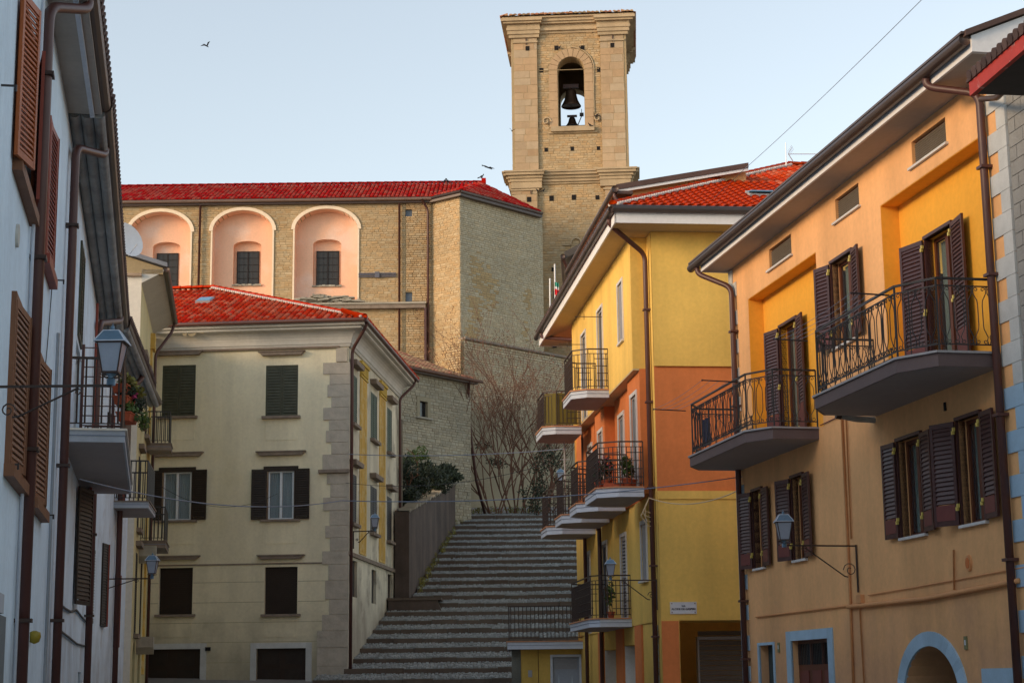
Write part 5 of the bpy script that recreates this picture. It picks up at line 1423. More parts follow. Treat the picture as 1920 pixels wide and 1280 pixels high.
for n_ in nich:
    u0, u1, z0_, z1_, a, c, wz0, wz1, it = n_
    t = MB(); wall(t, FC, u0-.01, u1+.01, z0_, z1_+.01, -.66, [(a-.14, c+.14, wz0-.1, it, .42, .28)]); o = obj('niche_wall', t, M['pink'], hC)
    # painted reveal lining following the arch
    cur = [(u0+.006, z0_)]+[((u0+u1)/2-((u1-u0)/2-.006)*math.cos(math.pi*k/16), z1_-NR+(NR-.006)*math.sin(math.pi*k/16)) for k in range(17)]+[(u1-.006, z0_)]
    t = MB()
    for p, q in zip(cur, cur[1:]): t.poly([FC.pt(p[0], .03, p[1]), FC.pt(q[0], .03, q[1]), FC.pt(q[0], -.66, q[1]), FC.pt(p[0], -.66, p[1])])
    obj('niche_lining', t, M['pink'], hC, smooth=True)
    # raised archivolt band
    t = MB(); ro = .20
    for k in range(16):
        A = [((u0+u1)/2-((u1-u0)/2+r_)*math.cos(math.pi*q/16), z1_-NR+(NR+r_*.9)*math.sin(math.pi*q/16)) for q, r_ in ((k, 0), (k+1, 0), (k+1, ro), (k, ro))]
        t.prism(FC, A, -.01, .09)
    for u_, s in ((u0, -1), (u1, 1)):
        t.prism(FC, [(u_, z0_), (u_+s*.09, z0_), (u_+s*.09, z1_-NR), (u_, z1_-NR)], -.01, .07)
    obj('archivolt', t, M['trim'], hC)
    # window
    w_ = window(FC, hC, a, c, wz0, wz1, -1.0, M['shut_k'], leaves=2, fr=.05, bars=4, glass='glass_old')
    t = MB(); t.poly([FC.pt(a-.14, -1.07, wz0-.1), FC.pt(c+.14, -1.07, wz0-.1), FC.pt(c+.14, -1.07, it), FC.pt(a-.14, -1.07, it)]); obj('window_back', t, M['pink'], hC)
    q = MB(); q.bar(Vector((0, 0, 0)), Z*(wz1-wz0), .012); me = q.mesh('grille_bar', M['iron'], Vector((0, 0, 0)))
    for k in range(5): inst('grille_bar', me, FC.pt(a+(c-a)*(k+.5)/5, -.95, wz0), w_)
    t = MB()
    for k in range(9): uu = a-.18+(c-a+.36)*k/9; t.box(FC, uu, uu+(c-a+.36)/9*.95, -1.0, -.55+random.uniform(-.03, .05), wz0-.13, wz0-.13+random.uniform(.06, .11))
    obj('sill', t, M['slate'], hC)
for t_ in smallw:
    t = MB(); t.box(FC, t_[0], t_[1], -.16, -.12, t_[2], t_[3]); obj('window_pane', t, mat('grey blue pane', (.13, .16, .20)), hC)
# string of slabs: the ledge below the niches, the stack of slates under the right niche
zb = 21.78
t = MB(); t.box(FC, 0.35, 9.2, .0, .35, zb-.34, zb-.12); obj('ledge', t, M['sill'], hC)
t = MB(); t.box(FC, .32, 7.6, 0, .42, zb-.12, zb-.02); obj('ledge_slabs', t, M['slate'], hC)
q = MB()
for k in range(85):
    u_ = random.uniform(3.9, 7.6); lay = random.random(); half = 1-abs((u_-5.8)/2.1)**2
    z_ = zb+random.uniform(0, .42)*max(.1, half); L_ = random.uniform(.3, .7)
    p = FC.pt(u_, .30-lay*.3, z_); tilt = random.uniform(-.08, .08)
    q.hexa([p+Vector((-L_/2, -.15, -tilt*L_)), p+Vector((L_/2, -.15, tilt*L_)), p+Vector((L_/2, .25, tilt*L_)), p+Vector((-L_/2, .25, -tilt*L_)), p+Vector((-L_/2, -.15, -tilt*L_+.06)), p+Vector((L_/2, -.15, tilt*L_+.06)), p+Vector((L_/2, .25, tilt*L_+.06)), p+Vector((-L_/2, .25, -tilt*L_+.06))])
obj('loose_slates', q, M['slate'], hC, kind='stuff')
t = MB(); t.box(FC, .30, .42, .0, .36, 15.5, zb-.34); obj('ledge_return', t, M['brown'], hC)
# bay to the right of the ledge, projecting slightly
# wall anchor rod
t = MB()
for z_ in (23.22, 23.32, 23.40): t.box(FC, 1.95, 3.98, .05, .11, z_, z_+.05)
t.box(FC, 2.85, 3.1, .11, .16, 23.18, 23.50); obj('wall_anchor', t, mat('grey lead', (.13, .13, .16)), hC)
for (x, zb_) in ((-16.9, 20), (-6.05, 17.0)):
    pipe_part('drainpipe', [FC.pt(X(x), .16, EZ-.1), FC.pt(X(x), .16, zb_)], .065, M['brown'], hC)
pipe_part('drainpipe', [FC.pt(.55, .42, EZ-.02), FC.pt(.22, .18, EZ-.55), FC.pt(.22, .18, 15.6)], .065, M['brown'], hC)
# roof
t = MB(); t.box(FC, -.05, 20.2, 0, .28, EZ-.16, EZ+.02); obj('eaves_board', t, M['gutter'], hC)
gutter([FC.pt(-.15, .36, EZ+.02), FC.pt(20.2, .36, EZ+.02)], .10, M['gutter'], hC)
O_ = FC.pt(20.2, .36, EZ+.12); sC = Vector((1, 0, 0)); rl = R(24); tC = Vector((0, math.cos(rl), math.sin(rl))); nC = sC.cross(tC)
rg = plane_hit(903, 343, O_, nC); rp = st(rg, O_, sC, tC)
Lr = (FC.pt(-.1, 0, 0)-FC.pt(20.2, 0, 0)).length
c8 = Vector((-2.73, 90.77, EZ)); cR = Vector((1.38, 95.11, EZ))
roof_tiles(hC, O_, sC, tC, [(0, 0), (Lr, 0), (rp[0], rp[1]), (0, rp[1])], M['tile_c'], pw=.23, rl=.42, hh=.065)
ridge_tiles(hC, O_+tC*rp[1]+Z*.04, rg+Z*.04, M['tile_c'], r=.12, ln=.5)
# apse: left face towards us, right face turned away
FA1 = Fr((-4.28, CY), (c8-Vector((-4.28, CY, EZ))).normalized(), Vector((0, 0, 0)))
d1 = FA1.d; FA1.n = Vector((d1.y, -d1.x, 0)); FA1.n = FA1.n if FA1.n.y < 0 else -FA1.n
d2 = (cR-c8).normalized(); FA2 = Fr((c8.x, c8.y), d2, Vector((d2.y, -d2.x, 0))); L1_ = (c8-Vector((-4.28, CY, EZ))).length; L2_ = (cR-c8).length+.6
t = MB(); wall(t, FA1, 0, L1_, 8, EZ, 0); obj('apse_wall', t, M['mortar'], hC)
t = MB(); wall(t, FA2, 0, L2_, 8, EZ, 0); t.poly([FA2.pt(L2_, 0, 8), FA2.pt(L2_, -8, 8), FA2.pt(L2_, -8, EZ), FA2.pt(L2_, 0, EZ)]); obj('apse_wall', t, M['mortar_g'], hC)
stones(FA1, hC, .01, L1_, 15, EZ-.05, 0, M['stone'], ch=(.10, .15), ln=(.18, .45))
sc_ = [(FA2.uz(x, y), a_, b_) for x, y, a_, b_ in ((895, 510, .55, .9), (912, 545, .8, 1.1), (893, 580, .5, 1.0), (885, 630, .4, .9), (990, 560, .35, 1.2), (985, 620, .3, .8))]
def stained(u, z):
    h_ = math.sin(u*12.9898+z*78.233)*43758.5453; h_ -= math.floor(h_)
    return any(((u-c[0])/a_)**2+((z-c[1])/b_)**2 < (1.15 if k < 4 else .6)*h_*1.6 for k, (c, a_, b_) in enumerate(sc_))
random.seed(5); stones(FA2, hC, .0, L2_, 18.3, EZ-.05, 0, M['stone_g'], ch=(.09, .14), ln=(.16, .42), test=lambda u, z: not stained(u, z))
random.seed(5); stones(FA2, hC, .0, L2_, 18.3, EZ-.05, 0, M['stain'], ch=(.09, .14), ln=(.16, .42), test=stained, name='stained_stones')
# lower battered base, set forward
zl = FA2.uz(877, 637, .35)[1]
t = MB()
t.hexa([FA2.pt(-.1, 0, 6), FA2.pt(9.5, 0, 6), FA2.pt(9.5, .6, 6), FA2.pt(-.1, .6, 6), FA2.pt(-.1, 0, zl), FA2.pt(9.5, 0, zl), FA2.pt(9.5, .34, zl), FA2.pt(-.1, .34, zl)]); obj('apse_base', t, M['mortar_g'], hC)
stones(FA2, hC, -.1, 9.5, 8, zl-.03, .36, M['stone_g'], ch=(.10, .15), ln=(.18, .45), out=(.03, .05))
t = MB(); t.box(FA2, -.15, 9.5, .0, .52, zl-.02, zl+.10); obj('base_ledge', t, M['sill'], hC)
FA1b = FA1.sub(0, .3, 0)
stones(FA1b, hC, L1_-1.0, L1_+.32, 12, zl-.02, .06, M['stone'], ch=(.10, .15), ln=(.18, .45))
# apse eaves and roof planes
top_ = rg
def tri_roof(A, B_, C_, n_=.42):
    s = (B_-A).normalized(); nn = s.cross(C_-A).normalized(); nn = nn if nn.z > 0 else -nn; tt = nn.cross(s); tt = tt if (C_-A) @ tt > 0 else -tt
    P = [((p-A) @ s, (p-A) @ tt) for p in (A, B_, C_)]
    roof_tiles(hC, A, s, tt, P, M['tile_c'], pw=.23, rl=.42, hh=.065)
e1 = FA1.pt(-.1, .3, EZ+.12); e2 = c8+Vector((.05, -.42, .12)); e3 = cR+d2*.25+FA2.n*.32+Z*.12
tri_roof(e2, e3, rg); 
tri_roof(e1, e2, rg)
gutter([e1-Z*.08, e2-Z*.08], .09, M['gutter'], hC); gutter([e2-Z*.08, e3-Z*.08], .09, M['gutter'], hC)
for A_, B_ in ((e1, e2), (e2, e3)):
    t = MB(); t.extr([A_-Z*.30, B_-Z*.30, B_-Z*.10, A_-Z*.10], [A_-Z*.30+Vector((.25, .6, 0)), B_-Z*.30+Vector((-.35, .6, 0)), B_-Z*.10+Vector((-.35, .6, 0)), A_-Z*.10+Vector((.25, .6, 0))]); obj('eaves_board', t, M['gutter'], hC)
t = MB(); q = rg; t.wbox(q.x-.35, q.x+.2, q.y-.1, q.y+.5, q.z-.9, q.z-.05); obj('gable_stub', t, M['stone'], hC)
t = MB(); t.wbox(q.x+.0, q.x+.25, q.y-.25, q.y+.35, q.z-.08, q.z+.22); obj('end_tile', t, M['tile_c'], hC)

# ================================================================== BELL TOWER
TY = 100.0
tl0 = at(968, 240, TY); ang = R(-3.9)
FT = Fr((at(1070, 300, TY).x, TY), Vector((math.cos(ang), math.sin(ang), 0)), Vector((math.sin(ang), -math.cos(ang), 0)))
hT = thing('bell_tower', 'tall square stone bell tower with open belfry arch and tiled cap behind the church', 'tower', FT.pt(0, -3.3, 8))
# left face frame, right face frame, rear face frame
HW = 3.30
def tz(y, x=1070): return FT.uz(x, y)[1]
z_c1 = tz(318); z_c1b = tz(345); z_pt = tz(247, 1070); z_b0 = tz(238); z_b1 = tz(107); z_top0 = tz(62); z_top1 = tz(36)
ub = (FT.uz(1047, 200)[0], FT.uz(1096, 200)[0]); ubm = sum(ub)/2
FTl = Fr((FT.pt(-HW, 0, 0).x, FT.pt(-HW, 0, 0).y), -FT.n, -FT.d); FTr = Fr((FT.pt(HW, 0, 0).x, FT.pt(HW, 0, 0).y), -FT.n, FT.d); FTb = Fr((FT.pt(0, -2*HW, 0).x, FT.pt(0, -2*HW, 0).y), FT.d, -FT.n)
arch = (ub[0], ub[1], z_b0, z_b1, 1.0, .78)
arch_s = (HW-.8, HW+.8, z_b0, z_b1, 1.0, .78)
t = MB(); wall(t, FT, -HW, HW, 8, z_top0+.2, 0, [arch]); wall(t, FTb, -HW, HW, 8, z_top0+.2, 0, [(ub[0]-.1, ub[1]+.1, z_b0-.5, z_b1-.08, 1.0, .78)])
wall(t, FTl, 0, 2*HW, 8, z_top0+.2, 0, []); wall(t, FTr, 0, 2*HW, 8, z_top0+.2, 0, [])
t.wbox(FT.P.x-HW+.1, FT.P.x+HW-.1, TY+.6, TY+5.8, z_b0-.7, z_b0-.45)
obj('wall', t, M['mortar'], hT)
for F_, nm in ((FT, 'f'),):
    # recessed wall field with small stones, darker holes
    holes_ = [(ub[0]-.55, ub[1]+.55, z_b0-.3, z_b1-.78, 0)]
    def t_arch(u, z):
        if z < z_b0-.35: return True
        if z < z_b1-.78: return abs(u-ubm) > .82+.55
        return ((u-ubm)/(.82+.55))**2+((z-(z_b1-.78))/(.78+.55))**2 > 1
    stones(FT, hT, -HW+1.40, HW-1.40, z_c1+.02, z_top0, 0, M['stone'], ch=(.11, .17), ln=(.18, .45), out=(.005, .025), test=t_arch)
    stones(FT, hT, -HW+1.3, HW-1.2, 20, z_c1b, 0, M['stone'], ch=(.11, .17), ln=(.18, .45), out=(.005, .025))
def ash(F, u0, u1, z0_, z1_, w, test=None, ch=(.38, .5), ln=(.6, 1.1)): return stones(F, hT, u0, u1, z0_, z1_, w, M['ashlar'], ch=ch, ln=ln, out=(.006, .014), gap=.012, test=test, name='ashlar_courses')
PW = 1.40; pd = .16
for s in (-1, 1):
    a, c = (-HW-.02, -HW+PW) if s < 0 else (HW-PW, HW+.02)
    box_part('pilaster', FT, hT, a, c, -.02, pd, z_c1, z_top0, M['mortar'])
    ash(FT, a, c, z_c1, z_top0, pd)
    a2, c2 = (-HW-.22, -HW+PW-.1) if s < 0 else (HW-PW+.1, HW+.22)
    box_part('pilaster', FT, hT, a2, c2, -.02, pd+.1, 8, z_c1b, M['mortar'])
    ash(FT, a2, c2, 20, z_c1b, pd+.1)
for F_ in (FTl, FTr):
    for a, c in ((-.14, PW), (2*HW-PW, 2*HW+.14)):
        ash(F_, a, c, z_c1, z_top0, pd); box_part('pilaster', F_, hT, a, c, -.02, pd, z_c1, z_top0, M['mortar'])
        box_part('pilaster', F_, hT, a-.12, c, -.02, pd+.1, 8, z_c1b, M['mortar'])
    stones(F_, hT, PW, 2*HW-PW, z_c1, z_top0, 0, M['stone'], out=(.005, .025))
# arch surround
def ring(u, z): 
    if z < z_b0: return False
    if z < z_b1-.78: return .80 < abs(u-ubm) < 1.32
    r0 = ((u-ubm)/.82)**2+((z-(z_b1-.78))/.80)**2; r1 = ((u-ubm)/1.34)**2+((z-(z_b1-.78))/1.32)**2
    return r0 > 1 and r1 < 1
t = MB(); n = 11
for k in range(n):
    A = [(ubm-(.815+r_)*math.cos(math.pi*(q)/n), z_b1-.78+(.785+r_)*math.sin(math.pi*q/n)) for q, r_ in ((k+.04, 0), (k+.96, 0), (k+.96, .50), (k+.04, .50))]
    m_ = MB(); m_.prism(FT, A, -.02, .07); obj('voussoir', m_, M['ashlar'], hT)
for s in (-1, 1):
    zz = z_b0
    while zz < z_b1-.80:
        h = min(.55, z_b1-.78-zz); a, c = sorted((ubm+s*.815, ubm+s*1.315)); box_part('jamb_stone', FT, hT, a, c, -.02, .07, zz+.008, zz+h-.006, M['ashlar']); zz += .55
box_part('impost_tie', FT, hT, ubm-1.9, ubm+1.7, .04, .085, z_b1-.85, z_b1-.82, M['mortar'])
b_ = MB()
b_.tube([FT.pt(ubm+1.40+(.0), .05, z_b1-.78-.0)]+[FT.pt(ubm+1.36, .05, z_b1-2.0-.4*k) for k in range(5)], .035, 6); obj('moulding', b_, M['moulding'], hT)
t = MB(); t.tube([FT.pt(ubm+1.40*math.cos(q*math.pi/16), .05, z_b1-.78+1.38*math.sin(q*math.pi/16)) for q in range(0, 9)], .035, 6); obj('moulding', t, M['moulding'], hT)
t = MB(); t.box(FT, ubm-1.25, ubm+1.35, 0, .30, z_b0-.34, z_b0-.04); t.box(FT, ubm-1.4, ubm+1.5, 0, .12, z_b0-.42, z_b0-.34); obj('sill', t, M['moulding'], hT)
for x, y in ((1025, 229), (1121, 223)):
    u_, z_ = FT.uz(x, y); t = MB(); pts = [FT.pt(u_+(.30-.02*k)*math.cos(k*.55), .06+.012*k, z_+(.30-.02*k)*math.sin(k*.55)) for k in range(14)]; t.tube(pts, .05, 6); t.prism(FT, [(u_-.18, z_-.15), (u_+.18, z_-.15), (u_+.2, z_+.16), (u_-.2, z_+.16)], 0, .05); obj('volute', t, M['moulding'], hT, smooth=True)
# putlog holes
q = MB()
for x, y, s in ((989, 91, 1), (1148, 85, 1), (1043, 90, 1), (1092, 90, 1), (1015, 132, 1), (1123, 131, 1), (1024, 281, .9), (1073, 279, .9), (1122, 278, .8), (992, 374, 1.1), (1034, 372, 1.1), (1076, 370, 1.1), (1120, 370, .9)):
    wv = pd+.02 if x < 1010 or x > 1135 else .03
    if y > 350 and x < 1010: wv = pd+.12
    u_, z_ = FT.uz(x, y, wv); o = MB(); h = .13*s; o.box(FT, u_-h*.9, u_+h*.9, wv-.01, wv+.006, z_-h*1.1, z_+h*1.1); obj('putlog_hole', o, M['dark'], hT)
# capitals, anchors
for (a, c, z0_, z1_) in ((-HW-.06, -HW+PW+.04, tz(83, 990), tz(78, 990)), (HW-PW-.04, HW+.06, tz(79, 1150), tz(74, 1150)), (-HW-.3, -HW+PW+.0, tz(360, 990), tz(355, 990)), (HW-PW, HW+.3, tz(357, 1160), tz(352, 1160))):
    box_part('necking', FT, hT, a, c, 0, pd+(.08 if z0_ > 33 else .18), z0_, z0_+.10, M['moulding'])
for x, y, s in ((986, 68, 1), (1148, 62, 1), (995, 347, 1), (1159, 342, 1)):
    wv = pd+.05+(.1 if y > 300 else 0); u_, z_ = FT.uz(x, y, wv)
    t = MB(); t.bar(FT.pt(u_, wv, z_-.55), FT.pt(u_, wv, z_+.32), .03)
    for s2 in (-1, 1): t.tube([FT.pt(u_, wv, z_-.05), FT.pt(u_+s2*.2, wv, z_+.0), FT.pt(u_+s2*.24, wv, z_+.18), FT.pt(u_+s2*.10, wv, z_+.20)], .03, 5)
    obj('iron_anchor', t, M['brown'], hT)
# cornices: stepped mouldings that run round all four sides and break forward over the pilasters
def around(par, nm, prof, hw, m):
    """prof: list of (projection, z0, z1)"""
    for out, z0_, z1_ in prof:
        t = MB(); h = hw+out
        c = FT.pt(0, -HW, 0); d, n_ = FT.d, FT.n
        t.hexa([c+d*x+n_*y+Z*z for z in (z0_, z1_) for x, y in ((-h, -h), (h, -h), (h, h), (-h, h))]); obj(nm, t, m, par)
zz = z_top0
around(hT, 'cornice_course', [(.10, zz-.02, zz+.12), (.24, zz+.12, zz+.28), (.16, zz+.28, zz+.50), (.40, zz+.50, zz+.62), (.52, zz+.62, zz+.80), (.66, zz+.80, zz+.90)], HW, M['moulding'])
for s in (-1, 1):
    for (o_, z0_, z1_) in ((.26, zz-.30, zz-.1), (.34, zz-.1, zz+.13), (.40, zz+.13, zz+.29), (.36, zz+.29, zz+.51), (.58, zz+.51, zz+.63), (.70, zz+.63, zz+.81)):
        a, c = (-HW-o_, -HW+PW+o_*.5) if s < 0 else (HW-PW-o_*.5, HW+o_)
        box_part('cornice_break', FT, hT, a, c, -.3, o_+.04, z0_, z1_, M['moulding'])
        for F_ in (FTl, FTr):
            a, c = (-o_-.03, PW+o_*.3) if s < 0 else (2*HW-PW-o_*.3, 2*HW+o_)
            box_part('cornice_break', F_, hT, a, c, -.3, o_+.04, z0_-.002, z1_-.003, M['moulding'])
# tiled cap
zc = zz+.93; h = HW+.78; C0 = FT.pt(0, -HW, zc)
co = [C0+FT.d*x+FT.n*y for x, y in ((-h, h), (h, h), (h, -h), (-h, -h))]; ap = C0+Z*1.6
for i in range(4):
    A, B_ = co[i], co[(i+1) % 4]; s = (B_-A).normalized(); nn = s.cross(ap-A).normalized(); nn = nn if nn.z > 0 else -nn; tt = nn.cross(s); tt = tt if (ap-A) @ tt > 0 else -tt
    roof_tiles(hT, A, s, tt, [((p-A) @ s, (p-A) @ tt) for p in (A, B_, ap)], M['tile_o'], pw=.26, rl=.45, hh=.09)
# lower cornice
zz = z_c1b
around(hT, 'cornice_course', [(.10, zz-.0, zz+.12), (.22, zz+.12, zz+.30), (.34, zz+.30, zz+.46), (.50, zz+.46, zz+.62), (.60, zz+.62, zz+.72)], HW, M['moulding'])
for s in (-1, 1):
    for (o_, z0_, z1_) in ((.34, zz-.28, zz+.12), (.40, zz+.12, zz+.31), (.50, zz+.31, zz+.47), (.66, zz+.47, zz+.63), (.74, zz+.63, zz+.73)):
        a, c = (-HW-o_+.1, -HW+PW+o_*.5) if s < 0 else (HW-PW-o_*.5, HW+o_-.1)
        box_part('cornice_break', FT, hT, a, c, -.3, o_+.04, z0_, z1_, M['moulding'])
        for F_ in (FTl, FTr):
            a, c = (-o_+.08, PW+o_*.3) if s < 0 else (2*HW-PW-o_*.3, 2*HW+o_)
            box_part('cornice_break', F_, hT, a, c, -.3, o_+.04, z0_-.002, z1_-.003, M['moulding'])
# lower ledges seen on the shaft
for (x0, x1, y0, y1, o_) in ((985, 1080, 606, 622, .55), (985, 1050, 622, 640, .35)):
    a = FT.uz(x0, y1)[0]; c = FT.uz(x1, y1)[0]; box_part('shaft_ledge', FT, hT, a, c, 0, o_, tz(y1, 1020), tz(y0, 1020), M['moulding'])
for (x, y) in ((1038, 505), (1040, 648)):
    u_, z_ = FT.uz(x, y, .03); box_part('putlog_hole', FT, hT, u_-.12, u_+.12, .02, .04, z_-.12, z_+.12, M['dark'])
pts = []
u_, z_ = FT.uz(1080, 452, .1); t = MB(); t.tube([FT.pt(u_+.32*math.cos(k*math.pi/10), .08, z_-.2+.40*math.sin(k*math.pi/10)) for k in range(11)], .05, 6); t.box(FT, u_-.8, u_-.32, .0, .10, z_-.24, z_-.16); t.box(FT, u_+.32, u_+.8, .0, .10, z_-.24, z_-.16); obj('blind_arch', t, M['moulding'], hT)
# bells
def bell(name, label, c, r, h, grp):
    t = thing(name, label, 'bell', c, grp)
    b = MB(); pr = [(r*1.0, 0), (r*1.02, h*.03), (r*.90, h*.14), (r*.70, h*.36), (r*.58, h*.62), (r*.52, h*.82), (r*.42, h*.94), (r*.15, h)]
    b.lathe(c, pr, 20); obj('body', b, M['bell'], t, smooth=True)
    b = MB(); b.box(Fr((c.x, c.y), FT.d, FT.n), -r*.8, r*.8, -.08, .08, c.z+h*1.05, c.z+h*1.25); b.tube([c+Z*h, c+Z*h*1.1], .06, 6); obj('yoke', b, M['brown'], t)
    b = MB(); b.tube([c+Z*h*.6, c-Z*.10], .03, 6); b.lathe(c-Z*.14, [(.02, -.04), (.06, 0), (.02, .04)], 8); obj('clapper', b, M['iron'], t)
cb = at(1071, 200, TY+2.2); bell('church_bell', 'large bronze bell hanging high in the belfry arch', cb-Z*.02, .60, 1.15, 'bells in the belfry')
cb = at(1073, 238, TY+2.6); bell('church_bell', 'smaller lower bell among the machinery at the foot of the belfry arch', cb+Z*.05, .38, .55, 'bells in the belfry')
t = thing('bell_machinery', 'dark steel frame and motor that carry the bells in the belfry', 'frame', FT.pt(ubm, -2.4, z_b0-.4))
b = MB()
for z_ in (z_b0+.55, z_b0+.75): b.bar(FT.pt(-2.4, -2.2, z_), FT.pt(2.4, -2.2, z_), .06)
obj('beam', b, M['iron'], t)
b = MB(); q = FT.pt(ubm+.55, -2.1, z_b0+1.35); b.wbox(q.x-.12, q.x+.12, q.y-.1, q.y+.1, q.z, q.z+.18); b.tube([q, q-Z*.6+Vector((-.25, 0, 0))], .03, 5); b.tube([q+Z*.15, q+Z*.45], .02, 5); obj('motor', b, M['iron'], t)
b = MB()
for x_ in (-1.2, 1.0): b.bar(FT.pt(ubm+x_*.6, -2.2, z_b0-.4), FT.pt(ubm+x_*.4, -2.2, z_b0+.7), .06)
obj('strut', b, M['iron'], t)
t = thing('belfry_railing', 'thin upright bars across the far arch of the belfry', 'railing', FT.pt(ubm, -6.3, z_b0-.4))
b = MB(); b.bar(FT.pt(ubm-1, -6.3, z_b0+1.25), FT.pt(ubm+1, -6.3, z_b0+1.25), .02); obj('top_rail', b, M['iron'], t)
b = MB(); b.bar(Vector((0, 0, 0)), Z*1.6, .012); me = b.mesh('bar', M['iron'], Vector((0, 0, 0)))
for k in range(14): inst('bar', me, FT.pt(ubm-.95+k*.146, -6.3, z_b0-.35), t)

# ================================================================== STONE ANNEX with small window
XA = at(882, 720, 84)
FS = Fr((XA.x, XA.y), -vdir(3600), Vector((vdir(3600).y, -vdir(3600).x, 0)))     # u runs to the left and towards us
za = FS.uz(755, 692)[1]
hS = thing('stone_annex', 'low stone building with old mixed tiles and one small barred window under the church', 'building', FS.pt(4, -2, 9))
wn = rc(FS, (786, 751), (801, 783)); 
t = MB(); wall(t, FS, 0, 11, 7, za, 0, [(wn[0], wn[1], wn[2], wn[3], .25)]); t.poly([FS.pt(0, 0, 7), FS.pt(0, -6, 7), FS.pt(0, -6, za), FS.pt(0, 0, za)]); obj('wall', t, M['mortar_g'], hS)
stones(FS, hS, 0, 11, 8, za, 0, M['rubble'], ch=(.10, .17), ln=(.16, .45), out=(.006, .035), holes=[(wn[0]-.2, wn[1]+.2, wn[2]-.12, wn[3]+.2)])
t = MB()
t.box(FS, wn[0]-.2, wn[0], 0, .05, wn[2]-.1, wn[3]+.2); t.box(FS, wn[1], wn[1]+.2, 0, .05, wn[2]-.1, wn[3]+.2); t.box(FS, wn[0], wn[1], 0, .048, wn[3], wn[3]+.2); obj('window_surround', t, M['mortar_g'], hS)
t = MB(); t.box(FS, wn[0]-.28, wn[1]+.28, 0, .16, wn[2]-.10, wn[2]-.02); obj('sill', t, M['slate'], hS)
w_ = window(FS, hS, wn[0], wn[1], wn[2], wn[3], -.12, M['shut_k'], leaves=1, fr=.04)
for k in range(3): q = MB(); uu = wn[0]+(wn[1]-wn[0])*(k+.5)/3; q.bar(FS.pt(uu, -.05, wn[2]), FS.pt(uu, -.05, wn[3]), .014); obj('grille_bar', q, M['iron'], w_)
A_ = FS.pt(-.35, .35, za+.1); B2 = FS.pt(11, .35, za+.1); s = (B2-A_).normalized(); tt = (-FS.n*math.cos(R(22))+Z*math.sin(R(22))); nn = s.cross(tt); nn = nn if nn.z > 0 else -nn
cT = plane_hit(735, 655, A_, nn); cTp = st(cT, A_, s, tt)
roof_tiles(hS, A_, s, tt, [(0, 0), (11.3, 0), (11.3, cTp[1]+.9), (cTp[0], cTp[1]), (1.0, .5)], M['tile_o'], pw=.24, rl=.4, hh=.07)
gutter([FS.pt(-.4, .42, za+.02), FS.pt(11, .42, za+.02)], .07, M['gutter'], hS)
t = MB(); t.box(FS, -.2, 11, 0, .34, za-.10, za+.03); obj('eaves_board', t, M['gutter'], hS)
pp = [at(879, 716, 83.4), at(879, 728, 83.7), at(878, 742, 83.9), at(880, 780, 84.2), at(884, 830, 84.6), at(893, 900, 85.3), at(909, 962, 86.3)]
o = obj('drainpipe', MB().tube(pp, .075, 8), M['brown'], hS, smooth=True)

# ================================================================== STAIRWAY
NS = 25; DY, DZ = 1.27, .355
Y0 = 56.6-2*DY
z_s = at(800, 1274, 56.6).z-2*DZ
hSt = thing('stairway', None, None, Vector((-1, Y0, z_s-.3)), kind='structure')
rise = .15
cob_lim = 0
def xl(y):      # left edge of the flight
    if y < 66.5: return -5.75+(y-56.6)*(-4.72+5.75)/9.9
    return -4.1+(y-66.5)*(-2.5+4.1)/19.5
for i in range(NS):
    y = Y0+i*DY; z = z_s+i*DZ; ym = y+DY
    x0 = xl(y) if i > 2 else -6.5; x1 = 3.9
    xb = xl(min(ym, 90))
    s = MB(); s.hexa([Vector(p) for p in ((x0, y+.2, z-1), (x1, y+.2, z-1), (x1, ym+.15, z-1), (x0, ym+.15, z-1), (x0, y+.2, z+.01), (x1, y+.2, z+.01), (x1, ym+.15, z+DZ-rise+.01), (x0, ym+.15, z+DZ-rise+.01))])
    st_ = obj('step', s, M['tbed'], hSt)
    # kerb stones along the front of the step
    x = x0; L0 = .95
    while x < x1-.05:
        L_ = min(random.uniform(.75, 1.15), x1-x)
        j = random.uniform(-.035, .035)
        k_ = MB(); k_.wbox(x+.010, x+L_-.010, y+j, y+.20, z-rise-.05, z+.02+random.uniform(-.025, .02)); obj('kerb_stone', k_, M['kerb'], st_)
        x += L_
    # cobbles
    c = MB(); nr = 7; cs = (DY-.22)/nr
    for r_ in range(nr):
        yy = y+.22+r_*cs; x = x0+random.uniform(0, .1)
        while x < x1:
            L_ = random.uniform(.09, .15); zz_ = z+(DZ-rise)*(yy-y)/DY+random.uniform(.010, .045); sh = .05
            if random.random() > .06:
                e = .012; a = x; c2 = x+L_-.018; y2 = yy+cs-.018
                i0 = len(c.v); c.v += [Vector(p) for p in ((a+r_*0, yy, zz_-.09), (c2, yy, zz_-.09), (c2+.01, y2, zz_-.07), (a+.01, y2, zz_-.07), (a+e, yy+e, zz_), (c2-e, yy+e, zz_), (c2-e+.01, y2-e, zz_+.02), (a+e+.01, y2-e, zz_+.02))]
                for f in ((4, 5, 6, 7), (0, 1, 5, 4), (1, 2, 6, 5), (2, 3, 7, 6), (3, 0, 4, 7)): c.f.append(tuple(i0+k for k in f)); c.m.append(0)
            x += L_
    obj('cobbles', c, M['tread'], st_, kind='stuff')
# upper landing
ye = Y0+NS*DY; ze_ = z_s+NS*DZ
b = MB(); b.hexa([Vector(p) for p in ((-6, ye, ze_-2), (8, ye, ze_-2), (8, 100, ze_-1), (-6, 100, ze_-1), (-6, ye, ze_-.1), (8, ye, ze_-.1), (8, 100, ze_+1.2), (-6, 100, ze_+1.2))]); obj('path', b, M['tbed'], kind='structure')
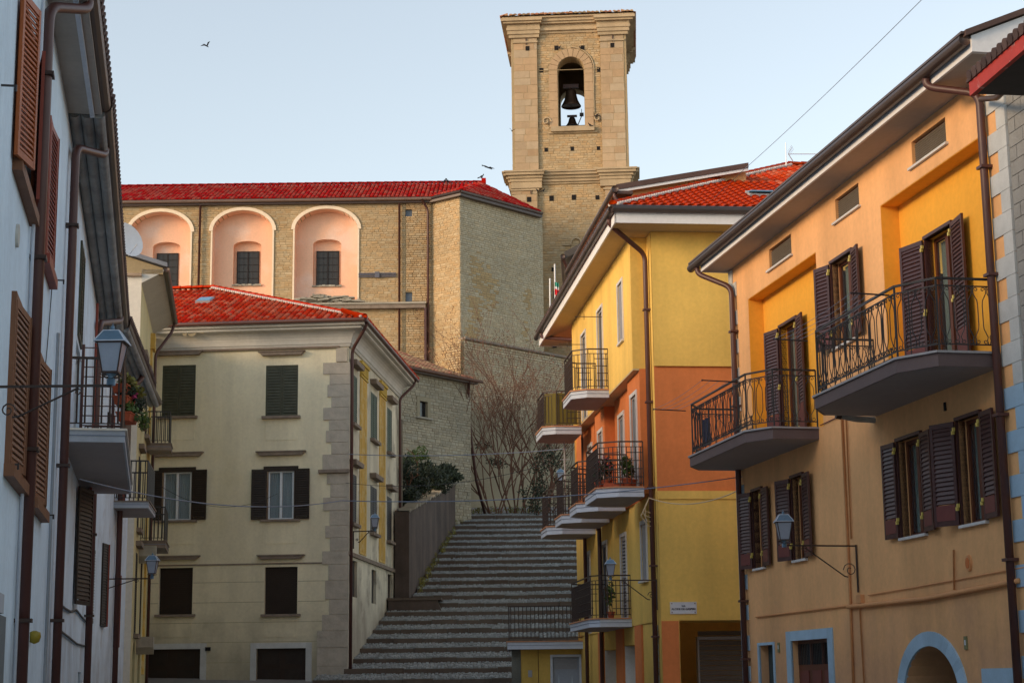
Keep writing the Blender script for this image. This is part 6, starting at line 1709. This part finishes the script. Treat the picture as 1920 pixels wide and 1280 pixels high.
# low masonry block beside the beige house
b0 = at(738, 1170, 66.3); b1 = at(838, 1122, 66.3)
o = thing('low_wall', 'low brown masonry block on the steps at the back corner of the beige house', 'wall', Vector(((b0.x+b1.x)/2, 67, b0.z-.3)))
b = MB(); b.wbox(-4.75, b1.x-.35, 66.0, 67.3, b0.z-.6, b1.z-.05); obj('body', b, M['plasterwall'], o)
b = MB(); b.hexa([Vector(p) for p in ((b1.x-.35, 66.0, b0.z-.6), (b1.x+.05, 66.0, b0.z-.5), (b1.x+.05, 67.3, b0.z-.5), (b1.x-.35, 67.3, b0.z-.6), (b1.x-.35, 66.0, b1.z-.1), (b1.x+.0, 66.0, b0.z+.05), (b1.x+.0, 67.3, b0.z+.05), (b1.x-.35, 67.3, b1.z-.1))]); obj('sloped_end', b, M['plasterwall'], o)
b = MB(); b.wbox(-4.8, b1.x-.2, 65.95, 67.35, b1.z-.05, b1.z+.04); obj('coping', b, M['kerb'], o)
# retaining wall along the upper flight
n0 = Vector((xl(67.5)-.05, 67.6, 0)); n1 = Vector((xl(87)-.05, 87, 0))
tA = at(752, 957, 67.6).z; tB = at(863, 892, 86.5).z
o = thing('retaining_wall', 'tall stained brown retaining wall with stone capping beside the upper steps', 'wall', Vector((-4, 67.6, 4)))
b = MB(); nW = Vector((-1, .08, 0))
xa = at(748, 1000, 67.6).x
P = [Vector((-4.62, 67.6, 3.2)), Vector((n0.x, 67.6, 3.2)), Vector((n1.x, 87, 7.5)), Vector((n1.x-.5, 87, 7.5)), Vector((-4.62, 67.6, tA)), Vector((n0.x-.0, 67.6, tA)), Vector((n1.x, 87, tB)), Vector((n1.x-.5, 87, tB))]
b.hexa(P); obj('body', b, M['plasterwall'], o)
for k in range(46):
    f = k/46; p = n0.lerp(n1, f); zt = tA+(tB-tA)*f
    b = MB(); b.wbox(p.x-.42+random.uniform(-.04, .04), p.x+.06+random.uniform(-.02, .05), p.y, p.y+.36, zt-.04, zt+random.uniform(.05, .12)); obj('capping_stone', b, M['slate'], o)
# garden earth behind it
b = MB(); b.hexa([Vector(p) for p in ((-16, 69, 2), (-4.7, 69, 2), (n1.x-.5, 88, 6), (-16, 92, 6), (-16, 69, tA-.9), (-4.6, 69, tA-.5), (n1.x-.45, 88, tB-.4), (-16, 92, tB))]); obj('garden_soil', b, M['soil'], kind='structure')

# ================================================================== FAR BUILDING behind the yellow house
q0 = at(1063, 480, 62)
hF = thing('far_house', 'pale gabled house with dark eaves peeping over the yellow house roof', 'house', Vector((q0.x+3, 66, 8)))
vF = vdir(1110)
FFh = Fr((at(1068, 500, 62).x, 62), Vector((vF.y, -vF.x, 0)), -vF)
gq = [FFh.uz(x, y) for x, y in ((1076, 480), (1110, 462), (1150, 440))]
b = MB(); b.prism(FFh, [(gq[0][0], 8), (gq[0][0]+8, 8), (gq[0][0]+8, gq[2][1]+1.5), gq[2], gq[1], gq[0]], 0, -8); obj('wall', b, M['cream'], hF)
sl2 = (gq[2][1]-gq[0][1])/(gq[2][0]-gq[0][0])
b = MB(); pr = [(gq[0][0]-.35, gq[0][1]-.35*sl2), (gq[0][0]+5, gq[0][1]+5*sl2), (gq[0][0]+5, gq[0][1]+5*sl2+.26), (gq[0][0]-.35, gq[0][1]-.35*sl2+.26)]
b.extr([FFh.pt(u, .35, z) for u, z in pr], [FFh.pt(u, -8, z) for u, z in pr]); obj('roof', b, M['greydark'], hF)
gutter([FFh.pt(gq[0][0]-.4, .4, gq[0][1]-.1), FFh.pt(gq[0][0]-.4, -6, gq[0][1]-.1)], .09, M['gutter'], hF)
pipe_part('drainpipe', [FFh.pt(gq[0][0]-.38, .3, gq[0][1]-.2), FFh.pt(gq[0][0]-.1, .2, gq[0][1]-.8), FFh.pt(gq[0][0]+.55, .1, gq[0][1]-1.4), FFh.pt(gq[0][0]+.55, .1, 9)], .06, M['brown'], hF)
bx = at(1045, 600, 61)
fr = Fr((bx.x, 61), Vector((1, 0, 0)), Vector((0, -1, 0)))
z_t = at(1045, 548, 61).z; z_b = at(1045, 590, 61).z
b = MB(); b.box(fr, .1, 1.2, -1, .02, z_b-.25, z_b-.02); o2 = obj('side_block', b, M['cream'], hF)
b = MB()
for z_ in (z_t, z_b+.05): b.bar(fr.pt(-.12, .1, z_), fr.pt(1.2, .1, z_), .02)
for k in range(9): b.bar(fr.pt(-.12+.15*k, .1, z_b), fr.pt(-.12+.15*k, .1, z_t), .012)
b.bar(fr.pt(-.12, .1, z_t), fr.pt(-.12, -1, z_t), .02); obj('terrace_railing', b, M['iron'], hF, kind='stuff')
for (x, y0, y1) in ((1031, 522, 640), (1040, 495, 560)):
    a = at(x, y0, 60.5); c = at(x+1, y1, 60.5)
    o = thing('flag_pole', 'short white flag pole on the far terrace' if x == 1031 else 'taller white flag pole with hanging red, white and green flag', 'flag pole', c)
    b = MB(); b.tube([c, a], .03, 6); obj('pole', b, M['fascia'], o)
    if x == 1040:
        for k, (m_, ya, yb_) in enumerate((('fgreen', 533, 541), ('fwhite', 541, 546), ('fred', 546, 557))):
            b = MB(); a1 = at(1040, ya-6, 60.3); a2 = at(1048, yb_-6, 60.3)
            n_ = 6
            for j in range(n_):
                xa_, xb_ = a1.x+(a2.x-a1.x)*j/n_, a1.x+(a2.x-a1.x)*(j+1)/n_; ya_, yb2 = 60.4+.05*math.sin(j*1.8), 60.4+.05*math.sin((j+1)*1.8)
                b.poly([Vector((xa_, ya_, a1.z-.01*j)), Vector((xb_, yb2, a1.z-.01*j)), Vector((xb_, yb2, a2.z-.02*j)), Vector((xa_, ya_, a2.z-.02*j))])
            obj('flag_band', b, M[m_], o)
    
# ================================================================== VEGETATION
def tree(name, label, cat, base, stems, leafm, ln, r, depth, spread, lsz, nl, cr=.2, group=None, lean=(0, 0)):
    t = thing(name, label, cat, base, group); b = MB(); tips = []
    for k in range(stems):
        a = random.uniform(0, 6.28); branchy(b, Vector(base)+Vector((math.cos(a)*.15, math.sin(a)*.15, -.1)), Vector((math.cos(a)*.22+lean[0], math.sin(a)*.22+lean[1], 1)).normalized(), ln, r, depth, spread, tips)
    obj('trunk', b, M['bark'], t)
    if leafm and nl:
        b = MB()
        for p in tips: leaves(b, p, (cr, cr, cr), nl, lsz)
        obj('crown', b, leafm, t)
    return t
gr_ = 'bare climbing shrubs before the church wall'
for (x, y, Yd, ln, lab, nl) in ((930, 975, 86.5, 2.4, 'bare reddish shrub nearest the leaning drainpipe at the top of the steps', 3), (962, 978, 87.3, 2.9, 'tall bare many-stemmed shrub in the middle of the church wall', 4), (993, 980, 87.0, 2.7, 'bare twiggy tree to the right below the apse, before the far balconies', 5), (1020, 975, 86.4, 2.2, 'bare bushy shrub hard against the balconies of the yellow house', 7)):
    tree('bare_shrub', lab, 'shrub', at(x, y, Yd)-Z*.2, 6, M['leafr'], ln*1.4, .045, 4, .30, .045, nl, .35, group=gr_)
# evergreen mass on the right
for (x, y, Yd, r_, lab) in ((1035, 880, 84, (1.1, .9, 1.3), 'dark evergreen bush behind the thin pole by the balconies'), (1010, 930, 85, (1.0, .8, .9), 'low dark bush at the top of the steps on the right')):
    c = at(x, y, Yd); t = thing('evergreen_bush', lab, 'bush', c-Z*r_[2], 'evergreen bushes at the top of the steps')
    b = MB()
    for k in range(9): leaves(b, c+Vector((random.uniform(-1, 1)*r_[0]*.6, random.uniform(-1, 1)*r_[1]*.6, random.uniform(-1, 1)*r_[2]*.7)), (r_[0]*.5, r_[1]*.5, r_[2]*.45), 90, .065)
    obj('foliage', b, M['leafd'], t)
    b = MB(); branchy(b, c-Z*r_[2], Vector((0, 0, 1)), r_[2]*.8, .05, 2, .5); obj('trunk', b, M['bark'], t)
# garden behind the retaining wall
for (x, y, Yd, r_, lab, m_) in ((768, 900, 72, (1.0, .8, 1.1), 'dark bush by the downpipe at the back of the beige house', 'leafd'), (790, 915, 75, (1.1, .9, .9), 'dark shrub mass in the middle of the garden wall', 'leafd'), (815, 895, 78, (1.0, .8, .8), 'dark shrub on the garden bank under the stone building', 'leafd'), (838, 885, 81, (.8, .7, .5), 'low shrub at the top end of the garden wall', 'leafd'), (760, 940, 70.5, (.7, .7, .7), 'overhanging low bush nearest the beige house', 'leafd')):
    c = at(x, y, Yd); t = thing('garden_bush', lab, 'bush', c-Z*r_[2], 'bushes in the garden above the retaining wall')
    b = MB()
    for k in range(9): leaves(b, c+Vector((random.uniform(-1, 1)*r_[0]*.6, random.uniform(-1, 1)*r_[1]*.6, random.uniform(-1, 1)*r_[2]*.7)), (r_[0]*.45, r_[1]*.45, r_[2]*.4), 150, .075)
    obj('foliage', b, M[m_], t)
    b = MB(); branchy(b, c-Z*r_[2], Vector((0, 0, 1)), r_[2]*.8, .05, 2, .5); obj('trunk', b, M['bark'], t)
c = at(779, 925, 73.5); t = thing('young_tree', 'slender young tree with a small green crown above the garden bushes', 'tree', c)
c2 = at(783, 850, 73.5)
b = MB(); b.tube([c, c.lerp(c2, .5)+Vector((.05, 0, 0)), c2], .035, 6, .015)
for k in range(6): p = c.lerp(c2, .5+.5*k/6); b.tube([p, p+Vector((random.uniform(-.5, .5), random.uniform(-.3, .3), random.uniform(.2, .5)))], .014, 4)
obj('trunk', b, M['bark'], t)
b = MB()
for (x, y, s) in ((790, 845, .30), (775, 850, .25), (797, 856, .22), (768, 862, .28), (785, 862, .25), (757, 868, .25)): leaves(b, at(x, y, 73.5), (s, s, s*.8), 75, .065)
obj('crown', b, M['leaf'], t)
for (x, y) in ((905, 835), (925, 865), (940, 870)):
    c = at(x, y, 88.6); b = MB(); leaves(b, c, (.5, .15, .25), 120, .06); obj('wall_tuft', b, M['leafd'], None, 'small green tuft rooted in the church base wall, %s' % {905: 'highest and leftmost of three', 925: 'the middle one of three', 940: 'the rightmost of three'}[x], 'plant', 'tufts on the church wall')
b = MB()
for k in range(60):
    f = random.random(); y = 68+f*18; leaves(b, Vector((xl(y)+random.uniform(.02, .25), y, z_s+(y-Y0)/DY*DZ+.1)), (.12, .2, .12), 16, .04)
for k in range(40):
    leaves(b, Vector((random.uniform(-2.6, 1.5), random.uniform(86.6, 88.2), ze_+.2)), (.25, .2, .18), 20, .05)
obj('weeds', b, M['leafo'], kind='stuff', label='weeds along the foot of the retaining wall and the top of the steps', cat='weeds')

# ================================================================== STREET LANTERNS
def lantern(label, c, s, hot=None):
    """four sided lantern: glass body narrowing down, hipped cap, finial; c is the foot of the lantern"""
    t = thing('street_lamp', label, 'street lamp', c, 'wall bracket street lanterns')
    def sq(h, z): return [c+Vector((x*h, y*h, z)) for x, y in ((-1, -1), (1, -1), (1, 1), (-1, 1))]
    hb, ht, H = .62*s, 1.0*s, 2.35*s
    z0_ = .55*s
    b = MB()
    A, B_ = sq(hb, z0_), sq(ht, z0_+H)
    for k in range(4): b.bar(A[k], B_[k], .075*s)
    b.extr(sq(hb*1.12, z0_-.14*s), sq(hb*1.12, z0_+.03*s)); b.extr(sq(ht*1.10, z0_+H-.03*s), sq(ht*1.18, z0_+H+.12*s)); obj('frame', b, M['lampk'], t)
    for k in range(4):
        b = MB(); a0, a1, b1, b0 = A[k], A[(k+1) % 4], B_[(k+1) % 4], B_[k]; b.poly([a0, a1, b1, b0]); obj('glass_pane', b, M['frost'], t)
    b = MB(); zt = z0_+H+.12*s; C_, D_ = sq(ht*1.25, zt), sq(.62*s, zt+.95*s)
    for k in range(4): b.poly([C_[k], C_[(k+1) % 4], D_[(k+1) % 4], D_[k]])
    b.poly(D_); b.poly(C_); obj('cap', b, M['lampb'], t)
    b = MB()
    for k in range(4): b.bar(C_[k], D_[k], .05*s); b.bar(C_[k], C_[(k+1) % 4], .06*s); b.bar(D_[k], D_[(k+1) % 4], .05*s)
    obj('cap_ribs', b, M['slab_w'], t)
    b = MB(); b.lathe(c+Z*(zt+.95*s), [(.34*s, 0), (.30*s, .14*s), (.14*s, .18*s), (.20*s, .30*s), (.16*s, .42*s), (.04*s, .50*s), (.02*s, .75*s)], 10); obj('finial', b, M['lampb'], t, smooth=True)
    b = MB(); b.lathe(c-Z*.5*s, [(.36*s, 0), (.36*s, .5*s), (.22*s, .55*s), (.30*s, .80*s), (.60*s, 1.0*s)], 10); obj('socket', b, M['lampb'], t, smooth=True)
    b = MB()
    for k in range(4):
        dv = (A[k]-c-Z*z0_); b.tube([c+Z*.1*s+dv*.3, c+Z*.2*s+dv*.9, c+Z*.38*s+dv*1.25, c+Z*.5*s+dv*1.0], .04*s, 5)
    obj('cradle', b, M['lampk'], t)
    return t
def scroll_bracket(t, a, p, drop_, m=M['iron_br'], r=.014, scroll=.10):
    """a: point on the wall, p: lantern foot; horizontal bar, diagonal, scroll and wall plate"""
    d = (p-a); d.z = 0; L_ = d.length; d.normalize()
    b = MB(); b.bar(a, a+d*L_, r*1.3); obj('arm', b, m, t)
    b = MB(); b.bar(a+Z*.02, a-Z*(drop_+.12), r*1.4); obj('wall_plate', b, m, t)
    b = MB(); b.tube([a-Z*drop_*.8+d*.16, a-Z*drop_*.78+d*.22, a-Z*drop_*.05+d*L_*.72], r*.8, 5)
    b.tube([a-Z*(drop_*.62)+d*.12+d*math.cos(k*.6)*scroll*(1-k*.055)+Z*math.sin(k*.6)*scroll*(1-k*.055) for k in range(15)], r*.6, 5)
    b.tube([a-Z*.06+d*(L_*.72)+d*math.cos(k*.6)*scroll*.5*(1-k*.06)+Z*math.sin(k*.6)*scroll*.5*(1-k*.06) for k in range(12)], r*.5, 5); obj('scroll', b, m, t)
# near left lantern
wz = FL1.uz(-8, 725); a = FL1.pt(wz[0], .0, wz[1]); Yl = a.y
p = at(207, 727, Yl); s_ = (at(238, 640, Yl)-at(181, 640, Yl)).length/2/1.25
p = at(208, 722, Yl)
t = lantern('large street lantern closest to the camera, reaching out from the left white wall', p+Z*.5*s_, s_)
p2 = Vector((p.x, p.y, a.z)); scroll_bracket(t, a, p2, .35, r=.012, scroll=.07)
# far left small lantern
a = FL2.uz(181, 1085); a = FL2.pt(a[0], 0, a[1]); p = at(285, 1085, a.y)
s_ = (at(298, 1044, a.y)-at(274, 1044, a.y)).length/2/1.25
t = lantern('small street lantern low on the left in front of the cream house', p+Z*.55*s_, s_); scroll_bracket(t, a, Vector((p.x, p.y, a.z)), .30, r=.016)
# beige house side lantern
a = FBs.uz(652, 995); a = FBs.pt(a[0]+.25, .15, a[1]); p = at(703, 995, a.y-.2)
s_ = (at(712, 966, a.y)-at(695, 966, a.y)).length/2/1.25
t = lantern('street lantern on the corner of the beige house over the steps', p+Z*.5*s_, s_); scroll_bracket(t, a, Vector((p.x, p.y, a.z)), .45, r=.018, scroll=.05)
# yellow house lantern
a = FY.uz(1229, 1087, .1); a = FY.pt(a[0], .08, a[1]); p = at(1145, 1087, a.y-.2)
s_ = (at(1156, 1056, a.y)-at(1135, 1056, a.y)).length/2/1.25
t = lantern('street lantern in front of the lowest yellow balcony', p+Z*.5*s_, s_); scroll_bracket(t, a, Vector((p.x, p.y, a.z)), .55, r=.014, scroll=.09)
# orange house lantern
a = FR.uz(1607, 1023); a = FR.pt(a[0], .02, a[1]); p = at(1471, 1026, a.y-.3)
s_ = (at(1488, 970, a.y)-at(1452, 970, a.y)).length/2/1.35
t = lantern('street lantern on the orange house between the lower shuttered windows', p+Z*.55*s_, s_); scroll_bracket(t, a, Vector((p.x, p.y, a.z)), .62, r=.013, scroll=.12)
# dim lamp by the top of the steps
p = at(1051, 905, 83); s_ = .16
t = lantern('dim lantern half hidden behind the far balconies at the top of the steps', p, s_); b = MB(); b.tube([p-Z*.1, p-Z*2.4], .03, 6); obj('post', b, M['iron'], t)

# ================================================================== CABLES
cable('street_cable', at(150, 898, 26), at(640, 938, 36), .25, .010, M['cable'], 'grey blue cable from the left wall towards the beige house corner', group='cables across the street')
cable('street_cable', at(640, 938, 36), at(1392, 893, 34), .18, .010, M['cable'], 'long grey blue cable sagging across the steps to the orange house', group='cables across the street')
cable('street_cable', at(652, 851, 58), at(1062, 841, 53), .12, .012, M['cable'], 'thin cable higher up between the beige house and the far balconies', group='cables across the street')
cable('street_cable', at(648, 905, 57), at(1030, 868, 56), .35, .008, M['cablek'], 'faint dark wire above the retaining wall', group='cables across the street')
cable('street_cable', at(300, 910, 50), at(520, 925, 52), .5, .006, M['cablek'], 'thin slack wire across the beige front between its windows', group='cables across the street')
b = at(1180, 505, 41.5)
cable('sky_wire', at(1740, -12, 24), at(1395, 318, 38), .05, .006, M['cable'], 'thin straight wire rising across the sky over the orange house', 'wire')
cable('roof_wire', at(1395, 318, 38), at(1085, 590, 50), .10, .006, M['cablek'], 'thin wire falling over the red roof to the yellow wall', 'wire')
cable('loop_cable', FY.pt(.2, .16, FY.uz(1224, 936)[1]), at(1392, 915, 34.2), .22, .012, M['cablec'], 'cream cable looping from the yellow corner to the orange house')
t = MB(); q = FY.pt(.2, .16, FY.uz(1224, 936)[1])
for k in range(4): t.tube([q, q+Vector((-.05-.05*k, -.05, -.12-.1*k)), q+Vector((-.12+.03*k, -.03, -.3-.12*k)), q+Vector((.02, 0, -.35-.1*k))], .012, 5)
obj('cable_bundle', t, M['cablec'], None, 'pale bundle of cable loops tied at the corner of the yellow house', 'cable')
pts = [FL2.pt(u_, .03, z_) for u_, z_ in (FL2.uz(103, 1127), FL2.uz(118, 1140), FL2.uz(128, 1146), FL2.uz(140, 1143), FL2.uz(150, 1156), FL2.uz(160, 1166))]
obj('wall_cable', MB().tube(pts, .02, 5), M['cablek'], hL2)
pts = [FL2.pt(u_, .03, z_) for u_, z_ in (FL2.uz(110, 1183), FL2.uz(125, 1194), FL2.uz(140, 1206), FL2.uz(155, 1210), FL2.uz(166, 1208))]
obj('wall_cable', MB().tube(pts, .02, 5), M['cablek'], hL2)

# ================================================================== BIRDS
def bird(label, c, s, mode, d=(1, 0, 0), wv=None, grp='birds in the air'):
    c = Vector(c); d = Vector(d).normalized(); sd = d.cross(Z).normalized()
    t = thing('bird', label, 'bird', c, grp); b = MB()
    if mode == 'sit':
        b.tube([c-d*s*.9+Z*s*.15, c-d*s*.4+Z*s*.35, c+Z*s*.5, c+d*s*.3+Z*s*.75, c+d*s*.42+Z*s*1.0, c+d*s*.5+Z*s*1.05], s*.12, 7)
        b.lathe(c+Z*s*.18, [(s*.12, 0), (s*.30, s*.2), (s*.28, s*.42), (s*.10, s*.6)], 8); b.lathe(c+d*s*.42+Z*s*.9, [(s*.05, -.02), (s*.14, s*.1), (s*.05, s*.22)], 6)
        b.bar(c+Z*s*.25, c-Z*.02, s*.04)
    else:
        b.tube([c-d*s*.6, c-d*s*.2, c+d*s*.15, c+d*s*.42], s*.11, 7, s*.06)
        for k, v in enumerate(wv):
            v = Vector(v); m_ = c+v*.5*s+Z*.12*s
            b.poly([c+d*s*.18, m_+d*s*.10, c+v*s, m_-d*s*.22, c-d*s*.15]); b.poly([c+d*s*.18+Z*.01, m_+d*s*.10+Z*.015, c+v*s+Z*.005, m_-d*s*.22+Z*.015, c-d*s*.15+Z*.01])
        b.poly([c-d*s*.5, c-d*s*1.0+sd*s*.18, c-d*s*1.0-sd*s*.18])
    obj('body', b, M['bird'], t, smooth=False)
bird('lone bird flying high at the upper left of the sky', at(388, 87, 60), .24, 'fly', (.4, 1, 0), [(-1, 0, .02), (.45, .1, .8)])
bird('bird gliding just left of the tower above the church roof end', at(917, 315, 88), .42, 'fly', (1, .4, -.3), [(-.9, 0, .25), (.7, .3, -.05)])
bird('dark bird flying close beside the left edge of the tower', at(960, 246, 95), .36, 'fly', (0, 1, .2), [(-.5, 0, .5), (.6, .1, .25)])
q = O_+tC*rp[1]+Z*.16
for k, x in enumerate((834, 839)): bird(('left' if k == 0 else 'right')+' one of two birds sitting together on the red church ridge', plane_hit(x, 343, O_+Z*.12, nC), .24, 'sit', (1-2*k, 0, 0), grp='birds perched on the church roof')
bird('single bird perched at the very end of the red church ridge', rg+Z*.24, .26, 'sit', (1, 0, 0), grp='birds perched on the church roof')
def onT(x, y, w): u_, z_ = FT.uz(x, y, w); return FT.pt(u_, w, z_)
for (x, y, w_, lab, dd) in ((1075, 28, .6, 'small bird on the left of two on the tiled cap of the tower', (-1, 0, 0)), (1093, 27, .6, 'small bird on the right of two on the tiled cap of the tower', (1, 0, 0)), (1008, 360, .5, 'bird on the left of two on the tower capital under the lower cornice', (-1, 0, 0)), (1019, 360, .5, 'bird on the right of two on the tower capital under the lower cornice', (1, 0, 0)),
                        (1049, 92, .12, 'bird leaning out of the hole above left of the belfry arch', (1, 0, 0)), (1089, 93, .12, 'bird at the hole above right of the belfry arch', (-1, 0, 0)), (1106, 237, .35, 'bird on the sill right of the belfry arch', (-1, 0, 0)), (1119, 219, .2, 'bird on top of the right scroll beside the belfry', (1, 0, 0))):
    bird(lab, onT(x, y, w_), .20, 'sit', dd, grp='pigeons on the bell tower')
print('objects', len(bpy.data.objects))
